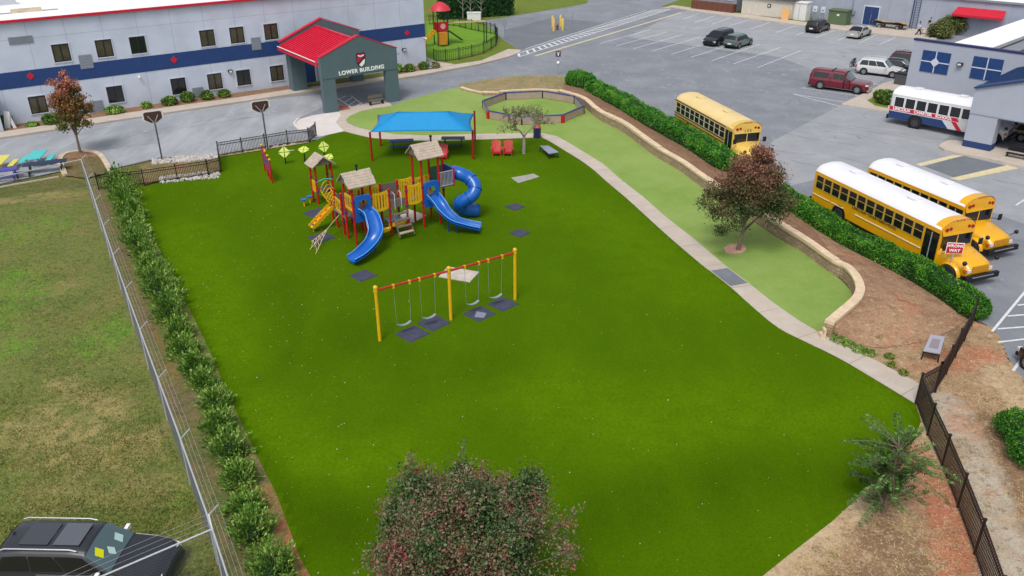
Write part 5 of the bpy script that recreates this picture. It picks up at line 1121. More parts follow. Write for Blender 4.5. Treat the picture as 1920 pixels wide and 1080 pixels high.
P_ = [tuple(q-d*random.uniform(0, .7)+Vector(rng.normal(size=3))*.07) for q, d in tips for _ in range(9)]
leaves('crown', P_, .15, L_bare, e)
# feathery shrub lower right
e = empty('mimosa_shrub', G(1655, 962), 0, 'dark feathery shrub with arching fronds beside the black fence', 'shrub'); b = MB(); P_ = []; D_ = []
for k in range(112):
    a = random.uniform(0, 2*PI); el = random.choice([random.uniform(.2, .7), random.uniform(.6, 1.4)]); L_ = random.uniform(1.5, 2.7)*(1 if el < .6 else .66)*(1-.13*z0)
    z0 = random.uniform(.3, 3.1); base = Vector((math.cos(a)*.08, math.sin(a)*.08, z0)); d = Vector((math.cos(a)*math.cos(el), math.sin(a)*math.cos(el), math.sin(el)))
    pts = [base+d*L_*t*.95-Vector((0, 0, .28*L_*t*t*(math.cos(el)))) for t in (0, .25, .5, .75, 1)]
    b.tube(pts, [.02, .016, .012, .008, .004], 4)
    side = Vector((-math.sin(a), math.cos(a), 0))
    for q in range(46):
        t = .15+.85*q/46; i = min(3, int(t*4)); p = pts[i].lerp(pts[i+1], t*4-i); tl = (pts[i+1]-pts[i]).normalized()
        for s_ in (-1, 1):
            dd = (side*s_+tl*.5+Vector((0, 0, .15))).normalized(); ln = .17*math.sin(PI*min(.95, t*.9+.1))+.04; P_.append(tuple(p+dd*ln*.6)); D_.append(tuple(dd))
b.tube([(0, 0, -.1), (.05, 0, 1.2), (0, .05, 3.0)], [.09, .06, .03], 7)
b.build('stems', M_bark, e); leaves('fronds', P_, .15, L_fern, e, aspect=.22, dirs=np.array(D_))
# conifer row at the top
for i, px in enumerate([836, 850, 864, 878, 892, 906, 920, 934, 948]):
    e = empty('conifer', G(px, 35-i*.9), 0, ['leftmost', 'second', 'third', 'fourth', 'middle', 'sixth', 'seventh', 'eighth', 'rightmost'][i]+' tall dark conifer of the dense row behind the small playground', 'tree', 'dense row of dark conifers')
    MB().tube([(0, 0, -.1), (0, 0, 5.5)], [.15, .05], 7).build('trunk', M_bark, e)
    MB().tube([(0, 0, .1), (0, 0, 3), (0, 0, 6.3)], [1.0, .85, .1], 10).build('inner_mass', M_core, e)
    P_ = []
    for _ in range(1500):
        z = random.uniform(.05, 6.8); a = random.uniform(0, 2*PI); rr = (1.25-.9*max(0, (z-2)/4.8))*random.uniform(.75, 1.1); P_.append((math.cos(a)*rr, math.sin(a)*rr, z))
    leaves('crown', P_, .34, L_coni, e, up=1.2)
for i, px in enumerate([868, 882, 902]):
    e = empty('sapling', G(px, 36.5), 0, ['left', 'middle', 'right'][i]+' thin pale bare sapling before the conifer row', 'tree', 'pale bare saplings'); b = MB(); b.tube([(0, 0, 0), (.05, 0, 1.6), (0, 0, 3.4)], [.06, .045, .02], 6).build('trunk', M_barkg, e)
    b = MB()
    for k in range(8): z = 1.2+k*.26; a = k*2.4; b.tube([(0, 0, z), (math.cos(a)*.8, math.sin(a)*.8, z+.6)], [.03, .012], 5)
    b.build('branches', M_barkg, e)
# grass blades near the camera on the field, petals on the turf
def inpoly(x, y, poly):
    c = False; n = len(poly); j = n-1
    for i in range(n):
        xi, yi = poly[i]; xj, yj = poly[j]
        if (yi > y) != (yj > y) and x < (xj-xi)*(y-yi)/(yj-yi)+xi: c = not c
        j = i
    return c
P_ = []
fieldpx = [(-60, 1140), (-60, 420), (60, 395), (165, 385), (200, 480), (250, 640), (300, 780), (350, 900), (400, 1010), (430, 1140)]
while len(P_) < 42000:
    px = random.uniform(-60, 430); py = 395+745*random.random()**.75
    if not inpoly(px, py, fieldpx): continue
    p = G(px, py, 0); n_ = noise.noise(Vector((p.x*.35, p.y*.35, 0)))+.6*noise.noise(Vector((p.x*1.6, p.y*1.6, 5)))
    if n_ < random.uniform(-.55, .35): continue
    P_.append((p.x, p.y, -.02+random.random()*.04))
tag(leaves('grass', P_, .14, leafmat('grass_blade', ['3f5a1a', '566a24', '6f7a30', '8c8448', 'a3985c']), up=2.5, aspect=.22), 'tufts of rough field grass left of the chain link fence', 'grass', kind='stuff')
P_ = []
soilpx = [(1735, 640), (1860, 630), (1890, 720), (1960, 900), (1960, 1140), (1440, 1140), (1500, 1040), (1640, 940), (1730, 800)]
while len(P_) < 9000:
    px = random.uniform(1440, 1960); py = random.uniform(620, 1140)
    if not inpoly(px, py, soilpx): continue
    p = G(px, py, 0)
    if noise.noise(Vector((p.x*.5, p.y*.5, 3))) < random.uniform(-.4, .4): continue
    P_.append((p.x, p.y, .01+random.random()*.02))
tag(leaves('dry_grass', P_, .11, leafmat('dry_blade', ['6b5f38', '97865a', 'b8a67a', 'cbb98e', '7a7a40']), up=.3, aspect=.22), 'dry thatch and thin grass on the bare soil', 'grass', kind='stuff')
P_ = []; turfp = [tuple(p) for p in turf]
while len(P_) < 620:
    if random.random() < .6: px = random.gauss(400, 160); py = random.gauss(620, 200)
    else: px = random.uniform(250, 1720); py = random.uniform(300, 1080)
    if inpoly(px, py, turfp): p = G(px, py, .03); P_.append((p.x, p.y, .035))
tag(leaves('fallen_petals', P_, .042, leafmat('petal', ['b9b48a', 'd8d4b8', 'e8e6da']), up=0, aspect=.8), 'pale petals and leaf bits scattered on the deep green turf', 'petals', kind='stuff')
# ================================================================ MARKINGS
def stripe(b, p, q, w_, z=.016):
    a = G(*p); c = G(*q); d = (c-a); d.z = 0; n_ = Vector((-d.y, d.x, 0)).normalized()*w_/2
    b.add([(v.x, v.y, z) for v in (a-n_, c-n_, c+n_, a+n_)], [(0, 1, 2, 3)])
def lines(name, segs, w_, m, label, z=.016):
    b = MB()
    for p, q in segs: stripe(b, p, q, w_, z)
    return tag(b.build(name, m), label, None, kind='structure')
S_ = [((1124.5, 82), (1219.5, 55.5)), ((1156, 86), (1251, 60)), ((1188, 91.5), (1282, 64.5)), ((1222.5, 96), (1314.5, 69)), ((1258, 102), (1350, 74)), ((1295, 107.5), (1388, 79)), ((1334.5, 114), (1424.5, 83)), ((1375, 120), (1463, 89)), ((1420, 127), (1502, 95)),
 ((1280, 36), (1311, 25.5)), ((1302, 43), (1341, 29.5)), ((1334, 46), (1372.5, 32.5)), ((1366, 49.5), (1404, 37)), ((1406, 55), (1444, 42)), ((1455, 61), (1492.5, 48)), ((1492.5, 66), (1527, 53)), ((1530, 70.5), (1565, 57)), ((1570.5, 76), (1604, 62)), ((1611, 81), (1642, 66)), ((1647, 85), (1679, 70)),
 ((1613, 79), (1650, 84)), ((1619, 76), (1656, 81)), ((1625, 73.5), (1662, 78)), ((1631, 71), (1668, 75.5)), ((1637, 68.5), (1673, 73)),
 ((1502.5, 165), (1610, 180)), ((1485, 176), (1586, 192)), ((1485, 176), (1575, 199.5)), ((1632, 157), (1690, 163))]
lines('parking_lines', S_, .11, M_line, 'white stall lines of the lot')
b = MB()
A0, A1, B0, B1 = (972, 100), (1225, 19), (974, 106.5), (1257, 17.5)
stripe(b, A0, A1, .16); stripe(b, B0, B1, .16); stripe(b, (985, 92), (1212, 19.5), .12)
for i in range(34):
    t = i/33; k = t**.8
    p = (A0[0]+(A1[0]-A0[0])*k, A0[1]+(A1[1]-A0[1])*k); q = (B0[0]+(B1[0]-B0[0])*k, B0[1]+(B1[1]-B0[1])*k); stripe(b, p, q, .3, .019)
tag(b.build('crosswalk', M_line), 'ladder crosswalk across the lot', None, kind='structure')
lines('parking_lines', [((1004, 105), (1277, 24))], .35, M_yline, 'wide cream line along the crosswalk')
lines('parking_lines', [((1860, 622), (1922, 547)), ((1908, 572.6), (1940, 569)), ((1889, 593), (1940, 589)), ((1871, 617), (1940, 612)), ((1871, 642), (1940, 634)), ((1899, 696), (1918, 670))], .13, M_line, 'white hatched lines at the right edge')
lines('parking_lines', [((632.4, 184), (661, 203)), ((658.4, 180), (684, 198.8)), ((637, 186), (648, 180)), ((646, 192), (660, 183.5)), ((655, 197), (668, 188.3)), ((666, 200.5), (678, 192.5)), ((1905, 385), (1925, 372))], .12, M_line, 'white hatch under the portico')
sheet('yellow_band', [(1717, 308), (1726, 312), (1806, 292.5), (1787, 291)], .02, M_yline, 'cream yellow band left of the grey pad')
sheet('yellow_band', [(1780, 335), (1797.5, 339), (1910, 316), (1888, 310)], .02, M_yline, 'cream yellow band right of the grey pad')
b = MB()
for P_ in ([(648, 187), (648, 201)], [(470, 186), (478, 184)]): pass
sheet('red_curb_paint', [(636, 197), (652, 200), (658, 205), (636, 208)], .02, mat('faded_red', 'a2604e', .9), 'faded red patch under the portico')
# ================================================================ PLAY STRUCTURE
O1 = G(669, 459.3); ax = Vector((math.cos(R(34.3)), math.sin(R(34.3)), 0)); ay = Vector((-ax.y, ax.x, 0))
ps = empty('play_structure', O1, R(34.3), 'big red, blue and yellow playground climber with shingled roofs and slides', 'play structure')
iR = Matrix.Rotation(-R(34.3), 3, 'Z')
def lo(px, py, z): return iR @ (G(px, py, z)-O1)
def knob(b, x, y, z): b.ball((x, y, z), .09, 10)
def post(x, y, h_, m=M_pred, z0=0, k=True):
    b = MB().tube([(x, y, z0-.03), (x, y, h_)], .075, 12); o = b.build('post', m, ps)
    if k: MB().ball((x, y, h_+.03), .085, 10).build('post_cap', m, o)
    for z in [q for q in (.9, 1.75, 2.75) if z0 < q < h_-.1][-2:]: MB().tube([(x, y, z-.05), (x, y, z+.05)], .1, 12).build('clamp', M_purp, o)
    return o
D = 1.2; T2 = 4.74
for x, y in ((0, 0), (D, 0), (0, D), (D, D)): post(x, y, 3.88, k=False)
for x, y in ((T2, 0), (T2+D, 0), (T2, D), (T2+D, D)): post(x, y, 4.75, k=False)
for x, y, h_ in ((2.4, 0, 3.05), (3.6, 0, 3.05), (2.4, D, 3.05), (3.6, D, 3.05), (.06, 1.9, 2.7), (1.24, 1.85, 2.7), (.2, 3.24, 2.6), (1.2, 3.24, 2.6), (.55, 4.73, 1.2)): post(x, y, h_)
post(T2+2.2, D, 3.9); post(T2+2.3, -.0, 3.5, z0=2.4)
# third small tower
for x, y in ((.84, 7.85), (.8, 8.65), (2.0, 7.85), (2.0, 8.65)): post(x, y, 2.8, k=False)
def deck(x0, y0, x1, y1, z): MB().box(((x0+x1)/2, (y0+y1)/2, z), (x1-x0, y1-y0, .06)).build('deck', M_brown, ps)
deck(0, 0, D, D, 2.08); deck(2.4, 0, 3.6, D, 1.9); deck(T2, 0, T2+D, D, 1.95); deck(T2+D, 0, T2+2.3, D, 2.45); deck(0, 1.3, 1.25, 3.2, 1.3); deck(D, .1, 2.4, 1.1, 1.88); deck(3.6, .1, T2, 1.1, 1.86); deck(.8, 7.85, 2, 8.65, .9)
def gableroof(cx, cy, zE, zR, lx, ly, along='x'):
    b = MB(); n = 6
    for s_ in (-1, 1):
        for i in range(n):
            t0, t1 = i/n, (i+1)/n+.05
            half = (ly if along == 'x' else lx)/2
            y0, z0 = s_*half*(1-t0), zE+(zR-zE)*t0+.03; y1, z1 = s_*half*(1-min(1, t1)), zE+(zR-zE)*min(1, t1)+.0
            L_ = (lx if along == 'x' else ly)/2*(1+.02*((i*7) % 3-1))
            if along == 'x': q = [(cx-L_, cy+y0, z0), (cx+L_, cy+y0, z0), (cx+L_, cy+y1, z1), (cx-L_, cy+y1, z1)]
            else: q = [(cx+y0, cy-L_, z0), (cx+y0, cy+L_, z0), (cx+y1, cy+L_, z1), (cx+y1, cy-L_, z1)]
            b.add(q+[(a, c, d-.06) for a, c, d in q], [(0, 1, 2, 3), (7, 6, 5, 4), (0, 4, 5, 1), (1, 5, 6, 2), (2, 6, 7, 3), (3, 7, 4, 0)])
    o = b.build('roof', M_wood, ps)
    for s_ in (-1, 1):
        g_ = MB(); k = (lx if along == 'x' else ly)/2-.12; hf = (ly if along == 'x' else lx)/2-.14
        tri = [(-hf, zE+.05), (hf, zE+.05), (0, zR-.08)]
        vs = [((cx+s_*k+d, cy+a, z) if along == 'x' else (cx+a, cy+s_*k+d, z)) if True else 0 for d in (0, .04) for a, z in tri] if along == 'x' else [(cx+a, cy+s_*k+d, z) for d in (0, .04) for a, z in tri]
        g_.add(vs, [(0, 1, 2), (5, 4, 3), (0, 3, 4, 1), (1, 4, 5, 2), (2, 5, 3, 0)]); g_.build('gable_panel', M_brown, o)
    return o
o = gableroof(D/2, D/2, 3.75, 4.5, 1.85, 1.75); MB().tube([(D/2+.1, D/2, 4.45), (D/2+.1, D/2, 4.75)], .06).ball((D/2+.1, D/2, 4.8), .1).build('roof_ornament', M_black, o)
o = gableroof(T2+D/2, D/2, 4.62, 5.4, 1.85, 1.75); MB().tube([(T2+D/2+.5, D/2, 5.35), (T2+D/2+.5, D/2, 5.65)], .06).ball((T2+D/2+.5, D/2, 5.7), .1).build('roof_ornament', M_black, o)
gableroof(1.4, 8.25, 2.7, 3.35, 1.7, 1.4, 'y')
def bars(p, q, z0, z1, m, n=5, sag=.1, name='railing', t=.05):
    b = MB(); p = Vector(p); q = Vector(q); d = q-p; L_ = d.length; nn = Vector((-d.y, d.x, 0)).normalized(); rz = math.atan2(d.y, d.x)
    def zb(u): return z0-sag*math.sin(PI*u)
    def zt(u): return z1-sag*.6*math.sin(PI*u)
    N = 10
    for (f0, hh) in ((zb, .16), (zt, .16)):
        for i in range(N):
            u0, u1 = i/N, (i+1)/N; a = p+d*u0; c = p+d*u1
            o_ = nn*t/2; za, zc = f0(u0), f0(u1)
            vs = [(a.x-o_.x, a.y-o_.y, za-hh/2), (c.x-o_.x, c.y-o_.y, zc-hh/2), (c.x-o_.x, c.y-o_.y, zc+hh/2), (a.x-o_.x, a.y-o_.y, za+hh/2), (a.x+o_.x, a.y+o_.y, za-hh/2), (c.x+o_.x, c.y+o_.y, zc-hh/2), (c.x+o_.x, c.y+o_.y, zc+hh/2), (a.x+o_.x, a.y+o_.y, za+hh/2)]
            b.add(vs, [(0, 1, 2, 3), (7, 6, 5, 4), (0, 4, 5, 1), (3, 2, 6, 7)])
    for i in range(n+1):
        u = (i+.0)/n; u = min(.97, max(.03, u)); c = p+d*u; z0_, z1_ = zb(u), zt(u); b.box((c.x, c.y, (z0_+z1_)/2), (.11 if 0 < i < n else .14, t*.9, z1_-z0_), rz=rz)
    return b.build(name, m, ps)
bars((D+.1, 0, 0), (2.3, 0, 0), 1.98, 2.98, M_pyel); bars((D+.1, D, 0), (2.3, D, 0), 2.0, 3.0, M_pyel)
bars((3.7, 0, 0), (T2-.1, 0, 0), 1.92, 3.0, M_pyel); bars((3.7, D, 0), (T2-.1, D, 0), 1.95, 3.05, M_pyel)
bars((.06, 2.0, 0), (.18, 3.15, 0), 1.35, 2.1, M_pyel, 3, 0)
bars((0, .1, 0), (0, 1.1, 0), 2.2, 3.0, M_pyel, 3, 0, 'side_panel'); bars((T2+.1, D, 0), (T2+D-.1, D, 0), 1.9, 2.9, M_pyel, 4, 0, 'side_panel')
MB().box((3.0, D, 2.5), (1.05, .06, 1.1)).build('back_panel', M_brown, ps); MB().box((3.0, 0, 2.1), (1.05, .06, .5)).build('front_panel', M_brown, ps)
MB().box((.7, 3.22, 1.8), (.85, .06, .9)).build('back_panel', M_brown, ps); MB().box((1.24, 2.5, 1.8), (.06, 1.1, .9)).build('side_board', M_brown, ps)
MB().tube([(2.75, -.05, 1.7), (2.75, -.05, 2.7), (2.75, .25, 2.8), (2.75, .45, 2.5)], .025).build('grab_rail', M_galv, ps); MB().tube([(3.2, -.05, 1.7), (3.2, -.05, 2.7), (3.2, .25, 2.8), (3.2, .45, 2.5)], .025).build('grab_rail', M_galv, ps)
for k in range(4): MB().box((3.0, -.2-.22*k, 1.45-.34*k), (1.0, .24, .06)).build('step', M_brown if k < 3 else M_wood, ps)
for x in (2.5, 3.5): MB().beam((x, -.05, 1.6), (x, -.95, .2), .05, .12).build('stringer', M_brown, ps)
# ground level shop counter, rope net and play panels below the decks
MB().prism([(1.7+.9*math.cos(a)*.7, -.1+.35*math.sin(a)-.0) for a in [PI+PI*i/8 for i in range(9)]], .55, .72).build('counter', M_pyel, ps)
MB().prism([(2.95+.75*math.cos(a)*.8, .2+.35*math.sin(a)) for a in [PI+PI*i/8 for i in range(9)]], .62, .8).build('counter', M_pyel, ps)
MB().box((2.95, .7, .8), (1.0, .7, .05)).build('sand_table', mat('table_blue', '8fa9c4', .4), ps)
MB().box((1.9, 1.15, .8), (.06, .9, 1.2)).build('play_panel', M_brown, ps)
b = MB()
for i in range(5): b.tube([(2.6+i*.22, 1.25, .1), (2.6+i*.22, 1.25, 1.6)], .018, 5)
for i in range(5): b.tube([(2.55, 1.25, .3+i*.28), (3.5, 1.25, .3+i*.28)], .018, 5)
b.build('rope_net', M_cap, ps)
# straight curved slides
def slide(pts, hw, name, mt):
    P_ = smooth3([tuple(q) if len(q) == 4 else tuple(lo(*q)) for q in [p for p in pts]] if False else [tuple(p[:3]) if len(p) == 4 else tuple(lo(*p)) for p in pts], 6); P_ = [Vector(p) for p in P_]; rows = []; rim = [[], []]
    for i, p in enumerate(P_):
        t = P_[min(i+1, len(P_)-1)]-P_[max(i-1, 0)]; th = Vector((t.x, t.y, 0)).normalized(); n_ = Vector((-th.y, th.x, 0)); up_ = n_.cross(t.normalized())*-1
        if up_.z < 0: up_ = -up_
        flare = 1
        row = []
        for a, hgt_ in ((-1.12, .26), (-1, .28), (-.92, .2), (-.78, .06), (-.45, .0), (0, -.02), (.45, 0), (.78, .06), (.92, .2), (1, .28), (1.12, .26)): row.append(p+n_*a*hw*flare+up_*hgt_)
        rows.append(row); rim[0].append(row[1]); rim[1].append(row[9])
    b = MB(); b.grid(rows); low = [[q-Vector((0, 0, .09)) if 1 < j < 9 else q-Vector((0, 0, .14)) for j, q in enumerate(r_)] for r_ in rows]
    b.grid(low, flip=True)
    o = b.build(name, mt, ps)
    for r_ in rim: MB().tube(r_, .03, 6).build('slide_rim', mat('rim_blue', '5b9bd8', .3), o)
    return o, P_
def smooth3(pts, n=5):
    out = []; P = [pts[0]]+list(pts)+[pts[-1]]
    for i in range(1, len(P)-2):
        p0, p1, p2, p3 = [np.array(q, float) for q in P[i-1:i+3]]
        for k in range(n):
            t = k/n; out.append(tuple(.5*((2*p1)+(-p0+p2)*t+(2*p0-5*p1+4*p2-p3)*t*t+(-p0+3*p1-3*p2+p3)*t**3)))
    out.append(tuple(pts[-1])); return out
o, P_ = slide([(.62, .3, 2.16, 0), (.66, -.05, 2.1, 0), (694, 406, 1.86), (701, 421, 1.5), (704.5, 439, 1.08), (698, 457, .68), (677, 479, .4), (660, 490, .25)], .42, 'slide', M_pblue)
MB().tube([P_[28]-Vector((0, 0, .05)), Vector((P_[28].x, P_[28].y, 0))], .045).build('slide_leg', M_pblued, ps)
o, P_ = slide([(T2+.62, .3, 2.03, 0), (T2+.66, -.05, 1.97, 0), (822, 383, 1.66), (834, 401, 1.16), (852.5, 417, .7), (876, 424.5, .44), (900, 429.5, .28)], .42, 'slide', M_pblue)
for k in (20, 25): MB().tube([P_[k]-Vector((0, 0, .05)), Vector((P_[k].x, P_[k].y, 0))], .045).build('slide_leg', M_pblued, ps)
def hood(cx, y, z, w_=1.05, h_=1.25):
    b = MB(); n = 14; inner = []; outer = []
    for i in range(n+1):
        a = PI*i/n; inner.append((cx+.34*math.cos(a), z+.42+.34*math.sin(a)))
    inner = [(cx+.34, z-.1)]+inner+[(cx-.34, z-.1)]
    outer = [(cx+w_/2, z-.1)]
    m_ = len(inner)
    for i in range(1, m_-1):
        t = (i-1)/(m_-3)
        if t < .25: outer.append((cx+w_/2, z+h_*t/.25*.95))
        elif t > .75: outer.append((cx-w_/2, z+h_*(1-t)/.25*.95))
        else: outer.append((cx+w_/2-w_*(t-.25)/.5, z+h_*.95+.06*math.sin(PI*(t-.25)/.5)))
    outer.append((cx-w_/2, z-.1))
    vs = [(x, y-.12, q) for x, q in inner]+[(x, y-.12, q) for x, q in outer]+[(x, y+.04, q) for x, q in inner]+[(x, y+.04, q) for x, q in outer]
    fs = []
    for i in range(m_-1): fs += [(i, i+1, m_+i+1, m_+i), (2*m_+i, 3*m_+i, 3*m_+i+1, 2*m_+i+1), (i, 2*m_+i, 2*m_+i+1, i+1), (m_+i, m_+i+1, 3*m_+i+1, 3*m_+i)]
    b.add(vs, fs); b.box((cx, y-.05, z-.35), (w_, .14, .5)); return b.build('slide_hood', M_pblue, ps)
hood(D/2, -.06, 2.1, h_=1.05); hood(T2+D/2, -.06, 1.97, h_=1.1)
MB().box((D/2, D-.05, 2.5), (.5, .05, .7)).build('bubble_panel', M_pyel, ps)
# tube slide with flanges
tp = [lo(*p) for p in smooth3([(848, 322, 3.0), (862, 326, 2.95), (878, 333, 2.7), (890.5, 349, 2.25), (886, 365, 1.8), (871, 375, 1.45), (861, 383, 1.1), (867, 390, .75), (879, 393, .55), (894, 394, .42)], 6)]
def tubeslide():
    b = MB(); b.tube(tp, .43, 20, cap=False); o = b.build('tube_slide', M_pblue, ps)
    for k in (14, 20, 27, 34, 41):
        d = (tp[k+1]-tp[k-1]).normalized(); MB().tube([tp[k]-d*.03, tp[k]+d*.03], .47, 22, smooth=False).build('flange', M_pblued, o)
    q = tp[-1]; MB().tube([q-(tp[-1]-tp[-3]).normalized()*.02, q+(tp[-1]-tp[-3]).normalized()*.05], .46, 22, smooth=False, cap=False).build('tube_mouth', M_pblued, o)
    for k in (36, 48): MB().tube([tp[k]-Vector((0, 0, .35)), Vector((tp[k].x, tp[k].y, 0))], .05).build('slide_leg', M_pblued, ps)
tubeslide()
b = MB()
for i in range(11): x = T2+D+.12+i*.1; b.tube([(x, -.03, 2.5), (x, -.03, 3.45)], .018, 6)
b.tube([(T2+D, -.03, 3.45), (T2+2.3, -.03, 3.45)], .025, 6).tube([(T2+D, -.03, 2.52), (T2+2.3, -.03, 2.52)], .025, 6); b.build('bar_panel', M_galv, ps)
MB().box((T2+1.75, D, 3.0), (1.0, .05, 1.0)).build('back_panel', mat('panel_green', '3d6a52', .5), ps)
MB().box((T2+2.3, .6, 3.0), (.07, 1.15, 1.1)).build('tube_collar', M_pblued, ps)
for x in (T2+D+.08, T2+D+.35): MB().box((x-.5, D*.9, 2.7), (.14, .05, .75)).build('side_slat', M_pyel, ps)
b = MB()
for i in range(4): a = i*.28; b.tube([(T2-.45+a, D+.6, 1.5), (T2-.45+a, D+.75, 2.4), (T2-.45+a, D+.4, 2.75), (T2-.45+a, D+.05, 2.3)], .025, 6)
b.tube([(T2-.6, D+.75, 1.9), (T2+.5, D+.75, 1.9)], .025, 6); b.build('arch_climber', M_pyel, ps)
# yellow roller slide and rope climber on the left
rp = [lo(*p) for p in smooth3([(621, 388, 1.35), (608, 401, 1.0), (596, 414, .65), (585, 426, .35)], 4)]
for s_ in (-1, 1):
    t = (rp[-1]-rp[0]); n_ = Vector((-t.y, t.x, 0)).normalized()*.24*s_
    b = MB()
    for i in range(len(rp)-1): b.beam(rp[i]+n_+Vector((0, 0, .05*(i % 3))), rp[i+1]+n_+Vector((0, 0, .05*((i+1) % 3))), .06, .26)
    b.build('slide_side', M_pyel, ps)
b = MB()
for i in range(len(rp)-1): b.beam(rp[i]-Vector((0, 0, .06)), rp[i+1]-Vector((0, 0, .06)), .44, .05)
o = b.build('slide_bed', M_pyel, ps)
for i, m_ in ((2, M_pred), (5, M_pred), (8, M_pred), (10, M_purp)): MB().beam(rp[i]+Vector((0, 0, .0)), rp[i+1]+Vector((0, 0, .0)), .3, .05).build('roller', m_, o)
MB().tube([rp[-2], (rp[-2].x, rp[-2].y, 0)], .03).build('slide_leg', M_pyel, ps)
b = MB(); T_ = [lo(640, 398, 1.25), lo(634, 404, 1.25)]; Bt = [lo(581, 468, .02), lo(584, 453, .02), lo(589, 463, .02), lo(592, 476, .02)]
hub = lo(613, 430, .7)
b.tube([T_[0], hub], .022, 5)
for q in Bt: b.tube([hub, q], .018, 5)
for t in (.3, .5, .7, .9):
    for i in range(3): b.tube([hub.lerp(Bt[i], t), hub.lerp(Bt[i+1], t)], .015, 5)
b.build('rope_climber', M_cap, ps)
# arched loop climber back to the small tower
for s_ in (-.35, .35):
    b = MB(); b.tube([(.75+s_, 3.4, 1.35), (.9+s_, 4.6, .9), (1.2+s_, 6.2, .75), (1.4+s_, 7.8, 1.0)], .035, 7); b.build('climber_rail', M_pyel, ps)
for i in range(9):
    y = 3.7+i*.48; x = .78+i*.075; z = 1.15-.35*math.sin(PI*i/8*.9)
    MB().tube([(x+.42*math.cos(a)*1.0, y+.1*math.sin(a*2), z+.62*math.sin(a)) for a in [PI*j/10 for j in range(11)]], .025, 6).build('loop_rung', M_pyel, ps)
b = MB()
for i in range(12): x0 = .78+i*.05; b.tube([(x0-.35, 3.6+i*.36, 1.2-.04*i), (x0+.45, 3.6+i*.36, 1.2-.04*i)], .025, 6)
b.build('rungs', M_pyel, ps)
MB().box((.82, 8.25, 1.2), (.06, .6, .8)).build('side_panel', M_pyel, ps)
MB().tube([(2.0, 7.8, 1.6), (1.4, 7.8, 1.75), (.84, 7.8, 1.6)], .03).build('cross_rail', M_teald, ps)
# ---------------------------------------------------------------- small items of the playground
for i, (px, py) in enumerate([(582, 381), (571, 387)]):
    e = empty('play_stool', G(px, py), 0, ['blue topped stool nearer the small tower', 'blue topped stool set further from the small tower'][i], 'stool', 'blue playground stools'); MB().tube([(0, 0, 0), (0, 0, .45)], .05).build('stem', M_pyel, e); MB().tube([(0, 0, .42), (0, 0, .5), (0, 0, .53)], [.12, .22, .2], 14).build('seat', M_pblue, e)
for i, (bx, by, rz, tl, L_) in enumerate([(536, 307.5, .2, .9, 'lime pinwheel panel on a post standing alone in front of the fence'), (609, 297, .5, .9, 'lime pinwheel panel behind the small shingled roof'), (572, 303, 0, .1, 'pale lime panel lying nearly flat on a post left of the small roof'), (618, 318, -.3, .3, 'pale pinwheel panel seen under the small shingled roof')]):
    e = empty('pinwheel_panel', G(bx, by), rz, L_, 'play panel', 'pinwheel panels'); MB().tube([(0, 0, 0), (0, 0, .75)], .05).build('post', M_black, e)
    k = MB()
    for q in range(4):
        a = q*PI/2+PI/4+.25*0; c, s_ = math.cos(a), math.sin(a); v = [(0, 0), (.48*math.cos(a-.72), .48*math.sin(a-.72)), (.56*c, .56*s_), (.48*math.cos(a+.72), .48*math.sin(a+.72))]
        v = [(0, 0), (.42*math.cos(a-.74), .42*math.sin(a-.74)), (.42*math.cos(a+.74), .42*math.sin(a+.74)), (.0, .0)][:3]; v = [(x+.03*c, y+.03*s_) for x, y in v]
        top_ = [Vector((x, -.06, y)) for x, y in v]; bot = [Vector((x, .0, y)) for x, y in v]
        k.add(top_+bot, [(0, 1, 2), (5, 4, 3), (0, 3, 4, 1), (1, 4, 5, 2), (2, 5, 3, 0)])
    o = k.build('panel', M_lime, e); o.rotation_euler = (-R(90-tl*65)*.75 if tl > .5 else -1.2, 0, 0); o.location = (0, 0, .95)
    MB().ball((0, 0, .85), .09, 8).build('hub', M_black, e)
e = empty('play_post_panel', G(504, 333), 0, 'row of red posts with yellow caps and a blue ring panel before the fence', 'play panel')
pA, pB = G(497, 321)-G(504, 333), G(511, 344)-G(504, 333)
for i, t in enumerate((0, .45, .75, 1)):
    q = pA.lerp(pB, t); o = MB().tube([(q.x, q.y, 0), (q.x, q.y, 2.0-.08*i)], .06, 10).build('post', M_pred, e); MB().ball((q.x, q.y, 2.06-.08*i), .1).build('post_cap', M_pyel, o)
q0, q1 = pA.lerp(pB, .1), pA.lerp(pB, .95); MB().beam((q0.x, q0.y, 1.2), (q1.x, q1.y, 1.1), .06, .8).build('ring_panel', mat('panel_blue', '3a4f9c', .4), e)
MB().beam((q0.x, q0.y, .8), (q1.x, q1.y, .6), .08, .1).build('lower_rail', M_pred, e)
# swings
sw = [G(712.5, 638.8), G(845.5, 599.5), G(965.8, 561.8)]
ss = empty('swing_set', sw[0], 0, 'swing set with three yellow posts and a red top beam', 'swing set')
for q in sw:
    v = q-sw[0]; o = MB().tube([(v.x, v.y, -.03), (v.x, v.y, 2.86)], .085, 14).build('post', M_pyel, ss); MB().ball((v.x, v.y, 2.92), .12, 12).tube([(v.x, v.y, 2.7), (v.x, v.y, 2.86)], .11, 12).build('post_cap', M_pyel, o)
for a, c in ((0, 1), (1, 2)):
    v0, v1 = sw[a]-sw[0], sw[c]-sw[0]; MB().tube([(v0.x, v0.y, 2.78), (v1.x, v1.y, 2.78)], .06, 12).build('top_beam', mat('beam_red', 'b02a22', .4), ss)
SL = ['leftmost swing, nearest the left yellow post', 'second swing from the left, left of the middle yellow post', 'third swing from the left, right of the middle post', 'rightmost swing, nearest the right yellow post']
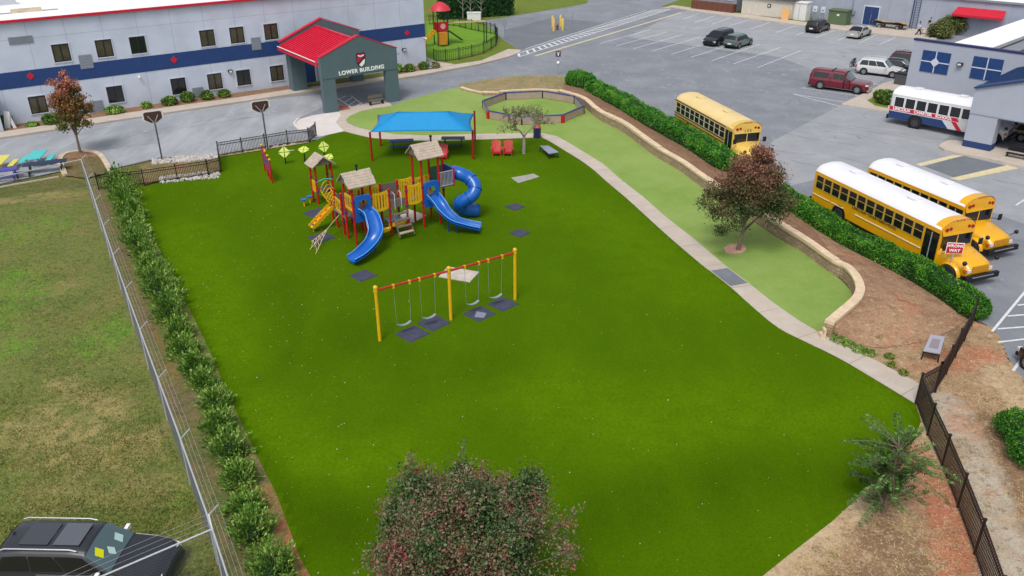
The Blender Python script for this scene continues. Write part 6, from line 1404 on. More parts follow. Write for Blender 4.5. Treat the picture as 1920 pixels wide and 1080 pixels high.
for i, (a, t0, t1) in enumerate([(0, .231, .448), (0, .583, .796), (1, .228, .439), (1, .58, .797)]):
    p0 = sw[a].lerp(sw[a+1], t0); p1 = sw[a].lerp(sw[a+1], t1); c = (p0+p1)/2; d = (p1-p0).normalized(); e = empty('swing', c, math.atan2(d.y, d.x), SL[i], 'swing', 'swings hanging from the red beam')
    hw = (p1-p0).length/2; zs = [.62, .6, .64, .62][i]
    for s_ in (-1, 1):
        MB().box((s_*hw, 0, 2.74), (.1, .14, .2)).build('hanger', M_pyel, e)
        MB().tube([(s_*hw, 0, 2.7), (s_*(hw*.88), .02, zs+.06)], .009, 5).build('chain', M_greyp, e)
    rows = []
    for j in range(9): u = -1+2*j/8; rows.append([(u*hw*.88, y, zs-.12*(1-u*u)) for y in (-.08, .08)])
    k = MB(); k.grid(rows); k.grid([[(x, y, z-.03) for x, y, z in r_] for r_ in rows], flip=True); k.build('seat', mat('swing_seat', '8a949c', .5), e)
# rubber mats and pads
m0 = [G(747.5, 626), G(775, 612.5), G(798.7, 625), G(773.7, 641)]; ymat = math.atan2((m0[3]-m0[0]).y, (m0[3]-m0[0]).x)
ML = ['under the leftmost swing', 'under the second swing', 'under the third swing, with a bright wet smear', 'under the rightmost swing', 'lying right of the foot of the nearer blue slide', 'alone in the turf below the one beside the tube slide', 'alone in the turf right of the tube slide', 'under the rope climber', 'under the yellow roller slide']
for i, (px, py, s_) in enumerate([(773, 626.5, 1.25), (813.5, 606.5, 1.25), (898.5, 589, 1.25), (943, 571, 1.2), (681, 517.5, 1.15), (974.5, 437.5, 1.0), (965.5, 388.5, 1.0), (603, 446, 1.3), (592.5, 400, 1.3)]):
    o = MB().box((0, 0, .03), (s_, s_, .06), taper=.94).build('rubber_mat', M_rub); o.location = G(px, py); o.rotation_euler = (0, 0, ymat); tag(o, 'dark grey square rubber mat '+ML[i], 'mat', 'rubber wear mats on the turf')
M_pad = mat('pad_pale', 'b9b0a4', .85, var=.15, scale=2.5)
for pts, L_ in (([(822.5, 520), (840, 501), (898.7, 511), (881, 530)], 'pale concrete pad behind the swing beam'), ([(735, 407), (766, 393), (800, 405), (776, 418)], 'pale pad beneath the right part of the climber')):
    P_ = [G(*p) for p in pts]; c = sum(P_, Vector())/4; o = MB().prism([(p-c).to_2d() for p in P_], 0, .05).build('concrete_pad', M_pad); o.location = c; tag(o, L_, 'pad')
e = MB().prism([(0, 0), (.5, -.1), (.62, .4), (.1, .6)], 0, .014).build('wet_smear', mat('wet_patch', '7f8590', .2)); e.location = G(897, 591, .062)+Vector((-.2, -.2, 0)); tag(e, 'puddle sheen on the mat under the third swing', 'puddle')
# shade canopy
sp = [G(698, 302.5), G(887.5, 298.8), G(890.8, 265), G(714, 274)]
c0 = sum(sp, Vector())/4; e = empty('shade_canopy', c0, 0, 'bright blue fabric shade canopy on four red posts', 'canopy')
tops = []
for q, (tx, ty, hh) in zip(sp, ((696, 250, 2.35), (884, 246, 2.4), (889, 216, 2.6), (712, 222, 2.6))):
    v = q-c0; MB().tube([(v.x, v.y, -.03), (v.x, v.y, hh)], .085, 12).build('post', mat('canopy_post', '9c1218', .4), e)
cf = [G(694, 248, 2.4)-c0, G(886, 246, 2.4)-c0, G(889, 214.5, 2.6)-c0, G(710, 217, 2.6)-c0]
for q in cf[2:]: pass
rg = [G(747, 210.5, 3.6)-c0, G(840, 209.5, 3.6)-c0]
M_can = mat('canopy_blue', '0688c4', .75, var=.03, scale=2)
b = MB()
def patchq(b, A, B_, C_, D_, n=8, sag=.16):
    rows = []
    for i in range(n+1):
        u = i/n; row = []
        for j in range(n+1):
            v = j/n; p = (A*(1-u)+B_*u)*(1-v)+(D_*(1-u)+C_*u)*v; s_ = math.sin(PI*u)*sag*(1-v); inn = (c_in-p)*(.06*math.sin(PI*u)*(1-v)); row.append(p+inn-Vector((0, 0, s_*.3)))
        rows.append(row)
    b.grid(rows)
c_in = (rg[0]+rg[1])/2
patchq(b, cf[0], cf[1], rg[1], rg[0]); patchq(b, cf[1], cf[2], rg[1], rg[1]); patchq(b, cf[2], cf[3], rg[0], rg[1]); patchq(b, cf[3], cf[0], rg[0], rg[0])
o = b.build('canopy_fabric', M_can, e); sd_m = o.modifiers.new('solid', 'SOLIDIFY'); sd_m.thickness = .02
for a_, c_ in ((cf[0], rg[0]), (cf[1], rg[1]), (cf[2], rg[1]), (cf[3], rg[0]), (rg[0], rg[1])): MB().tube([a_+Vector((0, 0, .03)), a_.lerp(c_, .5)+Vector((0, 0, -.01)), c_+Vector((0, 0, .03))], .025, 5).build('seam', mat('seam_blue', '0a6da8', .7), e)
# octagon pit
oc = [G(*p, .75) for p in [(908, 189), (944, 174), (1010, 169), (1070, 178), (1087, 198), (1056, 217)]]; c8 = Vector((2.05, 78.4, 0))
def fitr(): return sum((Vector((p.x, p.y, 0))-c8).length for p in oc)/len(oc)
r8 = fitr(); a0 = math.atan2(oc[4].y-c8.y, oc[4].x-c8.x)
e = empty('octagon_pit', c8, 0, 'octagonal play pit with tan boards, blue top rail and red corner posts', 'play pit')
M_board = mat('pit_board', 'a28f80', .8, var=.12, scale=1.5); M_railb = mat('rail_blue', '2a4590', .4)
for i in range(8):
    a, c = a0+i*PI/4, a0+(i+1)*PI/4; A = Vector((math.cos(a)*r8, math.sin(a)*r8, 0)); B_ = Vector((math.cos(c)*r8, math.sin(c)*r8, 0))
    MB().beam(A.lerp(B_, .01)+Vector((0, 0, .36)), A.lerp(B_, .99)+Vector((0, 0, .36)), .05, .62).build('board_side', M_board, e)
    MB().beam(A+Vector((0, 0, .74)), B_+Vector((0, 0, .74)), .09, .09).build('top_rail', M_railb, e)
    k = i in (5, 7)
    MB().box((A.x, A.y, .36), (.3 if k else .12, .3 if k else .12, .7), rz=a).build('corner_post', M_pred if k else M_black, e)
# chairs
def adir(pos, rz, L_):
    e = empty('adirondack_chair', pos, rz, L_, 'chair', 'red adirondack chairs'); m = mat('chair_red', 'c2202c', .5)
    b = MB()
    for i in range(5): b.beam((-.24+i*.12, .18, .22), (-.3+i*.15, .62, .95+(.1 if i == 2 else (.05 if i in (1, 3) else 0))), .11, .025)
    b.build('backrest', m, e); b = MB()
    for i in range(5): b.box((0, -.36+i*.125, .36-i*.035), (.56, .11, .025), rot=Matrix.Rotation(-.28, 3, 'X'))
    b.build('seat', m, e)
    for s_ in (-1, 1):
        MB().box((s_*.36, -.05, .56), (.14, .72, .03)).build('armrest', m, e); MB().box((s_*.32, -.36, .27), (.05, .1, .55)).build('leg', m, e); MB().beam((s_*.3, -.38, .3), (s_*.3, .5, .05), .04, .12).build('side_rail', m, e); MB().box((s_*.32, .3, .3), (.04, .06, .5)).build('rear_leg', m, e)
    MB().box((0, -.4, .27), (.6, .03, .12)).build('front_apron', m, e)
    return e
adir(G(931, 290), .05, 'left one of the two red chairs side by side'); adir(G(952.5, 290), -.05, 'right one of the two red chairs side by side'); adir(G(831, 297), .0, 'red chair alone behind the tall shingled tower')
# picnic tables
def picnic(pos, rz, L_, m, mleg, ln=1.9, group='picnic tables', wd=.75, seat=True):
    e = empty('picnic_table', pos, rz, L_, 'picnic table', group)
    MB().box((0, 0, .74), (ln, wd, .05)).build('tabletop', m, e)
    if seat:
        for s_ in (-1, 1): MB().box((0, s_*.68, .44), (ln, .26, .04)).build('seat', m, e)
    for s_ in (-1, 1):
        x = s_*ln*.36; b = MB()
        b.tube([(x, -.72, .42), (x, -.55, .1), (x, -.3, .02)], .025, 6).tube([(x, .72, .42), (x, .55, .1), (x, .3, .02)], .025, 6)
        b.tube([(x, -.72, .42), (x, .72, .42)], .025, 6).tube([(x, -.3, .02), (x, -.2, .7)], .03, 6).tube([(x, .3, .02), (x, .2, .7)], .03, 6); b.build('leg_frame', mleg, e)
    return e
M_pt = mat('table_purple', '38389a', .5); M_ptd = mat('table_dark', '3a4350', .5); M_ptb = mat('table_navy', '24304f', .5)
picnic(G(754, 280), .1, 'purple picnic table under the left of the blue canopy', M_pt, M_ptd); picnic(G(850, 275), 0, 'dark grey picnic table under the right of the blue canopy', M_ptd, M_ptb)
e = picnic(G(88, 322), R(22), 'long dark blue table near the kerbed island', M_ptb, M_black, 3.0, 'coloured outdoor tables at left', .85, seat=False)
picnic(G(10, 336), R(20), 'purple picnic table cut by the left edge', mat('table_violet', '4c49a8', .5), M_pt, 1.9, 'coloured outdoor tables at left')
def cafe(pos, rz, L_, m):
    e = empty('outdoor_table', pos, rz, L_, 'table', 'coloured outdoor tables at left'); MB().box((0, 0, .74), (1.05, 2.3, .05)).build('tabletop', m, e); MB().tube([(0, 0, 0), (0, 0, .72)], .06).build('pedestal', m, e)
    for s_ in (-1, 1):
        MB().box((s_*.95, 0, .45), (.4, 1.7, .05)).build('seat', m, e); MB().tube([(s_*.95, 0, .43), (s_*.5, 0, .08), (0, 0, .08)], .035, 6).build('seat_arm', m, e); MB().tube([(s_*.95, .3, .43), (s_*.95, .3, 0)], .025, 6).build('seat_leg', m, e)
    return e
cafe(G(73, 307), R(12), 'turquoise table with two bench seats', M_teald); cafe(G(3, 317), R(12), 'yellow table with bench seats at the left edge', mat('table_yellow', 'd8cf5c', .5))
e = empty('bench', G(45, 333), R(20), 'small grey bench between the purple and dark blue tables', 'bench'); MB().box((0, 0, .44), (1.0, .3, .05)).build('seat', M_ptd, e); 
for s_ in (-1, 1): MB().box((s_*.4, 0, .21), (.06, .25, .42)).build('leg', M_black, e)
# flat benches on the turf and soil
def flat_bench(px4, z, name, L_, m, frame, pad=None):
    P_ = [G(*p, z) for p in px4]; c = sum(P_, Vector())/4; c.z = 0; e = empty(name, c, 0, L_, 'bench'); Q = [p-c for p in P_]
    MB().prism([q.to_2d() for q in Q], z-.05, z).build('seat', m, e)
    if pad: MB().prism([(q*.55).to_2d() for q in Q], z+.003, z+.012).build('worn_patch', pad, e)
    for q in Q: MB().tube([(q.x*.9, q.y*.9, z-.05), (q.x*.98, q.y*.98, 0)], .03, 6).build('leg', frame, e)
    for i in range(4): MB().beam((Q[i].x*.97, Q[i].y*.97, z-.09), (Q[(i+1) % 4].x*.97, Q[(i+1) % 4].y*.97, z-.09), .04, .06).build('edge_rail', frame, e)
flat_bench([(1012, 273), (1028, 272.5), (1047.5, 285), (1029, 288)], .5, 'agility_table', 'low grey flat table standing on the turf near the path', mat('bench_grey', '8c94a6', .5), M_black)
flat_bench([(1745, 627), (1772, 631), (1763, 663), (1731, 657)], .5, 'agility_table', 'silver grey flat table standing on the bare soil by the fence', mat('bench_silver', 'a5a5b0', .4), M_black, mat('bench_worn', '8f8288', .7))
e = empty('trash_can', G(1007, 258), 0, 'navy barrel bin with red top beside the path', 'trash can'); MB().tube([(0, 0, 0), (0, 0, .9)], .32, 18, smooth=False).build('barrel', mat('bin_navy', '1e2350', .5), e); MB().tube([(0, 0, .9), (0, 0, 1.0), (0, 0, 1.15)], [.33, .3, .12], 14).build('lid', mat('bin_red', 'c04038', .5), e)
e = empty('bench', G(706, 196), R(35), 'wooden bench on the pad beside the right portico leg', 'bench'); MB().box((0, 0, .45), (1.5, .4, .05)).build('seat', M_brown, e); MB().box((0, .2, .75), (1.5, .05, .3)).build('backrest', M_brown, e)
for s_ in (-1, 1): MB().box((s_*.65, 0, .22), (.08, .38, .44)).build('leg', M_black, e)
e = empty('bench', G(1905, 300), aP, 'black metal bench on the island under the right portico', 'bench'); MB().box((0, 0, .45), (1.6, .4, .04)).build('seat', M_black, e); MB().box((0, .2, .78), (1.6, .04, .35)).build('backrest', M_black, e)
for s_ in (-1, 1): MB().box((s_*.7, 0, .22), (.06, .36, .44)).build('leg', M_black, e)
e = empty('trash_can', Vector(G(571, 161)), 0, 'black bin standing by the rear pillar of the red roofed portico', 'trash can'); MB().tube([(0, 0, 0), (0, 0, 1.0)], [.3, .33], 14).build('barrel', M_black, e); MB().tube([(0, 0, 1.0), (0, 0, 1.15)], [.35, .2], 14).build('lid', M_frame, e)
e = empty('dumpster_bin', G(1690, 160), AB, 'dark grey bin with a ragged top at the corner of the right wing', 'bin'); MB().box((0, 0, .6), (1.3, .9, 1.2)).build('body', mat('bin_grey', '4a4b50', .7), e); MB().box((0, 0, 1.25), (1.4, 1.0, .1)).build('lid', M_black, e)
e = empty('folded_sign', G(18, 243), 0, 'white folded easel leaning on the mulch at the left edge', 'sign'); MB().box((0, 0, .8), (.5, .06, 1.7), rot=Matrix.Rotation(.2, 3, 'Y')).build('panel', M_white, e); MB().box((.3, .1, .75), (.3, .06, 1.55), rot=Matrix.Rotation(-.25, 3, 'Y')).build('panel', M_white, e)
# ---------------------------------------------------------------- fences
def picket(label, pts, h_, m=M_blackf, group=None, sp=.115, name='picket_fence', world=False, pspace=2.0, endpost=True):
    P_ = [Vector(p) for p in pts] if world else [G(*p) for p in pts]; root = P_[0]; e = empty(name, root, 0, label, 'fence', group)
    for i in range(len(P_)-1):
        a = P_[i]-root; c = P_[i+1]-root; L_ = (c-a).length; n = max(1, round(L_/pspace)) if pspace else 1
        for k in range(n):
            p = a.lerp(c, k/n); q = a.lerp(c, (k+1)/n)
            MB().box((p.x, p.y, h_/2+.03), (.08, .08, h_+.1), rz=math.atan2((c-a).y, (c-a).x)).box((p.x, p.y, h_+.1), (.1, .1, .04)).build('post', m, e)
            b = MB(); up = Vector((0, 0, 1))
            for z in (.15, h_-.22, h_-.03): b.beam(p+up*z, q+up*z, .04, .045)
            l_ = (q-p).length; nn = int(l_/sp)
            for j in range(1, nn):
                r_ = p.lerp(q, j/nn); b.box((r_.x, r_.y, h_/2+.02), (.028, .028, h_-.06), rz=math.atan2((c-a).y, (c-a).x))
            b.build('picket_panel', m, e)
    if endpost: q = P_[-1]-root; MB().box((q.x, q.y, h_/2+.03), (.08, .08, h_+.1)).box((q.x, q.y, h_+.1), (.1, .1, .04)).build('post', m, e)
    return e
picket('black picket fence of the drain side from the chain link to the corner', [(185.5, 356), (271, 347.5), (333, 338), (391, 329), (414.6, 322.4)], 1.15)
picket('short black picket fence running up from the corner towards the hoops', [(414.6, 322.4), (410.7, 293.7)], 1.15, endpost=False)
picket('long black picket fence behind the second basketball hoop with a short return', [(410.7, 293.7), (540, 271.5), (580, 266.7), (593.3, 255.8)], 1.15)
tops_ = [(1834.5, 562), (1821.5, 589), (1804.6, 618), (1787.8, 649), (1767, 681.5)]
H5 = 1.45
far_ = [Vector((*G(x, y, H5+.05).to_2d(), 0)) for x, y in tops_]; gate_ = G(1716.5, 756.7)
picket('black fence from the end of the hedge down to the gate', far_, H5, world=True, pspace=0)
picket('black gate section across the end of the concrete path', [far_[-1], gate_], H5, world=True, pspace=0, name='picket_gate', endpost=False)
picket('black fence running to the bottom edge along the gravel strip', [gate_]+[G(*p) for p in [(1738.5, 816), (1765, 876), (1794.8, 951.5), (1826.5, 1039.4), (1862, 1150)]], H5, world=True, pspace=0)
def chain(label, tops, z=2.1, arm=None, pspace=4.6, mesh_sp=.16, wires=3, name='chain_link_fence'):
    P_ = [Vector((*G(x, y, z).to_2d(), 0)) for x, y in tops]; root = P_[0]; P_ = [p-root for p in P_]; e = empty(name, root, 0, label, 'fence', 'chain link fences round the field')
    L_ = [0]
    for i in range(1, len(P_)): L_.append(L_[-1]+(P_[i]-P_[i-1]).length)
    def at(s_):
        s_ = max(0, min(L_[-1], s_)); i = 0
        while i < len(P_)-2 and L_[i+1] < s_: i += 1
        t = (s_-L_[i])/(L_[i+1]-L_[i]); return P_[i].lerp(P_[i+1], t)
    up = Vector((0, 0, 1))
    MB().tube([p+up*z for p in P_], .032, 8).build('top_rail', M_galv, e)
    b = MB(); n = int(L_[-1]/mesh_sp); w_ = .003
    hh = z-.08
    for j in range(-int(hh/mesh_sp), n):
        for s_ in (0, 1):
            pts = []
            for z0 in (0.05, hh*.5, hh):
                d = j*mesh_sp+(z0 if s_ == 0 else hh-z0)
                pts.append((d, z0))
            pts = [(d, z0) for d, z0 in pts if 0 <= d <= L_[-1]]
            if len(pts) > 1: b.tube([at(d)+up*z0 for d, z0 in pts], w_, 3, cap=False)
    b.build('wire_mesh', mat('wire', '6e7278', .5, metal=.3), e)
    n = max(1, round(L_[-1]/pspace)); ends = []
    for k in range(n+1):
        p = at(L_[-1]*k/n); o = MB().tube([p, p+up*z], .04, 8).build('post', M_galv, e)
        if arm is not None: q = p+Vector(arm)*.38+up*(z+.32); MB().beam(p+up*z, q, .03, .04).build('arm', M_galv, o)
    if arm is not None:
        for t in (.33, .66, 1):
            MB().tube([p+Vector(arm)*.38*t+up*(z+.32*t) for p in P_], .004, 4).build('barbed_wire', M_galv, e)
    return e
chain('long chain link fence with barbed wire arms between field and shrub row', [(152, 299), (215, 487), (272, 645), (332, 805), (398, 992), (430, 1090), (450, 1160)], arm=(.87, .49, 0))
chain('chain link fence crossing in front of the dark SUV at the bottom left', [(398, 992), (300, 1034), (190, 1081), (60, 1140)], arm=(-.45, .89, 0), mesh_sp=.12, pspace=30)
chain('far chain link fence along the top of the field by the coloured tables', [(152, 299), (75, 316), (0, 332), (-120, 360)], mesh_sp=.3, pspace=9)
# basketball hoops
def hoop(base, L_):
    e = empty('basketball_hoop', base, R(31), L_, 'basketball hoop', 'basketball hoops by the drive')
    MB().tube([(0, 0, -.03), (0, 0, 2.9), (0, .15, 3.15)], .065, 10).build('pole', mat('pole_grey', '4c4b50', .5), e)
    fan = [(-.62, 3.95), (.62, 3.95), (.78, 3.85), (.78, 3.3), (.25, 2.95), (-.25, 2.95), (-.78, 3.3), (-.78, 3.85)]
    for nm, k, y0, y1, m in (('backboard', 1, .42, .46, M_white), ('rear_frame', .84, .395, .415, mat('board_brown', '4a3028', .7))):
        b = MB(); v = [(x*k, y, 3.48+(z-3.48)*k) for y in (y0, y1) for x, z in fan]; n = len(fan); b.add(v, [tuple(range(n)), tuple(reversed(range(n, 2*n)))]+[(i, i+n, (i+1) % n+n, (i+1) % n) for i in range(n)]); b.build(nm, m, e)
    MB().beam((0, .1, 3.05), (-.4, .38, 3.6), .05, .05).build('brace', M_greyp, e); MB().beam((0, .1, 3.05), (.4, .38, 3.6), .05, .05).build('brace', M_greyp, e)
    MB().tube([(.23*math.cos(a), .72+.23*math.sin(a), 3.05) for a in [2*PI*i/16 for i in range(17)]], .015, 5).build('rim', mat('rim_orange', 'c8501a', .5), e)
hoop(G(304.8, 302.6), 'left basketball hoop seen from behind, beside the stone drain'); hoop(G(502, 280), 'right basketball hoop seen from behind, rising behind the long black fence')
# signs, bollards
e = empty('wrong_way_sign', G(1774.9, 527), R(-8), 'red WRONG WAY sign on a post in the hedge', 'sign')
MB().tube([(0, .04, 0), (0, .04, 2.3)], .035, 8).build('post', M_galv, e); MB().box((0, 0, 2.0), (.9, .03, .64)).build('sign_face', M_roofw, e); MB().box((0, -.02, 2.0), (.83, .02, .57)).build('sign_panel', mat('sign_red', 'c01830', .5), e)
text('lettering', 'WRONG', .225, M_roofw, e, (0, -.036, 2.14), (1, 0, 0), (0, 0, 1), .008, 1.05, .008); text('lettering', 'WAY', .24, M_roofw, e, (0, -.036, 1.87), (1, 0, 0), (0, 0, 1), .008, 1.05, .008)
e = empty('small_sign', G(1046, 141), 0, 'dark small sign with a white arrow mark on a post at the far hedge end', 'sign'); MB().tube([(0, .03, 0), (0, .03, 2.3)], .035, 8).build('post', M_greyp, e); MB().box((0, 0, 2.3), (.55, .04, .6)).build('sign_face', mat('sign_dark', '4a3a48', .6), e); MB().box((0, -.03, 2.3), (.12, .02, .35)).box((0, -.03, 2.42), (.3, .02, .1)).build('arrow_mark', M_roofw, e); MB().ball((0, -.02, 1.35), .17).build('lower_disc', M_roofw, e)
e = empty('round_sign', G(946, 75), 0, 'grey round sign seen from behind by the small playground', 'sign'); MB().tube([(0, 0, 0), (0, 0, 2.2)], .04, 8).build('post', M_greyp, e); MB().tube([(0, -.02, 2.2), (0, .02, 2.2)], .42, 16, smooth=False).build('sign_face', M_greyp, e)
e = empty('post', G(1073, 57), 0, 'thin grey post beside the yellow bollards', 'post'); MB().tube([(0, 0, 0), (0, 0, 2.4)], .05, 8).build('shaft', M_greyp, e); MB().ball((0, 0, 2.42), .07).build('cap', M_greyp, e)
for i, (px, py) in enumerate([(1038, 58), (1036, 51), (1055, 57), (1051, 50)]):
    o = MB().tube([(0, 0, 0), (0, 0, 1.5), (0, 0, 1.6)], [.17, .17, .1], 12).build('bollard', mat('bollard_yellow', 'd0b45c', .6)); o.location = G(px, py); tag(o, ['front left', 'rear left', 'front right', 'rear right'][i]+' yellow bollard guarding the hydrant', 'bollard', 'yellow bollards round the hydrant')
e = empty('fire_hydrant', G(1045, 56), 0, 'small dark red hydrant between the yellow bollards', 'hydrant'); MB().tube([(0, 0, 0), (0, 0, .6), (0, 0, .75)], [.15, .15, .06], 10).build('barrel', mat('hydrant_red', '6a3a44', .6), e); MB().tube([(-.22, 0, .45), (.22, 0, .45)], .07, 8).build('nozzles', MATS['hydrant_red'], e)
e = empty('utility_box', G(889, 37), 0, 'white utility box on the lawn before the conifer row', 'utility box'); MB().box((0, 0, .5), (2.0, 1.1, 1.0)).build('body', M_white, e); MB().box((0, 0, 1.03), (2.1, 1.2, .08)).build('lid', M_white, e)
# small playground
picket('dark curved fence round the small playground', [(814, 115), (836, 116), (861, 112), (885, 107), (907, 101), (921, 93), (930, 86), (933, 73), (928, 65), (920, 63.5), (908, 61.5), (897, 59), (884.5, 56.5), (873, 54), (862, 51), (850, 49), (838, 48), (805, 46)], 1.35, mat('fence_green', '1d2a22', .5), pspace=3.0, sp=.25, name='curved_fence')
e = empty('small_play_structure', G(828, 84), R(25), 'small red and yellow climber with a red domed roof behind the long building', 'play structure')
M_dg = mat('post_darkgreen', '1f2f2a', .5)
for x, y in ((-.7, -.7), (.7, -.7), (-.7, .7), (.7, .7)): MB().tube([(x, y, 0), (x, y, 4.4)], .07, 8).build('post', M_dg, e)
MB().tube([(0, 0, 4.3), (0, 0, 4.7), (0, 0, 5.1), (0, 0, 5.3)], [1.35, 1.1, .6, .05], 12).build('domed_roof', mat('dome_red', 'c83040', .5), e)
MB().box((0, 0, 1.7), (1.4, 1.4, .08)).build('deck', M_brown, e); MB().box((0, -.72, 2.4), (1.3, .06, 1.1)).build('front_panel', M_pred, e); MB().tube([(0, -.77, 2.4), (0, -.8, 2.4)], .35, 14, smooth=False).build('bubble_window', mat('bubble', 'd0a0a0', .3), e); MB().box((-.72, 0, 2.4), (.06, 1.3, 1.0)).build('side_panel', M_pred, e)
b = MB(); b.beam((-.8, -.3, 1.8), (-3.0, -.8, .2), .08, .3).beam((-.8, .5, 1.8), (-3.0, 0, .2), .08, .3)
for k in range(7): t = k/6; b.beam((-.8-2.2*t, -.3-.5*t, 1.75-1.6*t), (-.8-2.2*t, .5-.5*t, 1.75-1.6*t), .2, .05)
b.build('stairs', M_pyel, e); MB().box((-.2, -1.1, 1.0), (1.0, .5, 1.5)).build('climbing_panel', mat('panel_orange', 'd08a28', .5), e)
MB().tube([(-3.4, 0, 2.1), (-4.2, 0, 1.4)], .45, 12).build('red_tube', M_pred, e)
b = MB(); b.beam((1.0, 0, 1.7), (3.0, .4, .3), .6, .08); b.build('slide', M_dg, e)
b = MB(); b.tube([(.7, -.7, 2.7), (5.6, -1.6, 2.7)], .06, 6).tube([(.7, .1, 2.7), (5.6, -.8, 2.7)], .06, 6)
for k in range(9): t = k/8; b.tube([(.7+4.9*t, -.7-.9*t, 2.7), (.7+4.9*t, .1-.9*t, 2.7)], .035, 6)
b.build('monkey_bars', mat('bars_tan', 'c0a878', .5), e)
for y in (-1.6, -.8): MB().tube([(5.6, y, 0), (5.6, y, 2.7)], .07, 8).build('post', M_dg, e)
# riprap stones: nobody could count them
P_ = []
b = MB()
for _ in range(900):
    if random.random() < .6: t = random.random(); px = 285+(410-285)*t; py = 303-10*t+random.uniform(-3.5, 6); 
    else:
        px = random.uniform(300, 412); py = random.uniform(322, 334)+ (412-px)*.09
    if random.random() < .22: t = random.random(); px = 415+(578-415)*t; py = 291-26*t+random.uniform(-3, 1)
    p = G(px, py); s_ = random.uniform(.08, .24)
    rr = Matrix.Rotation(random.uniform(0, 3), 3, Vector((random.random(), random.random(), 1)).normalized()); b.box((p.x, p.y, s_*.3), (s_, s_*random.uniform(.6, 1), s_*.7), rot=rr, taper=.7)
tag(b.build('riprap_stones', mat('riprap', 'b9b4ad', .9, var=.25, scale=3)), 'pale broken stones filling the drain beside the black fences', 'stones', kind='stuff')
# cart, boards, people at the back
e = empty('hand_cart', G(1668, 54), AF, 'low wheeled cart loaded with a tan sheet by the far wall', 'cart')
MB().box((0, 0, .75), (4.2, 1.5, .1)).build('bed', M_black, e); b = MB(); rows = [[(-2.3+4.6*i/8, -.85+1.7*j/4, .86+.12*math.sin(i*1.3)+.1*math.cos(j*1.9)) for j in range(5)] for i in range(9)]; b.grid(rows); b.grid([[(x, y, z-.1) for x, y, z in r_] for r_ in rows], flip=True); b.build('tan_sheet', mat('tan_sheet', 'a08868', .8, var=.15, scale=2), e)
for x in (-1.2, 1.2):
    for y in (-.7, .7): wheel(e, x, y, .32, .12, -1 if y < 0 else 1)
e = empty('mattress_board', G(1752, 56), AF, 'long pale board leaning beside the tall shrubs', 'board'); MB().box((0, 0, 1.3), (.7, .18, 2.7), rot=Matrix.Rotation(.25, 3, 'Y')).build('panel', mat('pale_board', 'c4b8a4', .8), e); MB().box((0, -.1, 1.3), (.5, .03, 2.4), rot=Matrix.Rotation(.25, 3, 'Y')).build('face_strip', M_curb, e)
e = empty('work_table', G(1736, 66), AF, 'low pale work table between the people', 'table'); MB().box((0, 0, .8), (1.5, .7, .06)).build('tabletop', mat('pale_board', 'c4b8a4'), e)
for x in (-.65, .65):
    for y in (-.28, .28): MB().box((x, y, .39), (.06, .06, .78)).build('leg', M_wood, e)
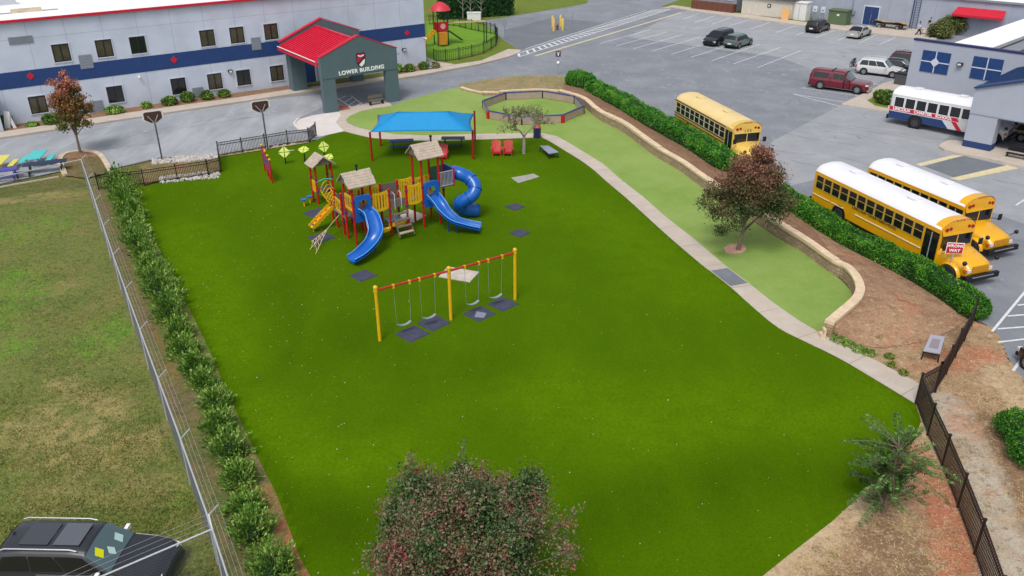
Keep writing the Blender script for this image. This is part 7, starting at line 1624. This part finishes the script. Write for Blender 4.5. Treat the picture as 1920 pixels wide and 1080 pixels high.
def person(pos, rz, L_, shirt, trousers, bend=0., stride=.25, arm=.3):
    e = empty('person', pos, rz, L_, 'person')
    J = {}; hipz = .92; sx = bend
    def v(x, y, z): return (x, y, z)
    V_ = [v(0, 0, hipz), v(0, -sx*.25, 1.15), v(0, -sx*.55, 1.38), v(0, -sx*.75, 1.5), v(0, -sx*.85, 1.6), v(0, -sx*.95, 1.72)]
    Rr = [.15, .14, .16, .06, .095, .09]; E_ = [(0, 1), (1, 2), (2, 3), (3, 4), (4, 5)]
    for s_ in (-1, 1):
        n = len(V_); V_ += [v(s_*.1, 0, .88), v(s_*.11, -stride*s_*.5-.05, .48), v(s_*.11, -stride*s_+.04, .08), v(s_*.11, -stride*s_-.12, .04)]; Rr += [.1, .065, .045, .04]; E_ += [(0, n), (n, n+1), (n+1, n+2), (n+2, n+3)]
        n = len(V_); V_ += [v(s_*.19, -sx*.55, 1.42), v(s_*.24, -sx*.5+stride*s_*.3, 1.15), v(s_*.22, -sx*.6-arm*(.6 if s_ > 0 else .9), .98), v(s_*.22, -sx*.6-arm*(.75 if s_ > 0 else 1.05), .95)]; Rr += [.065, .048, .035, .04]; E_ += [(2, n), (n, n+1), (n+1, n+2), (n+2, n+3)]
    me = bpy.data.meshes.new('body'); me.from_pydata(V_, E_, []); o = bpy.data.objects.new('body', me); C.objects.link(o); o.parent = e
    sk = o.modifiers.new('skin', 'SKIN'); 
    for i, q in enumerate(me.skin_vertices[0].data if me.skin_vertices else []): q.radius = (Rr[i], Rr[i])
    if not me.skin_vertices:
        bpy.context.view_layer.update()
    su = o.modifiers.new('sub', 'SUBSURF'); su.levels = 1; su.render_levels = 2; me.materials.append(M_skin)
    return e, o, Rr, V_
def person2(pos, rz, L_, shirt, trousers, **k):
    e, o, Rr, V_ = person(pos, rz, L_, shirt, trousers, **k)
    bpy.context.view_layer.objects.active = o
    me = o.data
    if not me.skin_vertices:
        bm_ = __import__('bmesh').new(); bm_.from_mesh(me); ly = bm_.verts.layers.skin.verify(); bm_.verts.ensure_lookup_table()
        for i, vv in enumerate(bm_.verts): vv[ly].radius = (Rr[i], Rr[i]); vv[ly].use_root = (i == 0)
        bm_.to_mesh(me); bm_.free()
    # clothes: short tapered shells over torso, arms and legs
    b = MB(); b.tube([V_[0], V_[1], V_[2], (V_[3][0], V_[3][1], V_[3][2]-.05)], [.18, .17, .2, .09], 12)
    for n in (10, 18): b.tube([V_[n], V_[n+1]], [.085, .065], 8)
    b.build('shirt', shirt, e)
    b = MB(); b.tube([(V_[0][0], V_[0][1], V_[0][2]+.08), V_[0], (0, 0, .82)], [.17, .18, .15], 12)
    for n in (6, 14): b.tube([V_[n], V_[n+1], (V_[n+2][0], V_[n+2][1], V_[n+2][2]+.05)], [.115, .085, .065], 9)
    b.build('trousers', trousers, e)
    h_ = V_[5]; MB().ball((h_[0], h_[1]+.02, h_[2]+.05), .105, 10, sq=(1, 1, .8)).build('hair', mat('hair', '171210', .8), e)
    for n in (9, 17): MB().box((V_[n][0], V_[n][1], .04), (.1, .24, .08)).build('shoe', M_black, e)
    return e
M_tr = mat('dark_trousers', '191a20', .8); M_sh = mat('white_shirt', 'c4c8d8', .8); M_bs = mat('black_shirt', '15151a', .8)
person2(G(1721, 67), R(60), 'walking person in a white shirt and dark trousers by the cart', M_sh, M_tr, stride=.32)
person2(G(1741, 58), R(-20), 'person in black top behind the work table', M_bs, M_tr, bend=.2, stride=.1, arm=.5)
person2(G(1744, 72), R(80), 'person in dark clothes bending over the work table', M_bs, M_tr, bend=.5, stride=.12, arm=.5)
